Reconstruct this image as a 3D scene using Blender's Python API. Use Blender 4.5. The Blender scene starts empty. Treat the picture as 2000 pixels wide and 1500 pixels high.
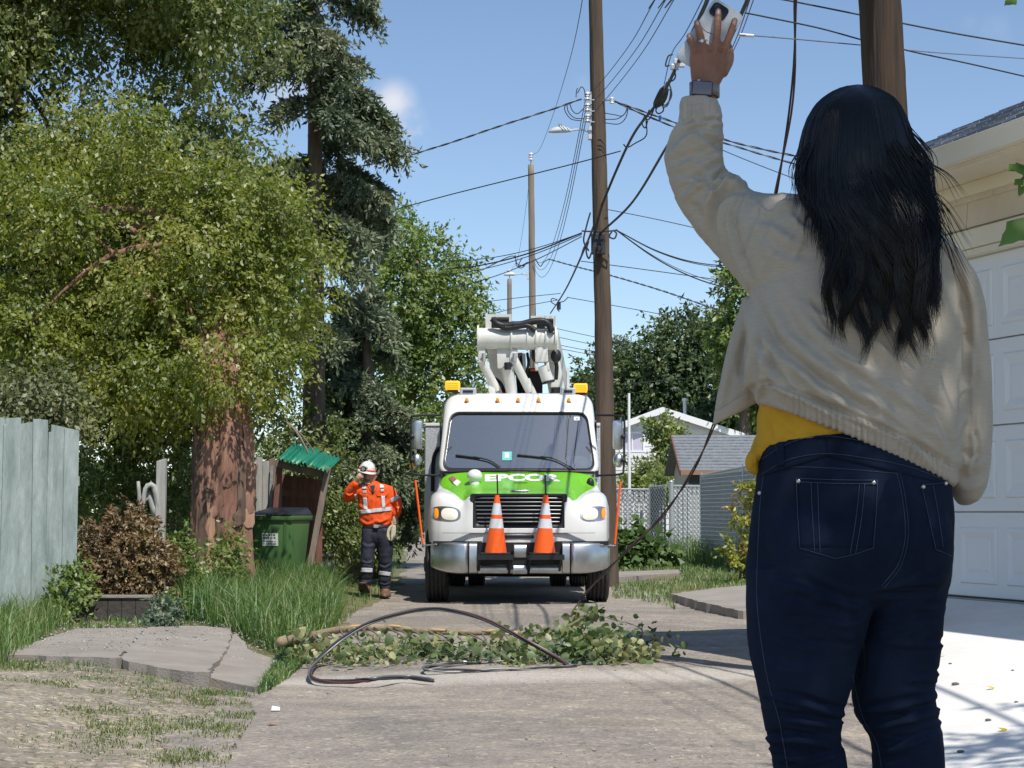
import bpy, bmesh, math, random
import numpy as np
from mathutils import Vector, Matrix, noise as mnoise
from mathutils.bvhtree import BVHTree

random.seed(7)
RNG = np.random.default_rng(7)
sc = bpy.context.scene
COL = sc.collection

# ------------------------------------------------------------ camera
FPX, CX, CY = 3600.0, 1000.0, 750.0
CAMZ = 1.2
PITCH = math.atan(250.0 / FPX)
cam_d = bpy.data.cameras.new('camera')
cam_d.sensor_width = 36.0
cam_d.lens = FPX / 2000.0 * 36.0
cam_d.clip_start = 0.05
cam_d.clip_end = 3000.0
cam_d.dof.use_dof = False
cam_d.dof.focus_distance = 9.0
cam_d.dof.aperture_fstop = 20.0
cam = bpy.data.objects.new('camera', cam_d)
cam.location = (0, 0, CAMZ)
cam.rotation_euler = (math.pi / 2 + PITCH, 0, 0)
COL.objects.link(cam)
sc.camera = cam

# ------------------------------------------------------------ light
SUN_EL = math.radians(57.0)
SUN_H = Vector((0.45, -0.893, 0)).normalized()
SUN_DIR = Vector((SUN_H.x * math.cos(SUN_EL), SUN_H.y * math.cos(SUN_EL), math.sin(SUN_EL)))
sun_d = bpy.data.lights.new('sun', 'SUN')
sun_d.energy = 4.6
sun_d.angle = math.radians(0.5)
sun_d.color = (1.0, 0.955, 0.88)
sun = bpy.data.objects.new('sun', sun_d)
sun.rotation_euler = SUN_DIR.to_track_quat('Z', 'Y').to_euler()
sun.location = (20, -20, 40)
COL.objects.link(sun)

world = bpy.data.worlds.new('World')
sc.world = world
world.use_nodes = True
wn, wl = world.node_tree.nodes, world.node_tree.links
wn.clear()
w_out = wn.new('ShaderNodeOutputWorld')
w_bg = wn.new('ShaderNodeBackground')
w_sky = wn.new('ShaderNodeTexSky')
w_sky.sky_type = 'NISHITA'
w_sky.sun_disc = False
w_sky.sun_elevation = SUN_EL
w_sky.sun_rotation = math.atan2(SUN_H.x, SUN_H.y)
w_sky.altitude = 1400
w_sky.air_density = 1.0
w_sky.dust_density = 0.45
w_sky.ozone_density = 1.6
w_bg.inputs['Strength'].default_value = 0.135
# a few small summer clouds in the sky, as in the photograph
w_tc = wn.new('ShaderNodeTexCoord')
w_noise = wn.new('ShaderNodeTexNoise')
w_noise.inputs['Scale'].default_value = 34.0
w_noise.inputs['Detail'].default_value = 7.0
w_noise.inputs['Roughness'].default_value = 0.62
wl.new(w_tc.outputs['Generated'], w_noise.inputs['Vector'])

def ray_dir(px, py):
    u = (px - CX) / FPX; v = (CY - py) / FPX
    return Vector((u, math.cos(PITCH) - v * math.sin(PITCH), math.sin(PITCH) + v * math.cos(PITCH)))

w_sum = None
for (px, py, rad, amp) in ((768, 200, 0.017, 1.0), (792, 280, 0.02, 1.0), (765, 245, 0.022, 0.9), (700, 260, 0.025, 0.7), (560, 150, 0.03, 0.8),
                           (1945, 62, 0.014, 0.12), (1895, 45, 0.007, 0.08), (1138, 168, 0.009, 0.1)):
    dn = wn.new('ShaderNodeVectorMath'); dn.operation = 'DISTANCE'
    nrm = wn.new('ShaderNodeVectorMath'); nrm.operation = 'NORMALIZE'
    wl.new(w_tc.outputs['Generated'], nrm.inputs[0])
    wl.new(nrm.outputs[0], dn.inputs[0])
    dn.inputs[1].default_value = ray_dir(px, py).normalized()
    mr = wn.new('ShaderNodeMapRange'); mr.interpolation_type = 'SMOOTHSTEP'
    mr.inputs['From Min'].default_value = 0.0; mr.inputs['From Max'].default_value = rad
    mr.inputs['To Min'].default_value = amp; mr.inputs['To Max'].default_value = 0.0
    wl.new(dn.outputs['Value'], mr.inputs['Value'])
    if w_sum is None:
        w_sum = mr.outputs[0]
    else:
        ad = wn.new('ShaderNodeMath'); ad.operation = 'MAXIMUM'
        wl.new(w_sum, ad.inputs[0]); wl.new(mr.outputs[0], ad.inputs[1]); w_sum = ad.outputs[0]
w_nr = wn.new('ShaderNodeMapRange'); w_nr.interpolation_type = 'SMOOTHSTEP'
w_nr.inputs['From Min'].default_value = 0.30; w_nr.inputs['From Max'].default_value = 0.60
wl.new(w_noise.outputs['Fac'], w_nr.inputs['Value'])
w_mul = wn.new('ShaderNodeMath'); w_mul.operation = 'MULTIPLY'; w_mul.use_clamp = True
wl.new(w_sum, w_mul.inputs[0]); wl.new(w_nr.outputs[0], w_mul.inputs[1])
w_mix = wn.new('ShaderNodeMix'); w_mix.data_type = 'RGBA'
wl.new(w_mul.outputs[0], w_mix.inputs['Factor'])
wl.new(w_sky.outputs[0], w_mix.inputs[6])
w_mix.inputs[7].default_value = (5.4, 5.6, 6.2, 1)
wl.new(w_mix.outputs[2], w_bg.inputs['Color'])
wl.new(w_bg.outputs[0], w_out.inputs['Surface'])

sc.view_settings.view_transform = 'Standard'
sc.view_settings.look = 'None'
sc.view_settings.gamma = 1.0
sc.view_settings.exposure = 0.1
sc.view_settings.use_curve_mapping = False
sc.cycles.max_bounces = 7
sc.cycles.transparent_max_bounces = 12
sc.cycles.use_denoising = True

# ------------------------------------------------------------ helpers
def P(px, py, d):
    """the point seen at photograph pixel (px, py) whose distance along the alley is d"""
    r = ray_dir(px, py)
    t = d / r.y
    return Vector((r.x * t, d, CAMZ + r.z * t))

def PG(px, py, z=0.0):
    r = ray_dir(px, py)
    t = (z - CAMZ) / r.z
    return Vector((r.x * t, r.y * t, z))

def to_px(V):
    V = np.asarray(V, float)
    y = V[:, 1]; z = V[:, 2] - CAMZ
    cp, sp = math.cos(PITCH), math.sin(PITCH)
    f = y * cp + z * sp; up = -y * sp + z * cp
    return np.stack([CX + FPX * V[:, 0] / f, CY - FPX * up / f], 1)

def sstep(a, b, x):
    t = np.clip((np.asarray(x, float) - a) / (b - a), 0, 1)
    return t * t * (3 - 2 * t)

def npmesh(name, V, F, smooth=False):
    """F: one index array (n,k) or a list of such arrays"""
    if not isinstance(F, (list, tuple)): F = [F]
    elif len(F) and np.isscalar(F[0][0]): F = [np.array(F)]
    F = [np.asarray(f, np.int32) for f in F if len(f)]
    me = bpy.data.meshes.new(name)
    V = np.asarray(V, np.float32)
    me.vertices.add(len(V)); me.vertices.foreach_set('co', V.ravel())
    nl = sum(f.size for f in F); npoly = sum(len(f) for f in F)
    me.loops.add(nl); me.polygons.add(npoly)
    me.loops.foreach_set('vertex_index', np.concatenate([f.ravel() for f in F]))
    starts = []; o = 0
    for f in F:
        starts.append(o + np.arange(len(f)) * f.shape[1]); o += f.size
    me.polygons.foreach_set('loop_start', np.concatenate(starts).astype(np.int32))
    if smooth: me.polygons.foreach_set('use_smooth', np.ones(npoly, bool))
    me.update(calc_edges=True)
    return me

def link(name, me, mat=None, parent=None, label=None, cat=None, group=None, kind=None):
    o = bpy.data.objects.new(name, me)
    COL.objects.link(o)
    if mat is not None and me is not None:
        if not me.materials: me.materials.append(mat)
    if parent is not None:
        o.parent = parent
        L = Vector(parent.location) if parent.type == 'EMPTY' else Vector((0, 0, 0))
        o.matrix_parent_inverse = Matrix.Translation(-L)
    tag(o, label, cat, group, kind)
    return o

def tag(o, label=None, cat=None, group=None, kind=None):
    if label: o['label'] = label
    if cat: o['category'] = cat
    if group: o['group'] = group
    if kind: o['kind'] = kind
    return o

def thing(name, loc, label, cat, group=None):
    o = bpy.data.objects.new(name, None)
    o.empty_display_size = 0.1
    o.location = loc
    COL.objects.link(o)
    return tag(o, label, cat, group)

class B:
    """collects simple solids and links them as one mesh object"""
    def __init__(s): s.v = []; s.f = []
    def add(s, V, F):
        o = len(s.v); s.v += [tuple(v) for v in V]; s.f += [tuple(i + o for i in f) for f in F]; return s
    def box(s, x0, x1, y0, y1, z0, z1):
        V = [(x0,y0,z0),(x1,y0,z0),(x1,y1,z0),(x0,y1,z0),(x0,y0,z1),(x1,y0,z1),(x1,y1,z1),(x0,y1,z1)]
        return s.add(V, [(0,3,2,1),(4,5,6,7),(0,1,5,4),(1,2,6,5),(2,3,7,6),(3,0,4,7)])
    def hexa(s, V):   # 8 corners: bottom 4 ccw, top 4 ccw
        return s.add(V, [(0,3,2,1),(4,5,6,7),(0,1,5,4),(1,2,6,5),(2,3,7,6),(3,0,4,7)])
    def beam(s, p, q, w, h, up=(0,0,1)):
        p = Vector(p); q = Vector(q); t = (q - p).normalized(); u = Vector(up)
        if abs(t.dot(u)) > 0.95: u = Vector((0, 1, 0))
        a = t.cross(u).normalized() * w / 2; b = a.cross(t).normalized() * h / 2
        return s.hexa([p-a-b, p+a-b, q+a-b, q-a-b, p-a+b, p+a+b, q+a+b, q-a+b])
    def tube(s, pts, r, seg=8, caps=True):
        V, F = tube_np(pts, r, seg, caps)
        return s.add([tuple(v) for v in V], [tuple(int(i) for i in f) for fs in F for f in fs])
    def cyl(s, p, q, r0, r1=None, seg=16):
        return s.tube([p, q], [r0, r0 if r1 is None else r1], seg)
    def ball(s, c, rx, ry=None, rz=None, seg=14, rings=8):
        ry = rx if ry is None else ry; rz = rx if rz is None else rz
        V = []; F = []
        for i in range(1, rings):
            th = math.pi * i / rings
            for j in range(seg):
                ph = 2 * math.pi * j / seg
                V.append((c[0] + rx*math.sin(th)*math.cos(ph), c[1] + ry*math.sin(th)*math.sin(ph), c[2] + rz*math.cos(th)))
        n = len(V); V += [(c[0], c[1], c[2]+rz), (c[0], c[1], c[2]-rz)]
        for i in range(rings - 2):
            for j in range(seg):
                a = i*seg + j; b = i*seg + (j+1) % seg
                F.append((a, a+seg, b+seg, b))
        for j in range(seg):
            F.append((n, j, (j+1) % seg)); a = (rings-2)*seg
            F.append((n+1, a + (j+1) % seg, a + j))
        return s.add(V, F)
    def prism(s, poly, axis_vec):
        """closed polygon (list of 3D points) extruded by a vector"""
        n = len(poly); A = [Vector(p) for p in poly]; C = [p + Vector(axis_vec) for p in A]
        F = [tuple(range(n))[::-1], tuple(range(n, 2*n))]
        F += [(i, (i+1) % n, n + (i+1) % n, n + i) for i in range(n)]
        return s.add(A + C, F)
    def mesh(s, name, smooth=False, bevel=0.0, bseg=2):
        me = bpy.data.meshes.new(name)
        me.from_pydata(s.v, [], s.f)
        bm = bmesh.new(); bm.from_mesh(me)
        bmesh.ops.recalc_face_normals(bm, faces=bm.faces)
        if bevel > 0:
            es = [e for e in bm.edges if len(e.link_faces) == 2 and e.calc_face_angle(0) > 0.5]
            bmesh.ops.bevel(bm, geom=es, offset=bevel, segments=bseg, affect='EDGES', profile=0.6, clamp_overlap=True)
        bm.to_mesh(me); bm.free()
        if smooth:
            me.polygons.foreach_set('use_smooth', np.ones(len(me.polygons), bool))
            try: me.set_sharp_from_angle(angle=math.radians(38))
            except Exception: pass
        me.update()
        return me
    def link(s, name, mat=None, parent=None, smooth=False, bevel=0.0, **k):
        return link(name, s.mesh(name, smooth, bevel), mat, parent, **k)

def frames(Pt):
    T = np.gradient(Pt, axis=-2)
    T /= np.linalg.norm(T, axis=-1, keepdims=True) + 1e-12
    ref = np.zeros_like(T); ref[..., 0] = 0.31; ref[..., 1] = 0.89; ref[..., 2] = 0.33
    m = T.mean(axis=-2, keepdims=True)
    bad = np.abs((m * ref[..., :1, :]).sum(-1)) > 0.85 * np.linalg.norm(m, axis=-1)
    ref = np.where(bad[..., None], np.array([0.9, -0.2, 0.4]), ref)
    A = np.cross(T, ref); A /= np.linalg.norm(A, axis=-1, keepdims=True) + 1e-12
    return T, A, np.cross(T, A)

def tube_np(pts, r, seg=8, caps=True):
    Pt = np.asarray([tuple(p) for p in pts], float); n = len(Pt)
    R = np.full(n, r, float) if np.isscalar(r) else np.asarray(r, float)
    T, A, Bv = frames(Pt)
    ph = np.arange(seg) * 2 * math.pi / seg
    V = Pt[:, None] + R[:, None, None] * (np.cos(ph)[None, :, None] * A[:, None] + np.sin(ph)[None, :, None] * Bv[:, None])
    i = np.arange(n - 1)[:, None] * seg; j = np.arange(seg)[None]
    j2 = (j + 1) % seg
    F = np.stack([i + j, i + j2, i + seg + j2, i + seg + j], -1).reshape(-1, 4)
    Fs = [F]
    V = V.reshape(-1, 3)
    if caps:
        Fs.append(np.array([np.arange(seg)[::-1]])); Fs.append(np.array([np.arange(seg) + (n - 1) * seg]))
    return V, Fs

def multi_tube(Pts, R, seg=3):
    """Pts (S,n,3), R (S,n)"""
    S, n, _ = Pts.shape
    T, A, Bv = frames(Pts)
    ph = np.arange(seg) * 2 * math.pi / seg
    V = Pts[:, :, None] + R[:, :, None, None] * (np.cos(ph)[None, None, :, None] * A[:, :, None] + np.sin(ph)[None, None, :, None] * Bv[:, :, None])
    base = (np.arange(S) * n * seg)[:, None, None]
    i = (np.arange(n - 1) * seg)[None, :, None]; j = np.arange(seg)[None, None]; j2 = (j + 1) % seg
    F = np.stack([base + i + j, base + i + j2, base + i + seg + j2, base + i + seg + j], -1).reshape(-1, 4)
    return V.reshape(-1, 3), F

def curve_pts(pts, n=40):
    """Catmull-Rom through 3D (or any-D) points"""
    Q = np.asarray([tuple(p) for p in pts], float)
    m = len(Q)
    if m == 2:
        t = np.linspace(0, 1, n)[:, None]; return Q[0] * (1 - t) + Q[1] * t
    E = np.vstack([2 * Q[0] - Q[1], Q, 2 * Q[-1] - Q[-2]])
    u = np.linspace(0, m - 1 - 1e-9, n); i = u.astype(int); t = (u - i)[:, None]
    p0, p1, p2, p3 = E[i], E[i + 1], E[i + 2], E[i + 3]
    return 0.5 * ((2 * p1) + (-p0 + p2) * t + (2 * p0 - 5 * p1 + 4 * p2 - p3) * t**2 + (-p0 + 3 * p1 - 3 * p2 + p3) * t**3)

# ------------------------------------------------------------ materials
def M(name, c, rough=0.8, metal=0.0, c2=None, vscale=6.0, bump=0.0, bscale=60.0, spec=0.35, coat=0.0, emit=None, estr=0.0,
      stretch=None, alpha_t=0.0, detail=6.0, contrast=0.5, sheen=0.0):
    m = bpy.data.materials.new(name); m.use_nodes = True
    nt = m.node_tree; n, l = nt.nodes, nt.links
    b = n['Principled BSDF']
    b.inputs['Base Color'].default_value = (*c, 1)
    b.inputs['Roughness'].default_value = rough
    b.inputs['Metallic'].default_value = metal
    b.inputs['Specular IOR Level'].default_value = spec
    b.inputs['Coat Weight'].default_value = coat
    b.inputs['Sheen Weight'].default_value = sheen
    if emit is not None:
        b.inputs['Emission Color'].default_value = (*emit, 1); b.inputs['Emission Strength'].default_value = estr
    tc = n.new('ShaderNodeTexCoord'); vec = tc.outputs['Object']
    if stretch is not None:
        mp = n.new('ShaderNodeMapping'); mp.inputs['Scale'].default_value = stretch
        l.new(vec, mp.inputs['Vector']); vec = mp.outputs[0]
    if c2 is not None:
        t = n.new('ShaderNodeTexNoise'); t.inputs['Scale'].default_value = vscale; t.inputs['Detail'].default_value = detail
        t.inputs['Roughness'].default_value = 0.65
        l.new(vec, t.inputs['Vector'])
        r = n.new('ShaderNodeValToRGB')
        r.color_ramp.elements[0].position = 0.5 - 0.5 * contrast * 0.6; r.color_ramp.elements[1].position = 0.5 + 0.5 * contrast * 0.6
        r.color_ramp.elements[0].color = (*c, 1); r.color_ramp.elements[1].color = (*c2, 1)
        l.new(t.outputs['Fac'], r.inputs[0]); l.new(r.outputs[0], b.inputs['Base Color'])
    if bump > 0:
        t2 = n.new('ShaderNodeTexNoise'); t2.inputs['Scale'].default_value = bscale; t2.inputs['Detail'].default_value = 5
        l.new(vec, t2.inputs['Vector'])
        bp = n.new('ShaderNodeBump'); bp.inputs['Strength'].default_value = bump; bp.inputs['Distance'].default_value = 0.02
        l.new(t2.outputs['Fac'], bp.inputs['Height']); l.new(bp.outputs[0], b.inputs['Normal'])
    return m

def LM(name, cols, trans=0.35, rough=0.5, gloss=0.06, drift=1.3):
    """leaf material: colour picked at random for each leaf, light passing through"""
    m = bpy.data.materials.new(name); m.use_nodes = True
    n, l = m.node_tree.nodes, m.node_tree.links; n.clear()
    out = n.new('ShaderNodeOutputMaterial'); g = n.new('ShaderNodeNewGeometry'); r = n.new('ShaderNodeValToRGB')
    r.color_ramp.elements[0].color = (*cols[0], 1); r.color_ramp.elements[1].color = (*cols[-1], 1)
    for i, c in enumerate(cols[1:-1]):
        e = r.color_ramp.elements.new((i + 1) / (len(cols) - 1)); e.color = (*c, 1)
    # leaf tone drifts: young and old growth, plus light and dark masses painted in
    tc = n.new('ShaderNodeTexCoord'); nz = n.new('ShaderNodeTexNoise'); nz.inputs['Scale'].default_value = drift; nz.inputs['Detail'].default_value = 3
    l.new(tc.outputs['Object'], nz.inputs['Vector']); m1 = n.new('ShaderNodeMath'); m1.operation = 'MULTIPLY_ADD'; m1.inputs[1].default_value = 2.2; m1.inputs[2].default_value = -1.1 + .18
    l.new(nz.outputs['Fac'], m1.inputs[0]); m2 = n.new('ShaderNodeMath'); m2.operation = 'MULTIPLY_ADD'; m2.inputs[1].default_value = .64; m2.use_clamp = True
    l.new(g.outputs['Random Per Island'], m2.inputs[0]); l.new(m1.outputs[0], m2.inputs[2]); l.new(m2.outputs[0], r.inputs[0])
    d = n.new('ShaderNodeBsdfDiffuse'); t = n.new('ShaderNodeBsdfTranslucent'); mx = n.new('ShaderNodeMixShader'); mx.inputs[0].default_value = trans
    hs = n.new('ShaderNodeHueSaturation'); hs.inputs['Value'].default_value = 1.25; hs.inputs['Saturation'].default_value = 1.1
    l.new(r.outputs[0], d.inputs[0]); l.new(r.outputs[0], hs.inputs['Color']); l.new(hs.outputs[0], t.inputs[0])
    l.new(d.outputs[0], mx.inputs[1]); l.new(t.outputs[0], mx.inputs[2])
    gl = n.new('ShaderNodeBsdfGlossy'); gl.inputs['Roughness'].default_value = rough; mx2 = n.new('ShaderNodeMixShader'); mx2.inputs[0].default_value = gloss
    l.new(mx.outputs[0], mx2.inputs[1]); l.new(gl.outputs[0], mx2.inputs[2]); l.new(mx2.outputs[0], out.inputs[0])
    return m

def unit(a): return a / (np.linalg.norm(a, axis=-1, keepdims=True) + 1e-12)
def rdir(n): return unit(RNG.normal(size=(n, 3)))

def leaf_quads(C, D, N, size, width=0.5, fold=0.15):
    """kite leaves: C base points, D direction, N rough normal"""
    D = unit(D); S = unit(np.cross(D, N)); Nn = np.cross(S, D)
    s = size[:, None]
    mid = C + D * s * 0.45
    a = mid + S * s * width * 0.5 - Nn * s * fold; b = mid - S * s * width * 0.5 - Nn * s * fold
    V = np.stack([C, a, C + D * s, b], 1).reshape(-1, 3)
    F = np.arange(len(C) * 4).reshape(-1, 4)
    return V, F
# ============================================================ ground, alley, verges
RL = ((-12, 12, 20, 27, 33, 45, 72, 160), (-1.75, -1.78, -1.82, -1.75, -1.9, -2.5, -4.2, -10.0))
RR = ((-12, 8, 15, 20, 22.5, 25.5, 32, 45, 72, 160), (2.3, 2.3, 2.5, 2.7, 2.75, 2.3, 1.8, 1.6, 0.6, -5.0))
def road_l(y): return np.interp(y, *RL)
def road_r(y): return np.interp(y, *RR)
def fbm(x, y, s, seed=0.0):
    return np.array([mnoise.fractal(Vector((a * s, b * s, seed)), 1.0, 2.0, 4) for a, b in zip(np.ravel(x), np.ravel(y))]).reshape(np.shape(x))
def Hroad(x, y):
    x = np.asarray(x, float); y = np.asarray(y, float)
    c = (x - 0.3)
    return 0.25 * sstep(8.1, 4.3, y) + 0.012 * np.sin(y * 0.9 + x) * sstep(40, 12, y) * sstep(7, 9, y) + 0.02 * np.exp(-(c / 1.2) ** 2) - 0.01
def H(x, y):
    """height of the natural ground"""
    x = np.asarray(x, float); y = np.asarray(y, float)
    l, r = road_l(y), road_r(y)
    left = 0.15 * sstep(0.05, 1.6, l - x); right = 0.07 * sstep(0.0, 1.0, x - r)
    return Hroad(np.clip(x, l, r), y) + left + right

def grid_mesh(name, X, Y, Z, smooth=True):
    n, m = X.shape
    V = np.stack([X, Y, Z], -1).reshape(-1, 3)
    i = np.arange(n - 1)[:, None] * m; j = np.arange(m - 1)[None]
    F = np.stack([i + j, i + j + 1, i + m + j + 1, i + m + j], -1).reshape(-1, 4)
    return npmesh(name, V, F, smooth)

m_soil = M('soil and dry grass', (0.10, 0.115, 0.04), 0.95, c2=(0.19, 0.165, 0.09), vscale=3.0, bump=0.5, bscale=40)
# the alley surface: worn asphalt with stones showing through
def asphalt_mat(name='worn gravelly asphalt', cols=None, ov=0.5, sv=55.0, masks=True):
    m = bpy.data.materials.new(name); m.use_nodes = True
    n, l = m.node_tree.nodes, m.node_tree.links; b = n['Principled BSDF']
    tc = n.new('ShaderNodeTexCoord')
    def noise(s, d=5, r=0.6):
        t = n.new('ShaderNodeTexNoise'); t.inputs['Scale'].default_value = s; t.inputs['Detail'].default_value = d; t.inputs['Roughness'].default_value = r
        l.new(tc.outputs['Object'], t.inputs['Vector']); return t.outputs['Fac']
    def ramp(f, stops):
        r = n.new('ShaderNodeValToRGB'); e = r.color_ramp.elements
        e[0].position, e[0].color = stops[0][0], (*stops[0][1], 1); e[1].position, e[1].color = stops[-1][0], (*stops[-1][1], 1)
        for p, c in stops[1:-1]:
            q = e.new(p); q.color = (*c, 1)
        l.new(f, r.inputs[0]); return r.outputs[0]
    def mix(f, a, c, mode='MIX'):
        x = n.new('ShaderNodeMix'); x.data_type = 'RGBA'; x.blend_type = mode
        if isinstance(f, float): x.inputs[0].default_value = f
        else: l.new(f, x.inputs[0])
        l.new(a, x.inputs[6]); l.new(c, x.inputs[7]); return x.outputs[2]
    big = ramp(noise(0.55, 6, 0.65), cols or [(0.33, (0.20, 0.19, 0.18)), (0.5, (0.262, 0.242, 0.22)), (0.66, (0.31, 0.282, 0.25))])
    vo = n.new('ShaderNodeTexVoronoi'); vo.inputs['Scale'].default_value = sv; l.new(tc.outputs['Object'], vo.inputs['Vector'])
    vo2 = n.new('ShaderNodeTexVoronoi'); vo2.inputs['Scale'].default_value = 26.0; l.new(tc.outputs['Object'], vo2.inputs['Vector'])
    sep = n.new('ShaderNodeSeparateColor'); l.new(vo.outputs['Color'], sep.inputs[0])
    stones = ramp(sep.outputs[0], [(0.0, (0.3, 0.28, 0.26)), (0.25, (0.62, 0.58, 0.52)), (0.6, (0.52, 0.47, 0.4)), (0.85, (0.75, 0.64, 0.5)), (1.0, (1.0, 0.95, 0.88))])
    c1 = mix(ov, big, stones, 'OVERLAY')
    sep2 = n.new('ShaderNodeSeparateColor'); l.new(vo2.outputs['Color'], sep2.inputs[0])
    dots = ramp(sep2.outputs[1], [(0.0, (0.35, 0.35, 0.35)), (0.07, (0.5, 0.5, 0.5)), (0.93, (0.5, 0.5, 0.5)), (1.0, (0.78, 0.76, 0.72))])
    c2 = mix(0.8, c1, dots, 'OVERLAY')
    st = ramp(noise(2.2, 8, 0.7), [(0.35, (0.42, 0.42, 0.43)), (0.55, (0.5, 0.5, 0.5)), (0.75, (0.57, 0.56, 0.54))])
    c3 = mix(0.9, c2, st, 'OVERLAY')
    # pale concrete strip across the alley and grey repairs, with ragged edges
    sx = n.new('ShaderNodeSeparateXYZ'); l.new(tc.outputs['Object'], sx.inputs[0])
    def math_(op, a, c):
        x = n.new('ShaderNodeMath'); x.operation = op
        for i_, q in enumerate((a, c)):
            if isinstance(q, (int, float)): x.inputs[i_].default_value = q
            else: l.new(q, x.inputs[i_])
        return x.outputs[0]
    rag = math_('MULTIPLY', math_('SUBTRACT', noise(1.1, 8, 0.7), 0.5), 2.2)
    def blob(cx_, cy_, rx_, ry_, soft=0.5):
        a = math_('DIVIDE', math_('SUBTRACT', sx.outputs[0], cx_), rx_); c = math_('DIVIDE', math_('SUBTRACT', sx.outputs[1], cy_), ry_)
        d_ = math_('SQRT', math_('ADD', math_('MULTIPLY', a, a), math_('MULTIPLY', c, c)), 0)
        d_ = math_('ADD', d_, rag)
        r = n.new('ShaderNodeMapRange'); r.inputs['From Min'].default_value = 1.0; r.inputs['From Max'].default_value = 1.0 - soft; l.new(d_, r.inputs['Value']); return r.outputs[0]
    pale = n.new('ShaderNodeRGB'); pale.outputs[0].default_value = (0.43, 0.405, 0.37, 1); grey = n.new('ShaderNodeRGB'); grey.outputs[0].default_value = (0.215, 0.2, 0.18, 1)
    pg = mix(0.6, grey.outputs[0], stones, 'OVERLAY'); pp_ = mix(0.35, pale.outputs[0], stones, 'OVERLAY')
    for q in () if not masks else ((-0.3, 20.5, 2.2, 1.3), (-0.7, 16.0, 1.2, 1.1), (0.65, 10.6, .45, .3), (1.2, 19, 1.2, .7), (-.9, 27, .8, 2.5)):
        c3 = mix(math_('MULTIPLY', blob(*q), 0.75), c3, pg)
    for q in () if not masks else ((0.5, 13.6, 3.4, .62), (-1.2, 13.3, .9, .5), (1.6, 13.7, 1.5, .55)):
        c3 = mix(math_('MULTIPLY', blob(*q, .8), 0.95), c3, pp_)
    l.new(c3, b.inputs['Base Color']); b.inputs['Roughness'].default_value = 0.92; b.inputs['Specular IOR Level'].default_value = 0.2
    bp = n.new('ShaderNodeBump'); bp.inputs['Strength'].default_value = 0.55; bp.inputs['Distance'].default_value = 0.012
    l.new(vo.outputs['Distance'], bp.inputs['Height']); bp2 = n.new('ShaderNodeBump'); bp2.inputs['Strength'].default_value = 0.5; bp2.inputs['Distance'].default_value = 0.02
    l.new(noise(9, 6), bp2.inputs['Height']); l.new(bp.outputs[0], bp2.inputs['Normal']); l.new(bp2.outputs[0], b.inputs['Normal'])
    return m
m_asph = asphalt_mat()
m_conc = M('old pale concrete', (0.225, 0.195, 0.165), 0.92, c2=(0.36, 0.325, 0.285), vscale=2.2, bump=0.4, bscale=70, contrast=.9, detail=9)
m_conc_w = M('clean pale concrete', (0.68, 0.66, 0.62), 0.85, c2=(0.78, 0.76, 0.72), vscale=1.6, bump=0.15, bscale=120)

ys = np.concatenate([np.linspace(-25, 4, 14)[:-1], np.linspace(4, 34, 140)[:-1], np.linspace(34, 90, 60)[:-1], np.geomspace(90, 1500, 26)])
xs = np.concatenate([-np.geomspace(900, 9, 22)[:-1], np.linspace(-9, 9, 91)[:-1], np.geomspace(9, 900, 22)])
GY, GX = np.meshgrid(ys, xs, indexing='ij')
GZ = H(GX, GY) + 0.03 * fbm(GX, GY, 0.8, 3.0) * (np.abs(GX) < 40)
inside = np.minimum(GX - road_l(GY), road_r(GY) - GX)
GZ -= 0.10 * sstep(-0.02, 0.3, inside)
link('ground', grid_mesh('ground', GX, GY, GZ), m_soil, kind='structure')

ry = np.concatenate([np.linspace(-12, 7, 20)[:-1], np.linspace(7, 33, 200)[:-1], np.linspace(33, 160, 90)])
ru = np.linspace(0, 1, 61)
RY = np.repeat(ry[:, None], 61, 1)
jl = 0.10 * fbm(np.zeros_like(ry), ry, 1.3, 1.0) + 0.05 * fbm(np.zeros_like(ry), ry, 5.0, 2.0)
jr = 0.10 * fbm(np.zeros_like(ry), ry, 1.1, 8.0) + 0.05 * fbm(np.zeros_like(ry), ry, 5.0, 9.0)
RX = (road_l(ry) - 0.1 + jl)[:, None] * (1 - ru) + (road_r(ry) + 0.12 + jr)[:, None] * ru
RZ = Hroad(RX, RY) + 0.012 * fbm(RX, RY, 0.7, 5.0) + 0.004 * fbm(RX, RY, 4.0, 6.0)
link('alley_road', grid_mesh('alley_road', RX, RY, RZ), m_asph, kind='structure')
def road_z(x, y): return float(Hroad(x, y) + 0.012 * fbm(np.array([x]), np.array([y]), 0.7, 5.0)[0] + 0.004 * fbm(np.array([x]), np.array([y]), 4.0, 6.0)[0])

def sheet(name, poly_px, z, mat, thick=0.0, d_res=0.12, kind='structure', zf=None, jitter=0.0):
    """a flat-ish sheet whose outline is given on the ground (world xy list), optional thickness"""
    poly = [Vector(p) for p in poly_px]
    bm = bmesh.new()
    vs = [bm.verts.new((p.x, p.y, 0)) for p in poly]
    f = bm.faces.new(vs)
    bmesh.ops.triangulate(bm, faces=[f])
    bmesh.ops.subdivide_edges(bm, edges=[e for e in bm.edges if e.calc_length() > d_res * 3], cuts=6, use_grid_fill=True)
    bmesh.ops.triangulate(bm, faces=bm.faces)
    for v in bm.verts:
        v.co.z = zf(v.co.x, v.co.y) if zf else z
    if thick > 0:
        r = bmesh.ops.extrude_face_region(bm, geom=bm.faces[:])
        for v in [g for g in r['geom'] if isinstance(g, bmesh.types.BMVert)]: v.co.z -= thick
    bmesh.ops.recalc_face_normals(bm, faces=bm.faces)
    me = bpy.data.meshes.new(name); bm.to_mesh(me); bm.free()
    return link(name, me, mat, kind=kind)

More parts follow.
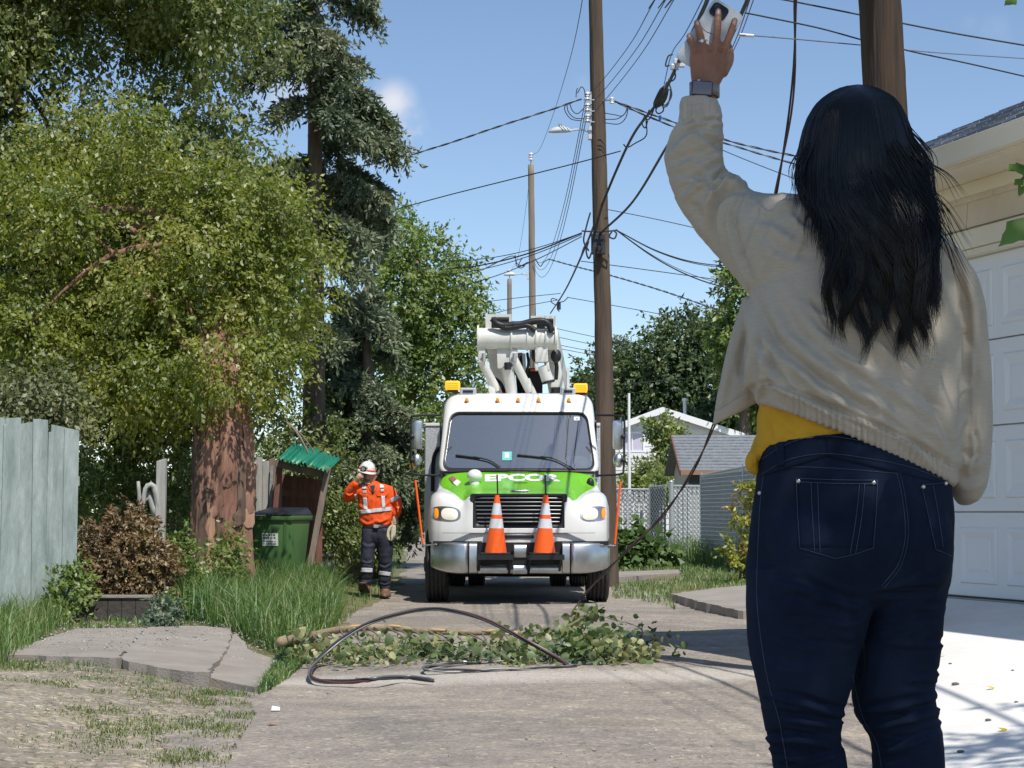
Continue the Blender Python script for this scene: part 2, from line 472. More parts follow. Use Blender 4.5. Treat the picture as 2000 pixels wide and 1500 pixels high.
def wob(pts, n=60, amp=0.05, seed=0.0):
    C = curve_pts(pts + [pts[0]], n)[:-1]
    d = np.array([[mnoise.noise(Vector((p[0] * 2, p[1] * 2, seed))), mnoise.noise(Vector((p[0] * 2, p[1] * 2, seed + 9)))] for p in C])
    return [Vector((p[0] + amp * q[0], p[1] + amp * q[1], 0)) for p, q in zip(C, d)]

# pale concrete strip that crosses the alley under the fallen cable
def patch_z(x, y): return road_z(x, y) + 0.006
strip = [PG(615, 1300), PG(800, 1288), PG(1100, 1296), PG(1300, 1296), PG(1470, 1290), PG(1470, 1338), PG(1200, 1342), PG(900, 1346), PG(700, 1342), PG(620, 1330)]
def road_patch(name, outline, mat, off):
    me_o = sheet(name, outline, 0, mat, zf=lambda x, y: road_z(x, y) + off, d_res=0.05)
    return me_o
def fine_patch(name, outline, mat, off, res=0.11):
    """patch cut from a regular grid so that it follows the road's relief"""
    xs_ = [p.x for p in outline]; ys_ = [p.y for p in outline]
    gx = np.arange(min(xs_), max(xs_) + res, res); gy = np.arange(min(ys_), max(ys_) + res, res)
    A, Bq = np.meshgrid(gx, gy)
    n = len(outline)
    ins = np.zeros(A.shape, bool)
    for i in range(n):
        a, b = outline[i], outline[(i + 1) % n]
        c = ((a.y > Bq) != (b.y > Bq)) & (A < (b.x - a.x) * (Bq - a.y) / (b.y - a.y + 1e-12) + a.x)
        ins ^= c
    V = []; idx = -np.ones(A.shape, int)
    Z = Hroad(A, Bq) + 0.012 * fbm(A, Bq, 0.7, 5.0) + 0.004 * fbm(A, Bq, 4.0, 6.0) + off
    F = []
    m_ = A.shape[1]
    for i in range(A.shape[0] - 1):
        for j in range(m_ - 1):
            if ins[i, j] and ins[i + 1, j] and ins[i, j + 1] and ins[i + 1, j + 1]:
                F.append((i * m_ + j, i * m_ + j + 1, (i + 1) * m_ + j + 1, (i + 1) * m_ + j))
    if not F: return None
    return link(name, npmesh(name, np.stack([A, Bq, Z], -1).reshape(-1, 3), np.array(F), True), mat, kind='structure')
# concrete pads: left yard slab, neighbour's driveway strips on the right
def jag(pts, amp, seed, step=.09):
    """straight broken edges with small chips"""
    rs = random.Random(seed); out = []
    for a_, b_ in zip(pts, pts[1:] + pts[:1]):
        n_ = max(1, int((b_ - a_).length / step))
        for i_ in range(n_): p = a_ + (b_ - a_) * (i_ / n_); out.append(Vector((p.x + rs.uniform(-amp, amp), p.y + rs.uniform(-amp, amp), 0)))
    return out
def slab(name, pts, mat, thick, zf, amp=.015, seed=1):
    poly = jag(pts, amp, seed); bm = bmesh.new(); f = bm.faces.new([bm.verts.new((p.x, p.y, zf(p.x, p.y))) for p in poly])
    r = bmesh.ops.extrude_face_region(bm, geom=[f])
    for v in [g for g in r['geom'] if isinstance(g, bmesh.types.BMVert)]: v.co.z -= thick
    bmesh.ops.triangulate(bm, faces=bm.faces[:]); bmesh.ops.recalc_face_normals(bm, faces=bm.faces)
    me = bpy.data.meshes.new(name); bm.to_mesh(me); bm.free()
    return link(name, me, mat, kind='structure')
# the left pad is cracked into three pieces that have settled differently
slab('concrete_pad', [PG(5, 1275, .19), PG(120, 1279, .19), PG(232, 1283, .19), PG(262, 1250, .19), PG(285, 1222, .2), PG(150, 1222, .2), PG(100, 1240, .19)], m_conc, .3, lambda x, y: .20 + .006 * x, .02, 1)
slab('concrete_pad', [PG(234, 1283, .19), PG(330, 1293, .17), PG(405, 1306, .14), PG(440, 1262, .15), PG(455, 1224, .16), PG(287, 1222, .2), PG(264, 1250, .19)], m_conc, .3, lambda x, y: .19 - .075 * float(sstep(-3.0, -2.2, x)), .02, 2)
slab('concrete_pad', [PG(407, 1307, .12), PG(460, 1322, .08), PG(500, 1338, .04), PG(520, 1310, .04), PG(537, 1284, .05), PG(488, 1264, .1), PG(458, 1228, .14), PG(442, 1262, .13)], m_conc, .3, lambda x, y: .115 - .085 * float(sstep(-2.5, -1.75, x)), .02, 3)
slab('concrete_driveway', [PG(1310, 1160, .09), PG(1400, 1148, .09), PG(1560, 1134, .09), PG(1640, 1188, .09), PG(1448, 1193, .09), PG(1380, 1178, .09)], m_conc, .3, lambda x, y: .09, .03, 4)
slab('concrete_path', [PG(1195, 1119, .08), PG(1325, 1114, .08), PG(1330, 1121, .08), PG(1195, 1130, .08)], m_conc, .2, lambda x, y: .10, .02, 5)
# gravel and thin grass at the lower left corner of the view
m_gravel = asphalt_mat('pale gravel', [(0.35, (0.18, 0.17, 0.148)), (0.5, (0.235, 0.222, 0.196)), (0.65, (0.285, 0.27, 0.24))], 0.95, 34.0, False)
gx = np.linspace(-6.5, -1.55, 70); gy = np.linspace(5.2, 14.4, 110)
AX, AY = np.meshgrid(gx, gy)
AZ = H(AX, AY) + 0.03 * fbm(AX, AY, 0.8, 3.0) + 0.012 - 0.09 * sstep(0.0, 0.25, AX - road_l(AY) + 0.05 * fbm(AX, AY, 2.0, 11.0)) + 0.004 * fbm(AX, AY, 3.0, 12.0)
link('gravel_pad', grid_mesh('gravel_pad', AX, AY, AZ), m_gravel, kind='structure')

# loose stones on the alley
n = 2600
sy = 7.6 + 17 * RNG.random(n) ** 1.5; sx = -3.6 + 6.3 * RNG.random(n)
keep = (sx < road_r(sy) + 0.2); sx, sy = sx[keep], sy[keep]; n = len(sx)
icoV = np.array([(0, 0, .7), (1, 0, 0), (0, 1, 0), (-1, 0, 0), (0, -1, 0), (0, 0, -.7)], float)
icoF = np.array([(0, 1, 2), (0, 2, 3), (0, 3, 4), (0, 4, 1), (5, 2, 1), (5, 3, 2), (5, 4, 3), (5, 1, 4)])
sr = 0.003 + 0.010 * RNG.random(n) ** 4
sz = np.where(sx > road_l(sy), Hroad(sx, sy), H(sx, sy) + 0.02)
SV = np.stack([sx, sy, sz], 1)[:, None] + icoV[None] * sr[:, None, None] * (0.6 + 0.8 * RNG.random((n, 6, 1)))
link('loose_gravel', npmesh('loose_gravel', SV.reshape(-1, 3), (icoF[None] + 6 * np.arange(n)[:, None, None]).reshape(-1, 3)),
     M('loose stones', (0.2, 0.18, 0.15), 0.9, c2=(0.5, 0.46, 0.4), vscale=9), kind='stuff', label='small loose stones scattered on the worn alley', cat=None)

n = 1500
sx = -4.4 + 2.6 * RNG.random(n); sy = 13.6 + 3.6 * RNG.random(n); sr = 0.004 + 0.011 * RNG.random(n) ** 3
SV = np.stack([sx, sy, np.where(sx < -3.05, .202 + .006 * sx, np.where(sx < -2.45, .19 - .075 * sstep(-3.0, -2.2, sx), .115 - .085 * sstep(-2.5, -1.75, sx)))], 1)[:, None] + icoV[None] * sr[:, None, None] * (0.6 + 0.8 * RNG.random((n, 6, 1)))
link('pad_gravel', npmesh('pad_gravel', SV.reshape(-1, 3), (icoF[None] + 6 * np.arange(n)[:, None, None]).reshape(-1, 3)), bpy.data.materials['loose stones'], kind='stuff', label='gravel strewn over the concrete pad at left')
# ------------------------------------------------------------ grass
def blades(n, sampler, h0, h1, w=0.006, bend=0.5, zoff=0.0):
    x, y = sampler(n); n = len(x)
    z = H(x, y) + zoff
    h = h0 + (h1 - h0) * RNG.random(n) ** 1.6
    a = RNG.random(n) * 2 * math.pi; lean = (0.15 + bend * RNG.random(n)) * h
    dx, dy = np.cos(a) * lean, np.sin(a) * lean
    b = a + math.pi / 2 + RNG.normal(0, .5, n); wx, wy = np.cos(b) * w * 0.5, np.sin(b) * w * 0.5
    B0 = np.stack([x, y, z - 0.01], 1); side = np.stack([wx, wy, np.zeros(n)], 1)
    Mi = B0 + np.stack([dx * .35, dy * .35, h * .6], 1); Ti = B0 + np.stack([dx, dy, h * (1 - 0.25 * (lean / h))], 1)
    V = np.stack([B0 - side, B0 + side, Mi + side * .8, Mi - side * .8, Ti], 1).reshape(-1, 3)
    o = 5 * np.arange(n)[:, None]
    return V, [o + np.array([[0, 1, 2, 3]]), o + np.array([[3, 2, 4]])]
def in_poly(x, y, poly):
    ins = np.zeros(len(x), bool); n = len(poly)
    for i in range(n):
        a, b = poly[i], poly[(i + 1) % n]
        ins ^= ((a.y > y) != (b.y > y)) & (x < (b.x - a.x) * (y - a.y) / (b.y - a.y + 1e-12) + a.x)
    return ins
def poly_sampler(poly, edge=0.0, clump=0.0, seed=0.0):
    x0, x1 = min(p.x for p in poly), max(p.x for p in poly); y0, y1 = min(p.y for p in poly), max(p.y for p in poly)
    def f(n):
        x = x0 + (x1 - x0) * RNG.random(n * 3); y = y0 + (y1 - y0) * RNG.random(n * 3)
        k = in_poly(x, y, poly)
        x, y = x[k], y[k]
        if clump > 0:
            t = fbm(x, y, 1.8, seed) + 0.5 * fbm(x, y, 6.0, seed + 4)
            k = t > clump * (RNG.random(len(x)) * 1.2 - 0.4)
            x, y = x[k], y[k]
        return x[:n], y[:n]
    return f
def joinVF(L):
    V = []; G = {}; o = 0
    for v, fs in L:
        V.append(v)
        for f in (fs if isinstance(fs, list) else [fs]):
            G.setdefault(f.shape[1], []).append(f + o)
        o += len(v)
    return np.vstack(V), [np.vstack(g) for g in G.values()]
m_grass = LM('grass blades', [(0.05, 0.12, 0.02), (0.095, 0.19, 0.035), (0.15, 0.25, 0.055), (0.28, 0.28, 0.11)], 0.35)
m_tall = LM('tall grass blades', [(0.07, 0.13, 0.03), (0.12, 0.19, 0.045), (0.17, 0.24, 0.06), (0.3, 0.28, 0.12)], 0.35)
m_dry = LM('short dry grass', [(0.1, 0.16, 0.03), (0.16, 0.2, 0.05), (0.24, 0.24, 0.09)], 0.3)
tallp = [PG(345, 1215, .1), PG(470, 1240, .1), PG(560, 1268, .06), PG(650, 1225, .06), PG(665, 1190, .06), PG(640, 1150, .1), PG(560, 1130, .12), PG(350, 1130, .15)]
lawnp = [PG(600, 1275, .04), PG(700, 1185, .04), PG(755, 1150, .05), PG(792, 1062, .1), PG(700, 1062, .15), PG(600, 1100, .15), PG(560, 1180, .1), PG(520, 1262, .06)]
edgep = [PG(500, 1350, .02), PG(530, 1338, .02), PG(600, 1285, .02), PG(560, 1255, .06), PG(535, 1280, .05)]
fen_l = [PG(-60, 1330, .15), PG(60, 1268, .16), PG(110, 1230, .16), PG(160, 1195, .16), PG(-60, 1190, .16)]
cornp = [PG(-120, 1640, .1), PG(330, 1640, .1), PG(500, 1380, .05), PG(480, 1338, .05), PG(330, 1300, .14), PG(-60, 1285, .14)]
def sampler_z(poly): return poly_sampler(poly)
slabe = [PG(-40, 1290, .12), PG(200, 1292, .12), PG(340, 1304, .1), PG(430, 1326, .06), PG(500, 1350, .02), PG(470, 1362, .02), PG(330, 1330, .08), PG(150, 1318, .1), PG(-40, 1318, .12)]
slabt = [PG(100, 1236, .17), PG(330, 1218, .17), PG(460, 1222, .15), PG(470, 1210, .15), PG(90, 1212, .17)]
L = [blades(2600, poly_sampler(slabe, clump=.4, seed=5.0), .02, .10, .007, .9), blades(1800, poly_sampler(slabt, clump=.3, seed=6.0), .03, .12, .007, .9), blades(26000, poly_sampler(tallp), .22, .62, .008, .8), blades(9000, poly_sampler(lawnp), .05, .16, .008, .6), blades(2600, poly_sampler(edgep), .03, .12, .009, .8),
     blades(5000, poly_sampler(fen_l), .12, .42, .008, .8)]
link('verge_grass', npmesh('verge_grass', *joinVF(L)), m_grass, kind='stuff', label='tall green grass on the left verge')
link('thin_grass', npmesh('thin_grass', *blades(34000, poly_sampler(cornp, clump=0.7, seed=21.0), .008, .035, .006, .9, 0.012)), m_dry, kind='stuff', label='thin dry grass growing through the gravel')
rgrass = [PG(1195, 1160, .06), PG(1250, 1163, .06), PG(1330, 1185, .04), PG(1460, 1200, .04), PG(1560, 1190, .07), PG(1640, 1090, .07), PG(1195, 1085, .07)]
def no_slab(f):
    def g(n):
        x, y = f(n); q = to_px(np.stack([x, y, np.full(len(x), .1)], 1))
        k = ~((q[:, 0] > 1318) & (q[:, 1] > 1146 - 0.04 * (q[:, 0] - 1400)) & (q[:, 1] < 1188)) & ~((q[:, 0] < 1328) & (q[:, 1] > 1114) & (q[:, 1] < 1128))
        return x[k], y[k]
    return g
tr = [PG(1300, 1102, .07), PG(1400, 1110, .07), PG(1480, 1118, .07), PG(1500, 1085, .07), PG(1300, 1085, .07)]
L = [blades(16000, no_slab(poly_sampler(rgrass)), .05, .15, .012, .6), blades(5000, poly_sampler(tr), .3, .85, .014, .8)]
link('lawn_grass', npmesh('lawn_grass', *joinVF(L)), m_grass, kind='stuff', label='grass along the fences on the right of the alley')
# ============================================================ trees and shrubs
m_bark = M('grey brown bark', (0.10, 0.075, 0.055), 0.95, c2=(0.22, 0.175, 0.135), vscale=7, bump=1.0, bscale=18, stretch=(1, 1, 0.2))
m_bark_red = M('reddish peeling bark', (0.15, 0.07, 0.05), 0.9, c2=(0.36, 0.2, 0.14), vscale=5, bump=1.0, bscale=16, stretch=(1.4, 1.4, 0.16), contrast=0.9)
m_twig = M('pale twig', (0.2, 0.17, 0.13), 0.9)

def lobes(D, seed, f=1.7, amp=0.38):
    return np.array([1.0 + amp * mnoise.fractal(Vector((d[0] * f + seed, d[1] * f - seed, d[2] * f)), 1.0, 2.0, 3) for d in D])

def crown(blobs, ncl, per, size, seed, droop=0.35, twig=0.35, shell=0.38, width=0.5, up=0.6, amp=0.38, spread=0.09):
    """leaf quads of one crown: clusters of leaves along short twigs, spread through lobed ellipsoids"""
    vol = np.array([(r[0] * r[1] * r[2]) ** (2 / 3) for _, r in blobs]); pick = RNG.choice(len(blobs), ncl, p=vol / vol.sum())
    C0 = np.array([tuple(b[0]) for b in blobs])[pick]; R0 = np.array([tuple(b[1]) for b in blobs])[pick]
    D = rdir(ncl)
    rad = RNG.random(ncl) ** shell * lobes(D + C0 * 0.37, seed, 1.7, amp)
    C = C0 + D * R0 * rad[:, None]
    td = unit(D * np.array([1, 1, .6]) + rdir(ncl) * 0.6 + np.array([0, 0, -droop]))
    tl = twig * (0.5 + RNG.random(ncl))
    t = RNG.random((ncl, per))
    Q = C[:, None] + td[:, None] * (t * tl[:, None])[..., None] + np.array([0, 0, -1.0]) * (droop * 0.35 * t ** 2 * tl[:, None])[..., None] + RNG.normal(0, spread, (ncl, per, 3)) * twig
    ld = unit(td[:, None] * 0.7 + RNG.normal(0, .75, (ncl, per, 3)) + np.array([0, 0, -droop]))
    nn = unit(RNG.normal(0, .6, (ncl, per, 3)) + np.array([0.15, -0.25, up]) + D[:, None] * 0.5)
    s = size * (0.55 + 0.8 * RNG.random((ncl, per)))
    V, F = leaf_quads(Q.reshape(-1, 3), ld.reshape(-1, 3), nn.reshape(-1, 3), s.ravel(), width)
    return V, F, C

def limb_curve(a, b, sag=0.1, n=9):
    a = np.array(tuple(a)); b = np.array(tuple(b)); m = (a + b) / 2 + np.array([0, 0, 0.14 * np.linalg.norm(b - a)]) + RNG.normal(0, sag * 0.5, 3)
    return curve_pts([a, m, b], n)

def broad_tree(name, trunk, tr, blobs, ncl, per, size, mat, label, group=None, seed=1.0, nl=9, bark=None, limb_r=0.06, **kw):
    bark = bark or m_bark
    base = Vector(tuple(trunk[0]))
    t = thing(name, base, label, 'tree', group)
    C = curve_pts(trunk, 34); rr = np.interp(np.linspace(0, 1, 34), np.linspace(0, 1, len(tr)), tr)
    V, F = tube_np(C, rr, 40)
    V += RNG.normal(0, 1, V.shape) * 0.012 * np.repeat(rr, 40)[:, None]
    link('trunk', npmesh('trunk', V, F, True), bark, t)
    V, F, cl = crown(blobs, ncl, per, size, seed, **kw)
    link('crown', npmesh('crown', V, F), mat, t)
    top = C[-1]
    for k in range(nl):
        b = cl[RNG.integers(len(cl))]; a = C[RNG.integers(20, 34)]
        c = limb_curve(a, a + (b - a) * 0.92)
        V, F = tube_np(c, np.linspace(limb_r, 0.008, len(c)), 6)
        link('limb', npmesh('limb', V, F, True), bark, t)
    return t

g_dark = LM('deep green leaves', [(0.07, 0.11, 0.022), (0.12, 0.175, 0.035), (0.19, 0.245, 0.06), (0.31, 0.33, 0.12)], 0.4)
g_elm = LM('mixed green leaves', [(0.08, 0.118, 0.022), (0.135, 0.18, 0.035), (0.205, 0.25, 0.06), (0.36, 0.375, 0.135)], 0.55)
g_maple = LM('yellow green maple leaves', [(0.12, 0.17, 0.02), (0.2, 0.25, 0.03), (0.29, 0.32, 0.05), (0.42, 0.4, 0.1)], 0.55)
g_mid = LM('fresh green leaves', [(0.07, 0.125, 0.02), (0.125, 0.2, 0.032), (0.2, 0.28, 0.055), (0.3, 0.34, 0.1)], 0.42)
g_far = LM('far green leaves', [(0.03, 0.06, 0.018), (0.05, 0.095, 0.025), (0.085, 0.13, 0.035), (0.13, 0.17, 0.05)], 0.3)
g_light = LM('light green leaves', [(0.11, 0.17, 0.03), (0.19, 0.25, 0.05), (0.28, 0.32, 0.09)], 0.4)
g_olive = LM('grey green leaves', [(0.1, 0.12, 0.04), (0.16, 0.18, 0.07), (0.24, 0.25, 0.1)], 0.35)

def vco_(me):
    a = np.empty(len(me.vertices) * 3, np.float32); me.vertices.foreach_get('co', a); return a.reshape(-1, 3).astype(float)
# the two broad trees at the left
tb = P(432, 1130, 21.4); tb.z = 0.1
def scatter_blobs(poly, n, d0, d1, r0, r1, seed, flat=.85):
    """many small leaf masses inside an outline, at different distances"""
    rs = np.random.default_rng(seed); xs_ = [p[0] for p in poly]; ys_ = [p[1] for p in poly]; out = []
    pv = [Vector((p[0], p[1], 0)) for p in poly]
    while len(out) < n:
        x = rs.uniform(min(xs_), max(xs_)); y = rs.uniform(min(ys_), max(ys_))
        if in_poly(np.array([x]), np.array([y]), pv)[0]:
            r = rs.uniform(r0, r1); out.append((P(x, y, rs.uniform(d0, d1)), (r * rs.uniform(.9, 1.3), r, r * flat * rs.uniform(.8, 1.15))))
    return out
mp = broad_tree('maple_tree', [tb, P(430, 1000, 21.4), P(436, 880, 21.4), P(428, 770, 21.6), P(420, 600, 22.1), P(400, 420, 22.2)], [0.36, 0.33, 0.32, 0.31, 0.2, 0.1],
    scatter_blobs([(20, 330), (150, 240), (340, 190), (430, 200), (490, 300), (545, 400), (575, 520), (550, 660), (440, 740), (300, 770), (120, 720), (0, 600), (0, 430)], 36, 21.5, 23.4, .34, .66, 31)
    + [(P(600, 390, 21.8), (.12, .2, .1)), (P(625, 480, 21.6), (.14, .2, .1)), (P(600, 600, 21.6), (.14, .2, .14)), (P(545, 300, 21.8), (.14, .2, .1)), (P(40, 330, 21.6), (.3, .3, .2)), (P(430, 690, 20.9), (.6, .3, .3)), (P(325, 700, 21.0), (.55, .3, .35)), (P(515, 690, 21.2), (.35, .25, .25)), (P(440, 762, 20.9), (.42, .22, .13)), (P(250, 770, 21.4), (.6, .35, .3)), (P(360, 770, 21.2), (.35, .25, .2)), (P(520, 770, 21.4), (.3, .25, .2))],
    5400, 15, 0.07, g_maple, 'broad yellow-green tree over the thick reddish peeling trunk', seed=3.0, nl=12, bark=m_bark_red, twig=0.36, droop=0.55, amp=.55)
for o in mp.children:
    if o.name.startswith('trunk'):
        V = vco_(o.data); ctr = np.interp(V[:, 2], [0, 3.2], [tb.x, tb.x]); a = np.arctan2(V[:, 1] - tb.y, V[:, 0] - ctr)
        f = .10 * np.sin(a * 5 + V[:, 2] * .4) + .06 * np.sin(a * 9 - V[:, 2] * .9 + 2) + .05 * np.sin(a * 14 + V[:, 2] * 1.7)
        m_ = V[:, 2] < 2.6; k_ = np.where(m_, f, 0) + .18 * np.clip((.7 - V[:, 2]) / .7, 0, 1)
        V[:, 0] = ctr + (V[:, 0] - ctr) * (1 + k_); V[:, 1] = tb.y + (V[:, 1] - tb.y) * (1 + k_)
        o.data.vertices.foreach_set('co', V.astype(np.float32).ravel()); o.data.update()
m_strip1 = M('pale torn bark', (.28, .145, .09), .9, c2=(.5, .32, .22), vscale=6, bump=.8, bscale=20, stretch=(1.5, 1.5, .2), contrast=.9)
m_strip2 = M('dark old bark', (.075, .05, .038), .95, c2=(.2, .135, .095), vscale=7, bump=1, bscale=20, stretch=(1.5, 1.5, .2), contrast=.9)
rs_ = random.Random(12)
def trunk_r(a, z):
    f = .10 * math.sin(a * 5 + z * .4) + .06 * math.sin(a * 9 - z * .9 + 2) + .05 * math.sin(a * 14 + z * 1.7)
    return float(np.interp(z, [.1, 1.0, 1.75, 2.5], [.36, .33, .32, .30])) * (1 + f + .18 * min(1, max(0, (.7 - z) / .7)))
for k in range(44):                                # peeling plates of bark
    a = math.radians(rs_.uniform(180, 360)); z0 = rs_.uniform(.1, 1.7); ln = rs_.uniform(.3, 1.0); w = rs_.uniform(.04, .11); n = 10; V = []
    ph_ = rs_.uniform(0, 6); lift = rs_.uniform(.004, .03)
    for i_ in range(n):
        f = i_ / (n - 1); z = z0 + ln * f; ww = w * (.35 + .65 * math.sin(math.pi * min(1, f * 1.15 + .08))) * (1 + .3 * math.sin(f * 17 + ph_)); aa = a + .05 * math.sin(f * 4 + ph_)
        for sgn, dr_ in ((-1, 0.0), (-.4, lift), (.4, lift), (1, 0.0)):
            b_ = aa + sgn * ww / .34; R_ = trunk_r(b_, z) + .006 + dr_ + .03 * max(0, f - .75) * (k % 4 == 0) * 4
            V.append((tb.x + R_ * math.cos(b_), tb.y + R_ * math.sin(b_), z + (.04 * math.sin(sgn * 9 + ph_) if i_ in (0, n - 1) else 0)))
    F = [(i_ * 4 + c, i_ * 4 + c + 1, i_ * 4 + c + 5, i_ * 4 + c + 4) for i_ in range(n - 1) for c in range(3)]
    link('bark_plate', npmesh('bark_plate', V, F, False), (m_strip1, m_strip2, m_bark_red, m_bark_red, m_strip2)[k % 5], mp)
broad_tree('elm_tree', [P(60, 1130, 25.5), P(70, 900, 25.5), P(100, 600, 25.5), P(150, 300, 25.5)], [0.3, 0.27, 0.22, 0.12],
    scatter_blobs([(-160, -260), (280, -260), (420, -60), (465, 60), (480, 200), (460, 330), (450, 700), (-160, 760)], 74, 24.0, 26.6, .5, 1.0, 32),
    14500, 14, 0.092, g_elm, 'tall dark green broad tree filling the upper left corner', seed=9.0, nl=10, twig=0.42, droop=0.6, amp=.5)
# dark undergrowth between fence and trunk
def shrub(name, c, r, ncl, per, size, mat, label, seed, group=None, stems=6, blobs=None, base_z=0.1, cat='shrub', **kw):
    c = Vector(c)
    t = thing(name, (c.x, c.y, base_z), label, cat, group)
    V, F, cl = crown(blobs or [(c, r)], ncl, per, size, seed, **kw)
    link('foliage', npmesh('foliage', V, F), mat, t)
    for k in range(stems):
        b = cl[RNG.integers(len(cl))]
        cv = curve_pts([(c.x + RNG.normal(0, .05), c.y + RNG.normal(0, .05), base_z - .05), (c.x * .6 + b[0] * .4, c.y * .6 + b[1] * .4, base_z + (b[2] - base_z) * .6), b], 7)
        V, F = tube_np(cv, np.linspace(0.014, 0.004, 7), 5)
        link('stem', npmesh('stem', V, F, True), m_bark, t)
    return t
shrub('hedge_shrub', P(250, 880, 23.4), (1, 1, 1), 2300, 14, 0.075, g_dark, 'dark leafy hedge between the blue-grey fence and the reddish trunk', 4.0, stems=8,
      blobs=[(P(210, 780, 23.4), (.75, .6, .7)), (P(330, 860, 23.4), (.55, .6, .8)), (P(200, 960, 23.3), (.6, .5, .75)), (P(310, 1010, 23.2), (.6, .5, .6)), (P(170, 700, 23.6), (1.0, .6, .6)), (P(350, 720, 23.3), (.7, .6, .6)), (P(470, 740, 23.6), (.5, .5, .5))])
shrub('bramble_thicket', P(640, 1040, 28.5), (1, 1, 1), 1300, 13, 0.08, g_dark, 'dark thicket of leaves behind the leaning shelter and the worker', 14.0, stems=7,
      blobs=[(P(640, 1010, 28.5), (.5, .5, .7)), (P(680, 1040, 29.5), (.5, .5, .5)), (P(740, 960, 31), (.5, .6, .9)), (P(560, 950, 28), (.6, .5, .9)), (P(600, 850, 28.5), (.6, .5, .8)), (P(790, 980, 33), (.35, .6, .6))])
shrub('lilac_shrub', P(60, 770, 19.5), (1, 1, 1), 420, 14, 0.07, g_olive, 'pale grey-green shrub rising behind the blue-grey fence', 5.0, stems=4,
      blobs=[(P(35, 780, 19.2), (.28, .3, .3)), (P(105, 790, 19.2), (.22, .3, .32)), (P(70, 820, 19.2), (.4, .3, .2))])
# spruces
g_spr = LM('blue green spruce needles', [(0.08, 0.115, 0.065), (0.13, 0.17, 0.095), (0.19, 0.235, 0.135), (0.25, 0.28, 0.15)], 0.2)
g_spr2 = LM('dark spruce needles', [(0.08, 0.115, 0.065), (0.125, 0.165, 0.09), (0.18, 0.22, 0.125), (0.24, 0.255, 0.14)], 0.25)
def spruce(name, px, d, y_top, y_bot, reach, mat, label, seed, nb, right_px=None, tiers=None):
    rs = np.random.default_rng(seed)
    k = d / FPX
    base = P(px, 1130, d); base.z = 0.1
    t = thing(name, base, label, 'tree', 'spruce trees')
    top = P(px, y_top, d); bx, by = base.x, base.y
    V, F = tube_np(curve_pts([base, (bx, by, (base.z + top.z) / 2), top], 10), np.linspace(.22, .04, 10), 10)
    link('trunk', npmesh('trunk', V, F, True), m_bark, t)
    LV = []; o = 0; limbs = []
    for i in range(nb):
        py = y_top + (y_bot - y_top) * ((i + rs.random()) / nb)
        if tiers is not None: py = tiers[i % len(tiers)] + rs.normal(0, 9)
        z0 = P(px, py, d).z
        az = rs.random() * 2 * math.pi
        ln = reach(py) * (0.7 + .45 * rs.random())
        dr = np.array([math.cos(az), math.sin(az) * 0.9, 0])
        if right_px is not None and dr[0] > 0.2:
            ln = min(ln * 1.05, (right_px(py) - px) * k / max(dr[0], .45) * (0.85 + .25 * rs.random()))
        n = 12; s = np.linspace(0, 1, n)
        pts = np.array([bx, by, z0]) + dr * (s * ln)[:, None] + np.array([0, 0, 1.0]) * ((0.10 * np.sin(s * 3.1) - 0.42 * s ** 1.6 + 0.14 * s ** 4) * ln)[:, None]
        limbs.append((pts, np.linspace(.035, .006, n)))
        # hanging and side twigs along the bough
        nt = int(24 + 38 * ln)
        u = 0.18 + 0.82 * rs.random(nt) ** 0.75
        ctr = np.stack([np.interp(u, s, pts[:, j]) for j in range(3)], 1)
        side = np.array([-dr[1], dr[0], 0]); sg = rs.choice([-1, 1], nt)[:, None]
        hang = rs.random(nt)[:, None]
        td = unit(side * sg * (0.9 - .5 * hang) + dr * (0.7 - .3 * hang) + np.array([0, 0, -1.0]) * (0.15 + 1.5 * hang) + rs.normal(0, .2, (nt, 3)))
        tl = (0.14 + 0.26 * rs.random(nt)) * (0.65 + 0.35 * ln)
        m = 17
        w = np.linspace(0.05, 1, m)
        Q = ctr[:, None] + td[:, None] * (w[None] * tl[:, None])[..., None] + np.array([0, 0, -.25]) * (w[None] ** 2 * tl[:, None])[..., None]
        nd = unit(td[:, None] * 0.9 + rs.normal(0, .75, (nt, m, 3)))
        nn = unit(rs.normal(0, 1, (nt, m, 3)) + np.array([0, -.3, .5]))
        V, F = leaf_quads(Q.reshape(-1, 3), nd.reshape(-1, 3), nn.reshape(-1, 3), (0.075 + .06 * rs.random(nt * m)), 0.36, 0.05)
        LV.append((V, F))
    V, F = joinVF(LV)
    link('needles', npmesh('needles', V, F), mat, t)
    for pts, r in limbs[::2]:
        V, F = tube_np(pts, r, 5); link('bough', npmesh('bough', V, F, True), m_bark, t)
    return t
spruce('spruce_tree', 610, 28.5, -260, 640, lambda y: 0.9 + 0.55 * (y + 260) / 900, g_spr2, 'tall dark spruce with drooping boughs against the blue sky', 21, 85,
       lambda y: np.interp(y, [-260, 0, 30, 110, 160, 215, 260, 300, 345, 400, 440, 520, 640], [690, 745, 750, 700, 720, 800, 790, 735, 775, 740, 800, 790, 740]),
       [-220, -150, -90, -40, 5, 55, 110, 165, 205, 245, 300, 340, 395, 440, 500, 560, 620])
spruce('spruce_tree', 715, 30.5, 560, 1000, lambda y: 0.55 + 0.45 * (y - 560) / 400, g_spr, 'lower blue-green spruce behind the worker, beside the shelter', 22, 56,
       lambda y: np.interp(y, [560, 650, 780, 900, 1000], [730, 790, 830, 815, 800]))
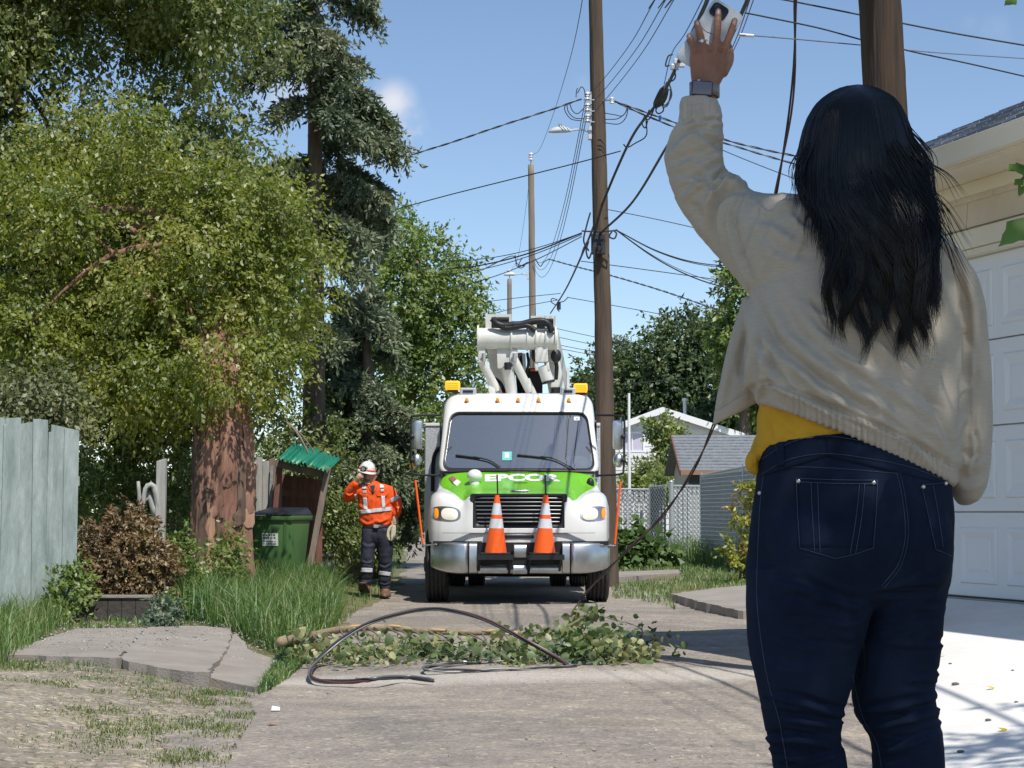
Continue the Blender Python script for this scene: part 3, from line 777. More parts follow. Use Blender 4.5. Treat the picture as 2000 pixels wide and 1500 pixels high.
broad_tree('poplar_tree', [P(800, 1060, 40), P(800, 900, 40), P(800, 700, 40), P(810, 520, 40)], [.2, .18, .13, .06],
    [(P(800, 560, 40), (.95, 1.2, 1.5)), (P(880, 620, 40), (.75, 1.0, 1.1)), (P(860, 740, 40), (1.0, 1.0, 1.0)), (P(780, 480, 40.5), (.5, .8, .8)), (P(760, 700, 40), (.9, 1, 1.2)), (P(800, 850, 39), (.7, .8, .9)), (P(905, 560, 40), (.35, .6, .7))],
    1900, 14, 0.12, g_mid, 'fresh green broad tree behind the truck on its left', seed=6.0, twig=0.45, droop=0.3)
# dead sticks poking out of the spruce
stick = thing('dead_branch', P(505, 790, 27), 'bare grey dead branch reaching down toward the shelter roof', 'branch')
link('stick', npmesh('stick', *tube_np(curve_pts([P(500, 790, 27), P(545, 815, 26.8), P(580, 845, 26.6), P(610, 900, 26.4)], 12), np.linspace(.035, .01, 12), 6), True), m_twig, stick)
link('twig', npmesh('twig', *tube_np(curve_pts([P(560, 828, 26.7), P(590, 850, 26.6), P(622, 895, 26.5)], 8), np.linspace(.016, .006, 8), 5), True), m_twig, stick)
# the trees on the right, far off
broad_tree('elm_tree', [P(1345, 1060, 78), P(1345, 900, 78), P(1350, 750, 78)], [.4, .35, .2],
    [(P(1330, 690, 78), (1.7, 2, 1.9)), (P(1400, 740, 78), (1.6, 2, 2.0)), (P(1290, 760, 78), (1.8, 2, 1.6)), (P(1380, 640, 78), (1.0, 1.5, .8)), (P(1230, 760, 79), (1.5, 2, 1.7)), (P(1340, 820, 78), (3, 2, 1.2))],
    2300, 12, 0.24, g_far, 'large dark green tree above the white gabled house', group='trees beyond the houses', seed=2.0, nl=6, twig=0.7, limb_r=.1)
broad_tree('elm_tree', [P(1170, 1060, 85), P(1172, 900, 85), P(1175, 800, 85)], [.35, .3, .2],
    [(P(1180, 745, 85), (1.3, 2, 1.2)), (P(1160, 790, 85), (1.1, 2, 1.1)), (P(1215, 800, 85), (1.6, 2, 1.6))],
    800, 12, 0.25, g_far, 'dark green tree showing on both sides of the middle pole', group='trees beyond the houses', seed=12.0, nl=4, twig=0.7, limb_r=.1)
broad_tree('ash_tree', [P(1460, 1060, 62), P(1455, 900, 62), P(1450, 650, 62)], [.3, .25, .12],
    [(P(1440, 640, 62), (.8, 1.2, 1.2)), (P(1455, 540, 62), (.75, 1, .9)), (P(1480, 720, 62), (1.3, 1.2, 1.6)), (P(1470, 480, 62), (.6, .8, .7))],
    900, 12, 0.2, g_mid, 'taller green tree half hidden behind the raised jacket sleeve', group='trees beyond the houses', seed=8.0, nl=5, twig=0.55)
broad_tree('far_spruce_tree', [P(1212, 1060, 90), P(1212, 700, 90)], [.2, .05],
    [(P(1205, 690, 90), (.3, .4, .8)), (P(1218, 690, 90), (.25, .4, .6)), (P(1212, 740, 90), (.6, .6, .8))], 240, 12, 0.2, g_spr2, 'small pointed treetop just right of the middle pole', seed=18.0, nl=2, twig=0.5)
broad_tree('young_tree', [P(1280, 1040, 53), P(1280, 960, 53), P(1285, 880, 53)], [.06, .05, .03],
    [(P(1292, 828, 53), (.35, .4, .22)), (P(1305, 850, 53), (.3, .4, .3)), (P(1275, 925, 52), (.55, .5, .3)), (P(1250, 940, 52), (.4, .4, .25)), (P(1300, 890, 53), (.3, .4, .35)), (P(1290, 945, 51), (.4, .4, .25))],
    420, 12, 0.15, g_light, 'young light green tree in front of the white house', seed=28.0, nl=5, twig=0.4, limb_r=.03)
broad_tree('young_tree', [P(1430, 1040, 72), P(1430, 960, 72), P(1430, 830, 72)], [.08, .06, .03],
    [(P(1412, 805, 64), (.8, .6, .6)), (P(1450, 790, 64), (.9, .6, .7))],
    360, 12, 0.16, g_far, 'low dark tree behind the grey shed roof', seed=38.0, nl=4, twig=0.45, limb_r=.03)

# foreground tree on the right that shades the waving person; only its branch tips hang into the view
g_near = LM('bright near leaves', [(0.08, 0.17, 0.02), (0.12, 0.23, 0.03), (0.16, 0.28, 0.04)], 0.45)
ft = thing('shade_tree', (4.6, 0.2, 0.0), 'green leafy branch tips hanging in at the right edge', 'tree')
link('trunk', npmesh('trunk', *tube_np(curve_pts([(4.6, .2, -.1), (4.5, .4, 1.6), (4.2, .8, 3.2), (3.4, 1.3, 4.8), (2.4, 1.6, 5.6)], 16), np.linspace(.17, .05, 16), 12), True), m_bark, ft)
V, F, cl = crown([(Vector((1.72, 1.25, 5.2)), (1.25, 1.15, .9)), (Vector((1.1, 1.75, 5.1)), (.8, .7, .6)), (Vector((2.4, .5, 5.3)), (1.0, 1.0, .8))], 640, 15, 0.10, 40.0, twig=.35)
link('crown', npmesh('crown', V, F), g_near, ft)
V, F, cl2 = crown([(Vector((4.7, 4.8, 6.2)), (1.2, 1.0, .7))], 130, 14, 0.10, 44.0, twig=.4)
link('outer_crown', npmesh('outer_crown', V, F), g_near, ft)
for k in range(8):
    b = cl[RNG.integers(len(cl))]
    link('limb', npmesh('limb', *tube_np(limb_curve((3.4, 1.3, 4.8), b), np.linspace(.04, .008, 9), 6), True), m_bark, ft)
link('limb', npmesh('limb', *tube_np(limb_curve((4.3, .7, 3.0), (4.7, 4.8, 6.2)), np.linspace(.07, .02, 9), 6), True), m_bark, ft)
# low branch with single big leaves
def big_leaf(base, tip, width, nrm, name='leaf', curl=0.12):
    base = Vector(base); tip = Vector(tip); D = tip - base; ln = D.length; D.normalize(); S = D.cross(Vector(nrm)).normalized(); Nn = S.cross(D)
    prof = [(0, 0.02), (.12, .45), (.28, .95), (.42, 1.0), (.58, .72), (.72, .48), (.86, .22), (1.0, 0.0)]
    V = []; F = []
    for i, (s, w) in enumerate(prof):
        c = base + D * ln * s - Nn * curl * ln * s * s; jag = 1.0 + (0.12 if i % 2 else -0.06)
        V += [c + S * width * .5 * w * jag - Nn * .12 * width * w, c, c - S * width * .5 * w * jag - Nn * .12 * width * w]
    for i in range(len(prof) - 1):
        a = i * 3
        F += [(a, a + 1, a + 4, a + 3), (a + 1, a + 2, a + 5, a + 4)]
    me = bpy.data.meshes.new(name); me.from_pydata([tuple(v) for v in V], [], F); me.polygons.foreach_set('use_smooth', np.ones(len(F), bool)); me.update()
    return me
dl = 3.0
for (bx_, by_, tx_, ty_, w_) in ((2016, 425, 1953, 476, .042), (1990, 322, 1972, 330, .02), (2012, 330, 1978, 326, .03), (1998, 350, 1983, 358, .016), (2002, 362, 1992, 380, .012), (1985, -6, 1964, 6, .02), (2030, 300, 2004, 318, .03), (2060, 430, 2010, 462, .04), (2065, 360, 2035, 400, .04)):
    link('leaf', big_leaf(P(bx_, by_, dl), P(tx_, ty_, dl - .03), w_, (0.1, -1, .5)), g_near, ft)
for pts in ([P(2300, 250, 2.6), P(2120, 300, 2.9), P(2030, 330, 3.0), P(1995, 352, 3.0), P(1990, 380, 3.0)], [P(2120, 300, 2.9), P(2060, 390, 3.0), P(2005, 425, 3.0)], [P(2200, -140, 2.9), P(2060, -60, 3.0), P(1985, -6, 3.0)],
            [(4.2, .8, 3.2), (2.6, 1.6, 2.6), P(2300, 250, 2.6)], [(4.2, .8, 3.2), (2.8, 1.8, 3.0), P(2200, -140, 2.9)]):
    link('twig', npmesh('twig', *tube_np(curve_pts(pts, 12), np.linspace(.006 if len(pts) > 3 else .003, .0016, 12), 6), True), m_twig, ft)

# the far end of the neighbourhood: a belt of trees that reads as one mass
fw = []
for k in range(46):
    xx = -75 + k * 3.4 + random.uniform(-1, 1); yy = 150 + random.uniform(-12, 25)
    if -14 < xx + 6 < 4: yy += 40
    fw.append((Vector((xx, yy, random.uniform(2, 4))), (3.2, 2.5, random.uniform(2.6, 4.2))))
V, F, _ = crown(fw, 5200, 12, 0.75, 77.0, twig=1.4)
link('far_tree_belt', npmesh('far_tree_belt', V, F), g_far, kind='stuff', label='belt of far trees closing the view at the horizon')
# ============================================================ left yard: fence, post, planter, shelter, bins
m_fence = M('blue grey weathered boards', (0.15, 0.19, 0.18), 0.85, c2=(0.42, 0.48, 0.455), vscale=11, bump=1.0, bscale=34, stretch=(1, 1, 0.16), contrast=1.0, detail=9)
m_wood_grey = M('silver grey old wood', (0.26, 0.25, 0.23), 0.9, c2=(0.48, 0.47, 0.44), vscale=8, bump=0.8, bscale=24, stretch=(1, 1, 0.14), contrast=0.9)
m_wood_red = M('faded red boards', (0.12, 0.05, 0.04), 0.85, c2=(0.26, 0.13, 0.09), vscale=7, bump=0.6, bscale=26, stretch=(1, 1, 0.14), contrast=0.9)
m_wood_brown = M('brown rough boards', (0.13, 0.10, 0.08), 0.9, c2=(0.3, 0.24, 0.19), vscale=8, bump=0.8, bscale=26, stretch=(1, 1, 0.14), contrast=0.9)
m_black = M('matt black plastic', (0.018, 0.018, 0.022), 0.45)
m_bin = M('green bin plastic', (0.07, 0.15, 0.05), 0.42, c2=(0.085, 0.18, 0.06), vscale=3, bump=0.05)
m_lid = M('dark bin lid plastic', (0.02, 0.022, 0.03), 0.35)
m_white = M('plain white paint', (0.75, 0.75, 0.74), 0.5)

def board(p0, p1, w, th, nrm, mat, parent, name='board', taper=0.0, **k):
    """one plank from p0 (bottom) to p1 (top); w across, th thick, with a slightly rough top"""
    p0 = Vector(p0); p1 = Vector(p1); t = (p1 - p0).normalized(); nrm = Vector(nrm).normalized()
    a = t.cross(nrm).normalized() * w / 2; b = nrm * th / 2; j = random.uniform(-.5, .5) * 0.04
    bb = B(); bb.hexa([p0 - a - b, p0 + a - b, p0 + a + b, p0 - a + b, p1 - a * (1 - taper) - b + t * j, p1 + a * (1 - taper) - b - t * j, p1 + a * (1 - taper) + b - t * j, p1 - a * (1 - taper) + b + t * j])
    return bb.link(name, mat, parent, bevel=min(th, w) * 0.12, **k)

f0 = P(-60, 1215, 17.4); f1 = P(147, 1215, 17.9); f0.z = f1.z = 0.1
t = thing('board_fence', (f0 + f1) / 2, 'blue-grey weathered board fence at the left edge', 'fence')
nb = 7; dirv = (f1 - f0); nrm = Vector((dirv.y, -dirv.x, 0)).normalized()
tops = [818, 810, 812, 822, 815, 828, 834]
for i in range(nb):
    u = (i + 0.5) / nb; p = f0 + dirv * u
    h = P(0, tops[i], p.y).z - 0.1
    lean = random.uniform(-.02, .02)
    board((p.x, p.y + (i % 2) * 0.022, 0.08), (p.x + lean, p.y + (i % 2) * 0.022, 0.08 + h), dirv.length / nb * 1.0, 0.02, nrm, m_fence, t)
    if i in (2, 5): board((p.x - .06, p.y - .03, 0.08), (p.x - .06 + lean, p.y - .03, 0.08 + h * .97), 0.05, 0.03, nrm, m_fence, t, 'batten')
for z in (0.5, 1.5):
    B().beam((f0.x, f0.y + .06, z), (f1.x, f1.y + .06, z), 0.04, 0.09).link('rail', m_fence, t)

# broken grey post with a fork
pp = P(312, 1100, 20.6)
t = thing('wooden_post', (pp.x, pp.y, 0.12), 'broken silver-grey post standing in the brown shrub', 'post')
board((pp.x, pp.y, 0.1), P(316, 898, 20.6), 0.105, 0.10, (0, -1, 0), m_wood_grey, t, 'post')
link('snag', npmesh('snag', *tube_np(curve_pts([P(306, 1010, 20.6), P(290, 965, 20.6), P(275, 985, 20.55), P(270, 940, 20.55)], 10), np.linspace(.05, .02, 10), 6)), m_wood_grey, t)
link('fork', npmesh('fork', *tube_np(curve_pts([P(312, 1000, 20.6), P(300, 950, 20.55), P(284, 955, 20.5), P(278, 1000, 20.5)], 10), np.linspace(.045, .02, 10), 6)), m_wood_grey, t)

# dead brown shrub in a dark planter box
g_brown = LM('dead brown leaves', [(0.1, 0.06, 0.025), (0.17, 0.105, 0.045), (0.24, 0.16, 0.07), (0.2, 0.17, 0.06)], 0.2)
shrub('dead_shrub', P(245, 1085, 18.6), (1, 1, 1), 820, 14, 0.05, g_brown, 'dry brown rounded shrub in front of the dark hedge', 61.0, stems=7,
      blobs=[(P(240, 1090, 18.6), (.44, .35, .42)), (P(190, 1120, 18.6), (.2, .3, .25)), (P(300, 1110, 18.6), (.2, .3, .3)), (P(255, 1030, 18.7), (.25, .25, .2))], twig=.14, base_z=.3)
q = P(205, 1192, 17.9)
t = thing('planter_box', (q.x, q.y, .16), 'low dark planter box with a pale rim under the brown shrub', 'planter')
x0, x1 = P(156, 1190, 17.9).x, P(292, 1190, 17.9).x
m_plant = M('dark stained planter boards', (0.035, 0.03, 0.028), 0.9, c2=(0.1, 0.085, 0.075), vscale=5, bump=.6, bscale=20, contrast=.9)
for k in range(5):
    w_ = (x1 - x0) / 5
    B().box(x0 + k * w_ + .003, x0 + (k + 1) * w_ - .003, q.y, q.y + .03, .12, P(0, 1168, 17.9).z).link('board', m_plant, t)
B().box(x0 - .02, x1 + .02, q.y - .02, q.y + .05, P(0, 1168, 17.9).z, P(0, 1162, 17.9).z).link('rim', m_conc, t, bevel=.005)
B().box(x0, x0 + .03, q.y + .03, q.y + .7, .12, P(0, 1168, 17.9).z).link('side', m_plant, t)
B().box(x1 - .03, x1, q.y + .03, q.y + .7, .12, P(0, 1168, 17.9).z).link('side', m_plant, t)
B().box(x0 + .03, x1 - .03, q.y + .03, q.y + .7, .12, .32).link('earth', m_soil, t)
g_blue = LM('blue green leaves', [(0.1, 0.15, 0.09), (0.15, 0.2, 0.13), (0.22, 0.27, 0.18)], .3)
shrub('sage_plant', P(318, 1200, 16.6), (1, 1, 1), 110, 10, 0.05, g_blue, 'small blue-green leafy plant on the concrete pad', 63.0, stems=4, blobs=[(P(318, 1195, 16.6), (.13, .13, .13)), (P(310, 1225, 16.5), (.12, .12, .1))], twig=.1, base_z=.18, cat='plant')
shrub('leafy_weed', P(130, 1170, 17.6), (1, 1, 1), 150, 10, 0.055, g_mid, 'green weed at the foot of the blue-grey fence', 64.0, stems=4, blobs=[(P(128, 1170, 17.5), (.15, .15, .22)), (P(150, 1120, 17.7), (.1, .15, .15))], twig=.14, base_z=.14, cat='plant')
shrub('leafy_weed', P(350, 1120, 19.0), (1, 1, 1), 200, 10, 0.055, g_mid, 'green weed between the brown shrub and the reddish trunk', 65.0, stems=4, blobs=[(P(350, 1100, 19.0), (.17, .18, .32)), (P(345, 1180, 18.4), (.14, .15, .16))], twig=.14, base_z=.14, cat='plant')
shrub('leafy_weed', P(445, 1090, 20.5), (1, 1, 1), 170, 10, 0.06, g_light, 'yellow-green weed leaning on the left side of the green bin', 66.0, stems=4, blobs=[(P(448, 1080, 20.6), (.17, .15, .28)), (P(430, 1120, 20.4), (.16, .15, .16))], twig=.16, base_z=.14, cat='plant')

# wheeled bins
def wheelie_bin(name, loc, sc_, rz, label, mat, group, sticker=False):
    """built at its own size, 0.58 x 0.7 x 1.06 m, front towards -y"""
    t = thing(name, loc, label, 'bin', group)
    def put(bb, n, m, par=None, **k):
        me = bb.mesh(n, k.get('smooth', False), k.get('bevel', 0))
        R = Matrix.Translation(loc) @ Matrix.Rotation(rz, 4, 'Z') @ Matrix.Scale(sc_, 4)
        me.transform(R); o = link(n, me, m, t)
        if par is not None:
            o.parent = par; o.matrix_parent_inverse = Matrix.Identity(4)
        return o
    b = B(); b.hexa([(-.24, -.27, .06), (.24, -.27, .06), (.24, .2, .06), (-.24, .2, .06), (-.29, -.36, .93), (.29, -.36, .93), (.29, .33, .93), (-.29, .33, .93)])
    put(b, 'body', mat, bevel=.03, smooth=True)
    b = B(); b.hexa([(-.31, -.385, .92), (.31, -.385, .92), (.31, .36, .92), (-.31, .36, .92), (-.315, -.39, .985), (.315, -.39, .985), (.315, .36, .985), (-.315, .36, .985)])
    put(b, 'collar', mat, bevel=.02, smooth=True)
    b = B(); b.hexa([(-.31, -.40, .99), (.31, -.40, .99), (.31, .38, .99), (-.31, .38, .99), (-.26, -.32, 1.02), (.26, -.32, 1.02), (.26, .3, 1.09), (-.26, .3, 1.09)])
    lid = put(b, 'lid', m_lid, bevel=.015, smooth=True)
    put(B().cyl((-.26, .42, 1.0), (.26, .42, 1.0), .018), 'handle', m_lid, smooth=True)
    put(B().box(-.03, .03, -.425, -.40, .965, 1.0), 'lid_grip', m_lid, lid)
    for sx in (-1, 1):
        w = put(B().cyl((sx * .25, .27, .11), (sx * .31, .27, .11), .11, seg=18), 'wheel', m_black, smooth=True)
        put(B().cyl((sx * .311, .27, .11), (sx * .318, .27, .11), .05, seg=12), 'hub', m_lid, w)
    for sx in (-.17, .17):
        put(B().hexa([(sx - .02, -.283, .1), (sx + .02, -.283, .1), (sx + .02, -.26, .1), (sx - .02, -.26, .1), (sx * 1.2 - .02, -.366, .9), (sx * 1.2 + .02, -.366, .9), (sx * 1.2 + .02, -.34, .9), (sx * 1.2 - .02, -.34, .9)]), 'rib', mat)
    if sticker:
        def fy(z): return -.27 - .09 * (z - .06) / .87 - .003
        x0, x1, z0, z1 = -.115, .10, .60, .76
        st = put(B().hexa([(x0, fy(z0) - .002, z0), (x1, fy(z0) - .002, z0), (x1, fy(z0) + .002, z0), (x0, fy(z0) + .002, z0), (x0, fy(z1) - .002, z1), (x1, fy(z1) - .002, z1), (x1, fy(z1) + .002, z1), (x0, fy(z1) + .002, z1)]), 'label_plate', m_white)
        # worn, unreadable print
        rr = random.Random(5)
        for row, zz in enumerate((.725, .69, .65, .62)):
            x = x0 + .015
            while x < x1 - .03:
                w = rr.uniform(.01, .03); h = .022 if row < 2 else .012
                put(B().hexa([(x, fy(zz) - .0035, zz), (x + w, fy(zz) - .0035, zz), (x + w, fy(zz) - .001, zz), (x, fy(zz) - .001, zz), (x, fy(zz + h) - .0035, zz + h), (x + w, fy(zz + h) - .0035, zz + h), (x + w, fy(zz + h) - .001, zz + h), (x, fy(zz + h) - .001, zz + h)]), 'print_mark', mat, st)
                x += w + rr.uniform(.006, .015)
    return t
bp_ = P(540, 1150, 24.4)
wheelie_bin('wheelie_bin', Vector((bp_.x, bp_.y + .35, 0.13)), 1.04, math.radians(-14), 'green wheelie bin with dark lid and white label in tall grass', m_bin, 'green wheelie bins', True)
for (px, d, s_, lab) in ((699, 41, .72, 'green bin partly hidden behind the legs of the worker'), (780, 66, .72, 'green bin on the verge just right of the worker'), (815, 76, .75, 'farthest green bin, close to the left side of the truck')):
    c = P(px, 1060, d); wheelie_bin('wheelie_bin', Vector((c.x, c.y, 0.12)), s_, math.radians(-10), lab, m_bin, 'green wheelie bins')
def sack(name, c, r, mat, label, seed):
    V = []; rs = random.Random(seed)
    b = B(); b.ball(c, *r, 18, 12)
    b.v = [(v[0] + .12 * r[0] * mnoise.noise(Vector(v) * 9), v[1], max(v[2] + .16 * r[2] * mnoise.noise(Vector(v) * 7 + Vector((3, 1, 2))), c[2] - r[2] * .8)) for v in b.v]
    t = thing(name, (c[0], c[1], c[2] - r[2]), label, 'sack')
    b.link('body', mat, t, smooth=True)
    V_, F_ = tube_np(curve_pts([(c[0], c[1], c[2] + r[2] * .8), (c[0] + .02, c[1], c[2] + r[2] * 1.15), (c[0] + .06, c[1], c[2] + r[2] * 1.35)], 6), [.05, .03, .04, .06, .05, .02], 8)
    link('knot', npmesh('knot', V_, F_, True), mat, t)
c = P(698, 1094, 33); sack('plastic_sack', (c.x, c.y, .26), (.11, .11, .16), M('blue plastic film', (0.05, .2, .5), .35, c2=(.2, .4, .65), vscale=6), 'blue plastic sack behind the left leg of the worker', 1)
c = P(683, 1096, 32); sack('plastic_sack', (c.x, c.y, .25), (.09, .1, .15), M('ochre plastic film', (0.35, .23, .05), .5), 'ochre sack in the thicket left of the worker', 2)
c = P(732, 1080, 36); sack('plastic_sack', (c.x, c.y, .28), (.16, .12, .22), M('bright blue plastic film', (0.05, .22, .55), .35, c2=(.2, .4, .65), vscale=6), 'blue plastic sack seen between the legs of the worker', 4)
c = P(797, 1044, 68); sack('plastic_sack', (c.x, c.y, .32), (.2, .2, .25), M('white plastic film', (.6, .6, .62), .4), 'white sack between the two far green bins', 3)

# leaning shelter with green corrugated roof
sh = P(585, 1120, 26.0)
t = thing('lean_to_shelter', (sh.x, sh.y, .12), 'leaning wooden shelter with green corrugated roof behind the bin', 'shelter')
def pb(a, b_, w, th, mat, name='board', nrm=(0, -1, 0)): return board(P(*a), P(*b_), w, th, nrm, mat, t, name)
pb((602, 1125, 25.6), (641, 912, 25.6), .085, .08, m_wood_brown, 'post')
pb((536, 1020, 25.7), (546, 902, 25.7), .07, .07, m_wood_red, 'post')
pb((540, 905, 25.65), (636, 929, 25.65), .10, .07, m_wood_brown, 'beam')
for i in range(4): pb((505 + i * 13, 1120, 26.0 - .01 * (i % 2)), (507 + i * 12.5, 893 + (i * 7) % 12, 26.0 - .01 * (i % 2)), .088, .022, m_wood_grey if i < 2 else m_wood_brown)
pb((528, 1000, 25.93), (531, 910, 25.93), .045, .02, M('peeling pale blue paint', (.35, .42, .47), .8, c2=(.2, .12, .1), vscale=14, contrast=.9), 'batten')
for i in range(7): pb((548 + i * 12.5, 1100, 26.9 + .01 * (i % 2)), (549 + i * 12.5, 925 + 2 * i, 26.9 + .01 * (i % 2)), .092, .02, m_wood_red)
pb((548, 962, 26.4), (625, 968, 26.4), .09, .05, m_wood_red, 'shelf_rail')
pb((560, 1000, 26.3), (618, 1012, 26.3), .08, .05, m_wood_brown, 'shelf_rail')
pb((590, 1100, 26.85), (612, 935, 26.3), .06, .05, m_wood_red, 'brace')
m_croof = M('green corrugated plastic', (0.01, 0.14, 0.085), .4, c2=(.02, .2, .12), vscale=4)
for k, (a, b_) in enumerate((((545, 896, 25.6), (600, 911, 25.55)), ((588, 903, 25.55), (642, 921, 25.5)))):
    n = 40; V = []; A = np.array(P(*a)); C = np.array(P(*b_)); dd = np.array([0.05, 1.3, .06 if k == 0 else .02]) + np.array([0, 0, .2])
    for i in range(n + 1):
        u = i / n; w = .022 * math.sin(u * 2 * math.pi * 7)
        ragged = .08 * mnoise.noise(Vector((u * 9, k, 0)))
        p = A * (1 - u) + C * u
        V += [tuple(p + np.array([0, -.1 + ragged, w])), tuple(p + dd + np.array([0, 0, w])), tuple(p + np.array([0, -.1 + ragged, w - .006])), tuple(p + dd + np.array([0, 0, w - .006]))]
    F = []
    for i in range(n):
        a0 = i * 4; b0 = a0 + 4
        F += [(a0, b0, b0 + 1, a0 + 1), (a0 + 2, a0 + 3, b0 + 3, b0 + 2), (a0, a0 + 2, b0 + 2, b0)]
    link('roof_sheet', npmesh('roof_sheet', V, F, True), m_croof, t)
for (px, tw) in ((612, 70), (626, 40), (640, 55)):
    c_ = P(px, 1100, 27.6)
    sack('rubbish_bag', (c_.x, c_.y, .3), (.12, .12, .2), m_black, {612: 'black rubbish bag leaning at the foot of the shelter post', 626: 'smaller black bag in the shade right of the shelter', 640: 'black bag farthest right under the dark thicket'}[px], px)
# ============================================================ right side: garage, ramp, houses, fences
m_siding = M('beige siding', (0.66, 0.56, 0.42), .7, c2=(.73, .63, .48), vscale=3)
m_cream = M('cream painted trim', (0.78, 0.70, 0.54), .5, c2=(.82, .75, .6), vscale=2)
m_doorw = M('white garage door enamel', (0.86, 0.87, 0.88), .4, c2=(.80, .81, .82), vscale=1.2, contrast=1.2, detail=8)
m_found = M('grey foundation concrete', (.33, .32, .3), .9, c2=(.42, .41, .39), vscale=4, bump=.4, bscale=50)
m_shing = M('grey asphalt shingle', (0.22, 0.23, 0.26), .85, c2=(.36, .37, .41), vscale=20, bump=.6, bscale=90)
GA = P(1850, 1165, 14.0)                      # a point at the foot of the door
GT = Vector((-1150.0, FPX, 0)).normalized()   # along the front, away from the camera
GN = Vector((-GT.y, GT.x, 0))                 # out of the front, towards the alley
if GN.x > 0: GN = -GN
def GQ(u, q, z): return Vector((GA.x, GA.y, 0)) + GT * u + GN * q + Vector((0, 0, z))
ZF = GA.z
def u_at(px, q=0.0):
    """where along the front (or along a line q metres out from it) the view ray at column px meets it"""
    r = ray_dir(px, 800); g = GQ(0, q, 0)
    det = -GT.x * r.y + r.x * GT.y
    return (g.x * r.y - r.x * g.y) / det
uC = u_at(1580); uR = -6.0
zE = P(1810, 345, GQ(u_at(1810, .44), 0.44, 0).y).z        # underside of the eave fascia
zT = P(1810, 300, GQ(u_at(1810, .55), 0.55, 0).y).z        # top of fascia
zD = P(1900, 488, GQ(u_at(1900), 0, 0).y).z           # door top
uJ = u_at(1760)                                       # door jamb, hidden behind the person
garage = thing('garage', GQ(0, 0, ZF), 'cream garage with white panelled door and shingled hip roof', 'garage')
def gbox(name, u0, u1, q0, q1, z0, z1, mat, parent=None, bevel=0.0, **k):
    b = B(); b.hexa([GQ(u0, q0, z0), GQ(u1, q0, z0), GQ(u1, q1, z0), GQ(u0, q1, z0), GQ(u0, q0, z1), GQ(u1, q0, z1), GQ(u1, q1, z1), GQ(u0, q1, z1)])
    return b.link(name, mat, parent or garage, bevel=bevel, **k)
gbox('foundation', uR, uC - .05, -.22, -.02, -.3, ZF, m_found)
gbox('end_foundation', uC - .25, uC - .05, -6, -.22, -.3, ZF, m_found)
gbox('wall', uJ + .12, uC, -.2, 0, ZF, zE, m_siding)
gbox('end_wall', uC - .2, uC, -6, -.2, ZF, zE, m_siding)
gbox('rear_wall', uR, uC, -6.2, -6, -.3, zE, m_siding)
gbox('header', uR, uJ + .12, -.2, 0, zD + .14, zE, m_siding)
zs = zD + .16; k = 0
while zs < zE - .02:                                  # lapped siding boards over the door
    zz = min(zs + .19, zE - .004); cut = uJ - 1.05 - .37 * (k % 2)
    for (a, b_) in ((uR, cut - .004), (cut + .004, uC + .01)):
        b = B(); b.hexa([GQ(a, .002, zs), GQ(b_, .002, zs), GQ(b_, .03, zs), GQ(a, .03, zs), GQ(a, .002, zz), GQ(b_, .002, zz), GQ(b_, .012, zz), GQ(a, .012, zz)])
        b.link('siding_board', m_siding, garage)
    zs += .19; k += 1
zs = ZF + .02
while zs < zD + .15:
    b = B(); zz = zs + .185; b.hexa([GQ(uJ + .14, .002, zs), GQ(uC + .01, .002, zs), GQ(uC + .01, .03, zs), GQ(uJ + .14, .03, zs), GQ(uJ + .14, .002, zz), GQ(uC + .01, .002, zz), GQ(uC + .01, .012, zz), GQ(uJ + .14, .012, zz)])
    b.link('siding_board', m_siding, garage); zs += .19
gbox('door_trim', uR, uJ + .02, .004, .05, zD, zD + .14, m_cream, bevel=.006)
gbox('door_stop', uR, uJ - .0, -.05, .03, zD - .05, zD - .004, m_cream, bevel=.004)
gbox('door_jamb', uJ + .002, uJ + .12, -.1, .05, ZF, zD - .003, m_cream, bevel=.006)
# sectional door: four sections with raised panels
door = thing('garage_door', GQ(0, 0, ZF), None, None)
door.parent = garage; door.matrix_parent_inverse = Matrix.Translation(-garage.location); del_ = [k for k in door.keys()]
for sI in range(4):
    z0 = ZF + .012 + (zD - ZF - .06) * sI / 4; z1 = ZF + .012 + (zD - ZF - .06) * (sI + 1) / 4 - .012
    b = B(); b.hexa([GQ(uR, -.10, z0), GQ(uJ - .01, -.10, z0), GQ(uJ - .01, -.055, z0), GQ(uR, -.055, z0), GQ(uR, -.10, z1), GQ(uJ - .01, -.10, z1), GQ(uJ - .01, -.055, z1), GQ(uR, -.055, z1)])
    sec = b.link('door_section', m_doorw, door, bevel=.004)
    u = uJ - .14; hgt = z1 - z0
    while u - .62 > uR:
        ua, ub = u - .50, u
        za, zb = z0 + .15 * hgt, z1 - .17 * hgt
        b = B()
        def rect(i, qq): return [GQ(ua + i, qq, za + i), GQ(ub - i, qq, za + i), GQ(ub - i, qq, zb - i), GQ(ua + i, qq, zb - i)]
        A_, B_, C_, D_ = rect(0, -.054), rect(.012, -.040), rect(.035, -.040), rect(.085, -.052)
        E_ = rect(.11, -.046)
        V = A_ + B_ + C_ + D_ + E_; F = []
        for r_ in range(4):
            for c_ in range(4): F.append((r_ * 4 + c_, r_ * 4 + (c_ + 1) % 4, r_ * 4 + 4 + (c_ + 1) % 4, r_ * 4 + 4 + c_))
        F.append((16, 17, 18, 19)); b.add(V, F)
        b.link('door_panel', m_doorw, door)
        u -= .62
gbox('door_core', uR, uJ - .01, -.14, -.101, ZF, zD - .05, m_doorw, door)
gbox('weather_strip', uR, uJ - .01, -.10, -.04, ZF - .02, ZF + .010, m_black)
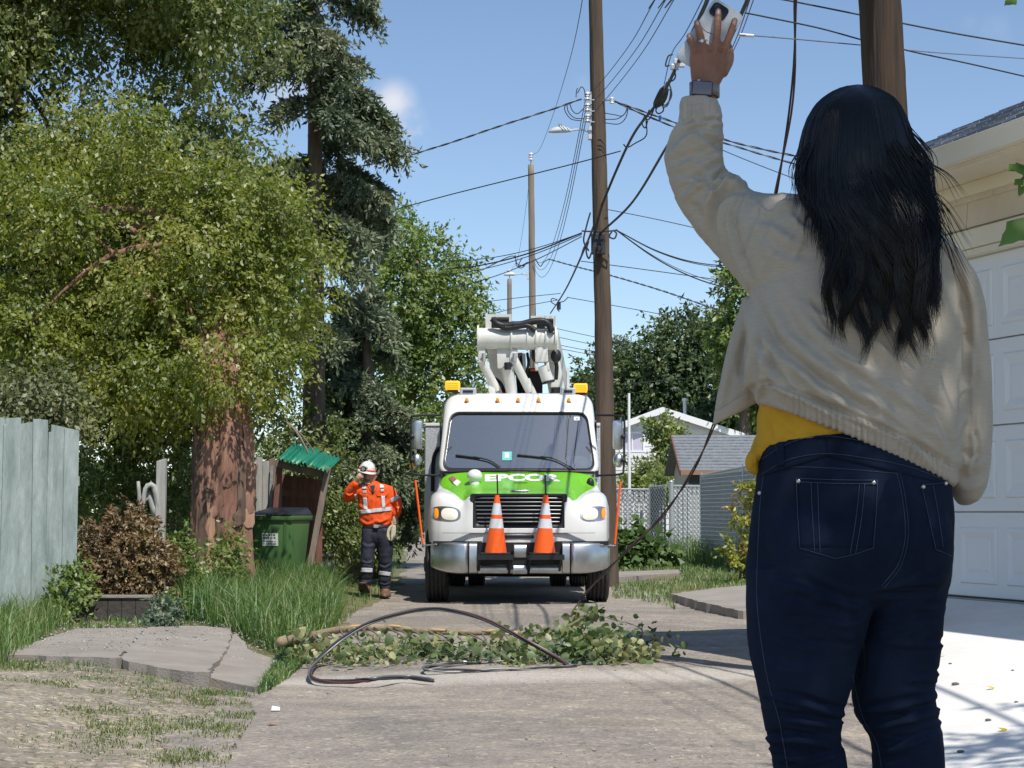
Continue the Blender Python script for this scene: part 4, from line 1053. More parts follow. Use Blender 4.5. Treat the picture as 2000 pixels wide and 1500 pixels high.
# eaves
gbox('soffit', uR, uC + .45, -.02, .43, zE - .02, zE, m_cream)
gbox('fascia', uR, uC + .45, .43, .455, zE - .01, zT - .05, m_cream, bevel=.004)
b = B(); prof = [(.456, zT - .13), (.53, zT - .13), (.56, zT - .03), (.575, zT - .01), (.575, zT), (.456, zT)]
b.prism([GQ(uR, q_, z_) for q_, z_ in prof], GT * (uC + .5 - uR)); b.link('gutter', M('pale gutter enamel', (.78, .74, .64), .4), garage, bevel=.004)
gbox('frieze', uR, uC + .3, .004, .06, zE - .12, zE - .021, m_cream, bevel=.005)
# hip roof with courses of shingles
roofp = thing('hip_roof', GQ(0, 0, zT), None, None); roofp.parent = garage; roofp.matrix_parent_inverse = Matrix.Translation(-garage.location)
pit = 0.46; q0 = .50; uc = uC + .45
def RP(u, s, lift=0.0): return GQ(u, q0 - s, zT - .01 + pit * s + lift)
smax = 3.3
b = B(); b.hexa([RP(uR, 0, -.05), RP(uc, 0, -.05), RP(uc - smax, smax, -.05), RP(uR, smax, -.05), RP(uR, 0, -.02), RP(uc, 0, -.02), RP(uc - smax, smax, -.02), RP(uR, smax, -.02)])
b.link('roof_deck', m_shing, roofp)
b = B(); b.add([RP(uc, 0, -.02), RP(uc - smax, smax, -.02), GQ(uc - smax, q0 - 6.6 + smax, zT - .01 + pit * smax), GQ(uc, q0 - 6.6, zT - .03)], [(0, 1, 2, 3)]); b.link('hip_face', m_shing, roofp)
step = .14; s = 0.0; row = 0; cnt = 0; cache = {}
tint = [M('shingle tone', c_, .9, c2=tuple(x * 1.25 for x in c_), vscale=25, bump=.5, bscale=110) for c_ in ((.2, .21, .24), (.27, .28, .31), (.36, .37, .40), (.16, .17, .2))]
while s < smax - .1:
    u = uc - s - .02 - (.14 if row % 2 else 0)
    while u > max(uR, -4.2):
        ua, ub = u - .325, u - .004
        lift = random.uniform(0, .006)
        b = B(); V = [RP(ua, s - .02, .012), RP(ub, s - .02, .012), RP(ub, s + step, -.002), RP(ua, s + step, -.002), RP(ua, s - .02, .026 + lift), RP(ub, s - .02, .026 + lift), RP(ub, s + step + .02, .006), RP(ua, s + step + .02, .006)]
        b.hexa(V); b.link('shingle', random.choice(tint), roofp); cnt += 1
        u -= .33
    s += step; row += 1
# concrete ramp from the alley up to the door
e0 = P(1768, 1520, 8.4); e1 = P(1800, 1166, GQ(u_at(1800), 0, 0).y)
e0.z = 0.02
NR = 30; V = []; 
for i in range(NR + 1):
    w = i / NR
    a = e1 + (e0 - e1) * (1.45 * (1 - w)); a.z = 0
    zz = 0.02 + (ZF - .032) * (max(0, (a.y - e0.y) / (e1.y - e0.y))) ** 0.9
    bq = GQ(-7.5 + 8.0 * w, -.0, 0)
    for j in range(13):
        v = j / 12; p = a * (1 - v) + bq * v
        qd = max(0.0, (p - GQ(0, 0, 0)).dot(GN)); qe = max(1e-3, (a - GQ(0, 0, 0)).dot(GN))
        z = ZF - .012 - (ZF - .012 - zz) * min(1, qd / qe)
        V.append((p.x, p.y, z))
F = [(i * 13 + j, i * 13 + j + 1, (i + 1) * 13 + j + 1, (i + 1) * 13 + j) for i in range(NR) for j in range(12)]
bm = bmesh.new(); me = bpy.data.meshes.new('driveway_ramp'); me.from_pydata(V, [], F); bm.from_mesh(me)
r_ = bmesh.ops.extrude_face_region(bm, geom=bm.faces[:])
for v in [g for g in r_['geom'] if isinstance(g, bmesh.types.BMVert)]: v.co.z = -.25
bmesh.ops.recalc_face_normals(bm, faces=bm.faces); bm.to_mesh(me); bm.free()
link('driveway_ramp', me, m_conc_w, kind='structure')
# yellow leaves fallen on the driveway
bvh_r = BVHTree.FromPolygons([v.co for v in me.vertices], [tuple(p.vertices) for p in me.polygons])
m_yl = LM('fallen yellow leaf', [(.6, .45, .02), (.65, .5, .05)], .3)
def drop_on(px, py, bvh):
    h = bvh.ray_cast(Vector((0, 0, CAMZ)), ray_dir(px, py).normalized()); return h[0] if h[0] is not None else PG(px, py)
for (px, py, s_, lab) in ((1943, 1345, .05, 'single yellow leaf lying in the middle of the bright driveway'), (1968, 1428, .05, 'yellow leaf standing on edge near the lower right corner'), (1845, 1281, .035, 'small yellow leaf at the shadow edge beside the jeans'), (1975, 1172, .04, 'tiny orange leaf at the foot of the garage door')):
    c = drop_on(px, py, bvh_r); a_ = random.uniform(0, 6)
    link('fallen_leaf', big_leaf(c + Vector((0, 0, .006)), c + Vector((math.cos(a_) * s_, math.sin(a_) * s_, .02)), s_ * .6, (0, -.4, 1), 'fallen_leaf'), m_yl, label=lab, cat='leaf', group='leaves on the driveway')
m_peb = M('dark pebble', (.12, .11, .1), .9)
for i, (px, py, s_) in enumerate(((1866, 1338, .016), (1930, 1408, .012), (1876, 1470, .013), (1985, 1372, .008), (1978, 1310, .007), (1856, 1297, .008))):
    c = drop_on(px, py, bvh_r); b = B(); b.ball((c.x, c.y, c.z + s_ * .4), s_ * 1.4, s_, s_ * .6, 8, 5)
    b.link('pebble', m_peb, smooth=True, label=('largest dark pebble on the driveway right of the knee', 'pebble between the two yellow leaves', 'lowest pebble on the driveway beside the calf', 'small pebble near the right edge in the sunlit strip', 'tiny pebble high on the sunlit driveway', 'tiny pebble next to the thigh on the driveway')[i], cat='pebble', group='pebbles on the driveway')

# white gabled house, far right
def gable_house(name, x0, x1, y0, y1, zw, zp, mats, label, cat, boards=None, over=.35, xp=None):
    t = thing(name, ((x0 + x1) / 2, y0, 0), label, cat)
    xp = (x0 + x1) / 2 if xp is None else xp
    B().prism([(x0, y0, -.2), (x1, y0, -.2), (x1, y0, zw), (xp, y0, zp), (x0, y0, zw)], (0, y1 - y0, 0)).link('wall', mats[0], t)
    if boards:
        z = 0.2
        while z < zp - .1:
            def lim(zz):
                if zz <= zw: return x0, x1
                f = (zz - zw) / (zp - zw); return x0 + (xp - x0) * f, x1 + (xp - x1) * f
            a0, a1 = lim(z); c0, c1 = lim(min(z + boards, zp))
            B().hexa([(a0, y0 - .03, z), (a1, y0 - .03, z), (a1, y0 - .002, z), (a0, y0 - .002, z), (c0, y0 - .012, z + boards * .98), (c1, y0 - .012, z + boards * .98), (c1, y0 - .002, z + boards * .98), (c0, y0 - .002, z + boards * .98)]).link('siding_board', mats[0], t)
            z += boards
    for sx, xe in ((-1, x0), (1, x1)):
        ex = xe + sx * over; ez = zw - over * (zp - zw) / abs(xp - xe)
        B().hexa([(ex, y0 - over, ez), (xp, y0 - over, zp), (xp, y1 + over, zp), (ex, y1 + over, ez), (ex, y0 - over, ez + .1), (xp, y0 - over, zp + .1), (xp, y1 + over, zp + .1), (ex, y1 + over, ez + .1)]).link('roof_slope', mats[1], t)
        B().hexa([(ex, y0 - over - .04, ez - .1), (xp, y0 - over - .04, zp - .1), (xp, y0 - over - .005, zp - .1), (ex, y0 - over - .005, ez - .1), (ex, y0 - over - .04, ez + .12), (xp, y0 - over - .04, zp + .12), (xp, y0 - over - .005, zp + .12), (ex, y0 - over - .005, ez + .12)]).link('verge_board', mats[2], t)
    return t
def house_window(t, x0, x1, z0, z1, y, glass, frame):
    w = B().box(x0, x1, y - .02, y + .03, z0, z1).link('window', glass, t)
    for bx in ((x0 - .06, x0, z0 - .06, z1 + .06), (x1, x1 + .06, z0 - .06, z1 + .06), (x0, x1, z1, z1 + .06), (x0, x1, z0 - .06, z0), ((x0 + x1) / 2 - .02, (x0 + x1) / 2 + .02, z0, z1)):
        B().box(bx[0], bx[1], y - .06, y + .01, bx[2], bx[3]).link('window_frame', frame, w)
m_wsid = M('white vinyl siding', (.66, .66, .65), .6, c2=(.72, .72, .71), vscale=2)
m_wtrim = M('white painted trim', (.8, .8, .8), .5)
m_lav = M('pale lavender blind', (.48, .45, .55), .4, c2=(.55, .52, .62), vscale=1.5)
d = 62.0
hx0, hx1 = P(1172, 900, d).x, P(1410, 900, d).x
hs = gable_house('white_house', hx0, hx1 + .4, d, d + 9, P(0, 848, d).z, P(0, 803, d).z, (m_wsid, m_shing, m_wtrim), 'white clapboard house with shallow gable, right of the pole', 'house', .2, xp=P(1292, 800, d).x)
house_window(hs, P(1210, 0, d).x, P(1251, 0, d).x, P(0, 880, d).z, P(0, 847, d).z, d - .03, m_lav, m_wtrim)
vp = P(1341, 0, d); 
B().cyl((vp.x, d + 1.5, P(0, 830, d + 1.5).z), (vp.x, d + 1.5, P(0, 782, d + 1.5).z), .07).link('vent_pipe', M('galvanised pipe', (.6, .6, .6), .4, .6), hs, smooth=True)
B().cyl((vp.x, d + 1.5, P(0, 783, d + 1.5).z), (vp.x, d + 1.5, P(0, 778, d + 1.5).z), .11, .09).link('pipe_cap', m_wtrim, hs, smooth=True)
B().box(P(1195, 0, d - .5).x, P(1500, 0, d - .5).x, d - .9, d - .6, P(0, 893, d - .8).z, P(0, 885, d - .8).z).link('belt_board', m_wtrim, hs)
# whip pole in front of the house
wp = P(1225, 0, 50); tube_ = B().cyl((wp.x, 50, 0), (wp.x, 50, P(0, 768, 50).z), .05, .035); tube_.link('antenna_mast', m_wtrim, smooth=True, label='thin white mast standing in front of the white house', cat='mast')
# grey-roofed shed
d = 45.0
t = thing('shed', (P(1440, 0, d).x, d, 0), 'low shed with grey shingled roof behind the chain link fence', 'shed')
xa, xb = P(1322, 0, d).x, P(1560, 0, d).x; ze = P(0, 915, d).z; zp_ = P(0, 851, d + 2.2).z
m_shedw = M('faded cream shed wall', (.42, .4, .33), .8, c2=(.5, .47, .4), vscale=3)
B().box(xa + .25, xb, d, d + 4.4, -.1, ze).link('wall', m_shedw, t)
B().prism([(xa + .25, d, ze), (xa + .25, d + 4.4, ze), (xa + .25, d + 2.2, zp_)], (.1, 0, 0)).link('gable', m_shedw, t)
m_shr = M('weathered grey shingles', (.15, .165, .18), .9, c2=(.24, .255, .27), vscale=9, bump=.6, bscale=30)
nr = 12
for k in range(nr):
    f0_, f1_ = k / nr, (k + 1) / nr
    y_a, y_b = d - .25 + 2.45 * f0_, d - .25 + 2.45 * f1_ + .03; z_a, z_b = ze - .08 + (zp_ - ze + .08) * f0_, ze - .08 + (zp_ - ze + .08) * f1_ + .01
    B().hexa([(xa, y_a, z_a), (xb, y_a, z_a), (xb, y_b, z_b - .03), (xa, y_b, z_b - .03), (xa, y_a, z_a + .04), (xb, y_a, z_a + .04), (xb, y_b, z_b + .005), (xa, y_b, z_b + .005)]).link('shingle_course', m_shr, t)
B().hexa([(xa, d + 2.2, zp_ - .03), (xb, d + 2.2, zp_ - .03), (xb, d + 4.65, ze - .1), (xa, d + 4.65, ze - .1), (xa, d + 2.2, zp_), (xb, d + 2.2, zp_), (xb, d + 4.65, ze - .06), (xa, d + 4.65, ze - .06)]).link('rear_slope', m_shr, t)
B().hexa([(xa - .03, d - .27, ze - .2), (xa, d - .27, ze - .2), (xa, d + 2.2, zp_ - .13), (xa - .03, d + 2.2, zp_ - .13), (xa - .03, d - .27, ze - .06), (xa, d - .27, ze - .06), (xa, d + 2.2, zp_ + .02), (xa - .03, d + 2.2, zp_ + .02)]).link('verge_board', m_wood_red, t)
B().box(xa, xb, d - .29, d - .25, ze - .16, ze - .05).link('fascia', M('red brown fascia', (.32, .17, .1), .7), t)
w_ = B().box(P(1338, 0, d).x, P(1362, 0, d).x, d - .03, d - .01, P(0, 945, d).z, P(0, 925, d).z).link('window', M('dim window glass', (.05, .06, .07), .15), t)
B().box(P(1338, 0, d).x - .05, P(1362, 0, d).x + .05, d - .05, d - .032, P(0, 925, d).z, P(0, 922, d).z).link('window_frame', m_wtrim, w_)

# chain link fences with pale privacy slats
m_galv = M('galvanised steel', (.5, .51, .52), .45, .7)
m_slat = M('pale plastic slat', (.5, .51, .5), .6, c2=(.62, .62, .61), vscale=5)
m_slat2 = M('grey plastic slat', (.40, .41, .41), .6, c2=(.5, .51, .51), vscale=5)
def chain_fence(name, a, b_, zt0, zt1, label, slat_mat, slat_w=.10, gap=.02, wire=True, posts=(0, 1), grid=False, slats=True):
    a = Vector((a.x, a.y, 0.06)); b_ = Vector((b_.x, b_.y, 0.06)); dv = b_ - a; L_ = dv.length; tdir = dv.normalized(); nn = Vector((tdir.y, -tdir.x, 0))
    if nn.y > 0: nn = -nn
    t = thing(name, a, label, 'fence', 'fences on the right of the alley')
    def top(u): return zt0 + (zt1 - zt0) * u
    for u in posts:
        p = a + dv * u; B().cyl((p.x, p.y, -.1), (p.x, p.y, top(u) + .05), .035, seg=10).link('post', m_galv, t, smooth=True)
    B().cyl((a.x, a.y, top(0)), (b_.x, b_.y, top(1)), .025, seg=8).link('top_rail', m_galv, t, smooth=True)
    if slats:
        n = int(L_ / (slat_w + gap))
        for i in range(n):
            u = (i + .5) / n; p = a + dv * u + nn * .0
            B().hexa([p - tdir * slat_w / 2 + nn * .004, p + tdir * slat_w / 2 + nn * .004, p + tdir * slat_w / 2 - nn * .004, p - tdir * slat_w / 2 - nn * .004] +
                     [q_ + Vector((0, 0, top(u) - .12 + random.uniform(-.01, .01))) for q_ in (p - tdir * slat_w / 2 + nn * .004, p + tdir * slat_w / 2 + nn * .004, p + tdir * slat_w / 2 - nn * .004, p - tdir * slat_w / 2 - nn * .004)]).link('slat', slat_mat, t)
    bb = B(); hgt = max(zt0, zt1); off = nn * .02
    def wire_(u0, z0, u1, z1, r=.005):
        p = a + tdir * u0 + off; q_ = a + tdir * u1 + off
        bb.beam((p.x, p.y, z0), (q_.x, q_.y, z1), r * 2, r * 2, (nn.x, nn.y, 0.01))
    if grid:
        z = .12
        while z < min(zt0, zt1):
            wire_(0, z, L_, z, .007); z += .085
        u = 0.05
        while u < L_:
            wire_(u, .06, u, top(u / L_), .005); u += .085
    else:
        pitch = .11; hh = hgt - .1
        k = -hh
        while k < L_:
            for sgn in (1, -1):
                u0, u1 = (k, k + hh) if sgn > 0 else (k + hh, k)
                # clip to 0..L
                pts = []
                za, zb = .08, .08 + hh
                def cl(u0, z0, u1, z1):
                    if u0 > u1: u0, z0, u1, z1 = u1, z1, u0, z0
                    if u1 <= 0 or u0 >= L_: return None
                    if u0 < 0: z0 += (z1 - z0) * (0 - u0) / (u1 - u0); u0 = 0
                    if u1 > L_: z1 = z0 + (z1 - z0) * (L_ - u0) / (u1 - u0); u1 = L_
                    return u0, z0, u1, z1
                c_ = cl(u0, za, u1, zb)
                if c_: wire_(*c_)
            k += pitch
    o = bb.link('wire_mesh', m_galv, t); o['kind'] = 'stuff'
    return t
Fz = lambda py, d: P(0, py, d).z
chain_fence('chain_link_fence', P(1195, 1095, 44), P(1270, 1095, 44), Fz(955, 44), Fz(956, 44), 'chain link fence right behind the right mirror of the truck', m_slat, posts=(0, 1))
chain_fence('chain_link_gate', P(1271, 1095, 43.6), P(1302, 1095, 43), Fz(950, 43), Fz(948, 43), 'narrow dark chain link gate section left of the round steel post', M('dull grey slat', (.2, .215, .21), .7), posts=(0,))
chain_fence('chain_link_fence', P(1306, 1100, 42.5), P(1371, 1095, 43), Fz(949, 43), Fz(950, 43), 'chain link fence between the steel post and the grey slatted panel', m_slat, posts=())
p_ = P(1305, 0, 42); B().cyl((p_.x, 42, -.1), (p_.x, 42, P(0, 941, 42).z), .055, seg=14).ball((p_.x, 42, P(0, 941, 42).z), .06, .06, .04).link('steel_post', m_galv, smooth=True, label='round galvanised steel post of the chain link fence', cat='post')
chain_fence('slatted_fence', P(1371, 1095, 40), P(1560, 1095, 31.5), Fz(928, 40), Fz(892, 31.5), 'tall grey slatted fence panel with wire grid left of the jeans', m_slat2, .085, .012, posts=(0, .5, 1), grid=True)
# plants along the fences
g_rhub = LM('broad dark green leaves', [(.05, .11, .025), (.09, .16, .035), (.15, .22, .06)], .3)
shrub('rhubarb_plant', P(1245, 1065, 38), (1, 1, 1), 130, 8, .2, g_rhub, 'clump of broad dark green leaves beside the truck bumper', 71.0, stems=5, blobs=[(P(1240, 1070, 38), (.45, .35, .3)), (P(1285, 1082, 38), (.4, .3, .2)), (P(1225, 1045, 38.3), (.25, .3, .25))], twig=.2, width=.75, base_z=.05, cat='plant')
g_ylw = LM('yellow green leaves with red tips', [(.2, .26, .03), (.3, .32, .04), (.38, .36, .05), (.3, .12, .05)], .4)
shrub('barberry_shrub', P(1450, 1060, 30), (1, 1, 1), 210, 10, .085, g_ylw, 'yellow-green shrub with reddish berries against the jeans', 72.0, stems=6, blobs=[(P(1458, 1000, 30), (.2, .2, .3)), (P(1448, 1075, 30), (.25, .2, .22)), (P(1470, 1100, 30), (.3, .2, .2)), (P(1470, 960, 30), (.15, .2, .2))], twig=.18, base_z=.05)
shrub('leafy_weed', P(1430, 1180, 24), (1, 1, 1), 60, 8, .05, g_mid, 'small weeds along the edge of the concrete driveway', 73.0, stems=2, blobs=[(P(1410, 1185, 24), (.35, .1, .05)), (P(1450, 1190, 23.5), (.2, .1, .05))], twig=.08, base_z=.02, cat='plant')
# ============================================================ poles and cables
m_pole = M('brown weathered pole wood', (0.05, 0.036, 0.028), .9, c2=(.135, .098, .07), vscale=10, bump=.9, bscale=26, stretch=(1, 1, .08), contrast=.9)
m_pole_g = M('grey brown pole wood', (0.17, 0.135, 0.105), .9, c2=(.3, .25, .2), vscale=10, bump=.8, bscale=26, stretch=(1, 1, .08), contrast=.9)
m_pole_d = M('dark creosoted pole wood', (0.016, 0.014, 0.014), .85, c2=(.075, .045, .025), vscale=16, bump=1.0, bscale=34, stretch=(1, 1, .06), contrast=.7)
m_wire = M('dark cable sheath', (.035, .035, .042), .6)
m_wire_g = M('grey aluminium strand', (.22, .22, .23), .45, .5)
m_wire_r = M('reddish cable sheath', (.10, .045, .045), .5)
m_porc = M('glazed porcelain', (.55, .57, .6), .25)
m_lampg = M('pale grey lamp enamel', (.55, .58, .6), .4)
def pole(px0, py0, px1, py1, d, r0, r1, mat, label, knots=26):
    a = P(px0, py0, d); b_ = P(px1, py1, d)
    tt = (a - b_).normalized(); base = a + tt * ((a.z + .3) / -tt.z if tt.z < 0 else 0)
    t = thing('utility_pole', Vector((base.x, base.y, 0)), label, 'pole', 'wooden utility poles')
    n = 40; C = np.array([tuple(base + (b_ - base) * (i / n)) for i in range(n + 1)])
    V, F = tube_np(C, np.linspace(r0, r1, n + 1), 20)
    V += RNG.normal(0, .0025, V.shape)
    link('shaft', npmesh('shaft', V, F, True), mat, t)
    return t, base, b_
pm, pm0, pm1 = pole(1184, 900, 1160, -120, 30.0, .165, .105, m_pole, 'tall brown utility pole right behind the truck, middle of the picture')
pr, pr0, pr1 = pole(1727, 165, 1706, -220, 12.7, .165, .145, m_pole_d, 'thick dark utility pole rising behind the black hair')
pf, pf0, pf1 = pole(1040, 600, 1037, 322, 74.0, .16, .12, m_pole_g, 'grey wooden pole with street lamp above the truck boom')
pg_, pg0, pg1 = pole(995, 610, 995, 545, 104.0, .16, .13, m_pole_g, 'farthest slim wooden pole left of the truck boom')

def insulator(parent, c, r, h, name='insulator'):
    b = B()
    for k in range(3): b.cyl((c[0], c[1], c[2] + h * k / 3), (c[0], c[1], c[2] + h * (k + .7) / 3), r * (1 - .1 * (k % 2)), r * .75, 12)
    return b.link(name, m_porc, parent, smooth=True)
# far pole tops
for (t, b_, d, k) in ((pf, pf1, 74, 1.0), (pg_, pg1, 104, 1.2)):
    B().cyl((b_.x, b_.y, b_.z - .05), (b_.x, b_.y, b_.z + .22), .03).link('top_pin', m_galv, t)
    insulator(t, (b_.x, b_.y, b_.z + .2), .11 * k, .32 * k)
# street lamps (part of the pole they are bolted to)
def lamp(t, mount, tip, size, d):
    a = P(*mount, d); b_ = P(*tip, d)
    B().tube(curve_pts([a, (a + b_) / 2 + Vector((0, 0, .04)), b_], 8), .028 * size, 8).link('lamp_arm', m_lampg, t, smooth=True)
    B().box(a.x - .05 * size, a.x + .05 * size, d - .06, d + .06, a.z - .22 * size, a.z + .16 * size).link('lamp_bracket', m_lampg, t, bevel=.01)
    hd = B(); n = 12
    c = curve_pts([b_ + Vector((.1 * size, 0, .01)), b_ + Vector((-.12 * size, 0, .02)), b_ + Vector((-.42 * size, 0, -.01)), b_ + Vector((-.52 * size, 0, -.06))], 8)
    V, F = tube_np(c, np.array([.04, .09, .12, .125, .12, .1, .06, .02]) * size, 12); V[:, 2] = np.where(V[:, 2] < c[3][2] - .03 * size, c[3][2] - .03 * size + (V[:, 2] - c[3][2] + .03 * size) * .3, V[:, 2])
    h = link('lamp_head', npmesh('lamp_head', V, F, True), m_lampg, t)
    B().cyl((b_.x - .2 * size, d, b_.z + .1 * size), (b_.x - .2 * size, d, b_.z + .22 * size), .06 * size).link('photocell', m_lampg, h, smooth=True)
lamp(pm, (1152, 258), (1108, 257), .58, 29.85)
lamp(pf, (1031, 537), (1004, 537), .8, 73.8)
# insulator rack on the middle pole
for py in (187, 209, 230):
    c = P(1147, py, 29.7); insulator(pm, (c.x, c.y, c.z - .06), .05, .13)
    B().box(c.x - .06, c.x + .12, c.y - .01, c.y + .02, c.z - .075, c.z - .06).link('rack_arm', m_galv, pm)
c = P(1146, 210, 29.78); B().box(c.x + .04, c.x + .08, c.y - .02, c.y + .02, P(0, 240, 29.78).z, P(0, 180, 29.78).z).link('rack', m_galv, pm)
c = P(1195, 196, 29.8); insulator(pm, (c.x, c.y, c.z - .05), .04, .11); B().beam(P(1178, 196, 29.9), P(1195, 196, 29.8), .02, .02).link('rack_arm', m_galv, pm)
# cable clutter on the pole
def cable(name, pts, r, label, mat=None, n=60, twist=0, parent=None, strands=1, pitch=.35, group='overhead cables', cat='cable', seg=6):
    C = curve_pts(pts, n); r = r * (.62 if group != 'fallen cables' else .85)
    if strands == 1:
        V, F = tube_np(C, r, seg)
        return link(name, npmesh(name, V, F, True), mat or m_wire, parent, None if parent else label, None if parent else cat, None if parent else group)
    ds = np.concatenate([[0], np.cumsum(np.linalg.norm(np.diff(C, axis=0), axis=1))])
    m = max(n, int(ds[-1] / (pitch / 7))); s = np.linspace(0, ds[-1], min(m, 700))
    D = np.stack([np.interp(s, ds, C[:, j]) for j in range(3)], 1)
    T, A, Bv = frames(D)
    t = thing(name, D[0], label, cat, group)
    mats = mat if isinstance(mat, (list, tuple)) else [mat or m_wire] * strands
    for k in range(strands):
        ph = s / pitch * 2 * math.pi + k * 2 * math.pi / strands
        Q = D + r * 1.15 * (np.cos(ph)[:, None] * A + np.sin(ph)[:, None] * Bv)
        V, F = tube_np(Q, r, seg); link('strand', npmesh('strand', V, F, True), mats[k % len(mats)], t)
    return t
def sagged(a, b_, sag, n=5):
    a = Vector(a); b_ = Vector(b_)
    return [a + (b_ - a) * (i / (n - 1)) - Vector((0, 0, sag * 4 * (i / (n - 1)) * (1 - i / (n - 1)))) for i in range(n)]
W = lambda *p: P(*p)
# thick lashed telephone cable from the upper right to the far pole
cable('telephone_cable', [(4.6, -6, 6.2), (3.5, 5.9, 5.75), (2.9, 11.2, 5.6), W(1400, -40, 15), W(1380, 5, 16), W(1335, 100, 19), W(1290, 192, 22.5), W(1240, 258, 25.5), W(1205, 330, 28), W(1170, 415, 30.5), W(1140, 490, 36), W(1105, 565, 46), W(1075, 612, 58)], .033, 'thick sagging telephone cable with looped hardware left of the raised hand', n=90)
cable('telephone_cable', [(5.0, -6, 6.0), (4.0, 5.9, 5.4), (3.3, 10.5, 5.3), W(1480, -40, 14), W(1458, 5, 15), W(1400, 130, 18), W(1340, 225, 21), W(1300, 290, 23.5), W(1235, 395, 27), W(1170, 458, 29.8)], .03, 'thick cable passing behind the raised hand down to the middle pole', n=80)
cable('messenger_wire', [W(1392, -40, 15), W(1340, 62, 17.5), W(1312, 105, 19.5), W(1297, 165, 22)], .008, 'thin wire running beside the thick telephone cable', n=40)
cable('messenger_wire', [W(1468, -10, 15), W(1440, 70, 16.5), W(1418, 120, 18)], .007, 'thin wire beside the phone held up in the air', n=30)
cable('messenger_wire', [W(1475, -10, 15), W(1450, 60, 16.5), W(1432, 100, 18)], .007, 'second thin wire just right of the held phone', n=30)
# splice hardware and slack loops on the telephone cable
sp = thing('cable_splice', W(1290, 192, 22.4), 'black splice case with hanging wire loops under the raised wrist', 'splice')
B().tube(curve_pts([W(1300, 170, 22), W(1292, 190, 22.3), W(1280, 208, 22.6)], 6), [.03, .06, .07, .07, .06, .03], 8).link('case', m_wire, sp, smooth=True)
for lp in ([(1292, 195), (1303, 160), (1312, 185), (1300, 205), (1290, 200)], [(1290, 200), (1281, 215), (1287, 222), (1296, 215), (1292, 200)], [(1316, 130), (1319, 150), (1312, 158), (1305, 155)], [(1314, 106), (1305, 110), (1300, 128), (1308, 128)],
           [(1290, 190), (1309, 175), (1305, 203), (1294, 211)], [(1262, 235), (1262, 265), (1240, 280), (1225, 288), (1218, 282)], [(1280, 205), (1270, 230), (1262, 232), (1268, 215)], [(1260, 225), (1254, 240), (1260, 250), (1265, 236)]):
    dd = 22.4 if lp[0][1] > 150 else 20.0
    link('wire_loop', npmesh('wire_loop', *tube_np(curve_pts([W(*q_, dd + (25 - dd) * max(0, (q_[1] - 220) / 80)) for q_ in lp], 24), .009, 5), True), m_wire, sp)
c = W(1289, 226, 22.4); B().cyl(c, c - Vector((0, 0, .06)), .018).link('blue_tip', M('blue tape', (.05, .2, .55), .5), sp)
for (px, py, dd) in ((1325, 120, 19.7), (1330, 126, 19.7), (1319, 131, 20)):
    c = W(px, py, dd); B().box(c.x - .05, c.x + .04, c.y - .03, c.y + .03, c.z - .03, c.z + .03).link('clamp', m_galv if px == 1319 else m_porc, sp, bevel=.008)
# three bare power wires, near span and far span
for k, (tx, py) in enumerate(((1279, 187), (1300, 209), (1316, 231))):
    e = [(4.4 + .3 * k, -6, 7.6), (3.0 + .25 * k, 8, 7.0), W(tx + 30, -45, 16), W(tx, 0, 17.5)] + [W(tx + (1150 - tx) * f + 8 * math.sin(f * 3.1), py * f ** .93, 17.5 + 12.2 * f) for f in (.4, .75, 1.0)]
    cable('power_wire', e, .009, ('upper', 'middle', 'lower')[k] + ' of the three bare wires rising right from the middle pole', m_wire, n=40, group='bare power wires near span')
    cable('power_wire', sagged(W(1145, py, 29.7), W(1034, 470 + 6 * k, 73.8), 1.7 + .08 * k, 7), .011, ('left', 'middle', 'right')[k] + ' of the three wires dropping from the middle pole to the far pole', m_wire, n=50, group='bare power wires far span')
cable('top_wire', [W(1140, -40, 26), W(1134, 20, 30), W(1112, 120, 40), W(1080, 225, 55), W(1055, 290, 68), W(1041, 302, 74)], .012, 'thin single wire curving down to the top of the lamp pole', n=50)
cable('top_wire', [W(1036, 330, 74), W(1028, 400, 80), W(1012, 500, 92), W(997, 530, 104)], .012, 'thin wire between the tops of the two far poles', n=30)
# service drops to the left
cable('service_drop', [W(1136, 193, 29.6), W(1080, 213, 29.8), W(980, 245, 30), W(860, 285, 30.5), W(740, 318, 31), W(560, 345, 32)], .013, 'twisted service cable running left into the spruce', [m_wire, m_wire_g], strands=2, pitch=.5, n=60)
cable('service_drop', [W(1212, 295, 28.2), W(1120, 320, 29), W(1000, 350, 30), W(880, 380, 31), W(780, 407, 32)], .015, 'single dark cable running left below the twisted service cable', n=40)
for k, (ya, yb, xx) in enumerate(((455, 496, 930), (458, 522, 930), (462, 552, 925), (455, 512, 930))):
    cable('service_drop', sagged(W(1136, ya, 29.6), W(xx - 60, yb + 14, 36), .12), .012 if k != 3 else .02, ('top', 'third', 'lowest', 'thick second')[k] + ' cable of the bunch running left at mid height', n=24, group='cables left of the middle pole')
cable('service_drop', [W(1032, 512, 73.8), W(1010, 520, 73), W(1000, 500, 72), W(935, 530, 70), W(860, 555, 70)], .03, 'twisted cable from the lamp pole running left', n=40)
cable('service_drop', [W(1095, 573, 50), W(1000, 583, 50), W(930, 592, 50)], .015, 'upper thin cable left of the truck boom', n=20)
cable('service_drop', [W(1095, 585, 50), W(1000, 603, 50), W(900, 632, 50)], .015, 'lower thin cable left of the truck boom', n=20)
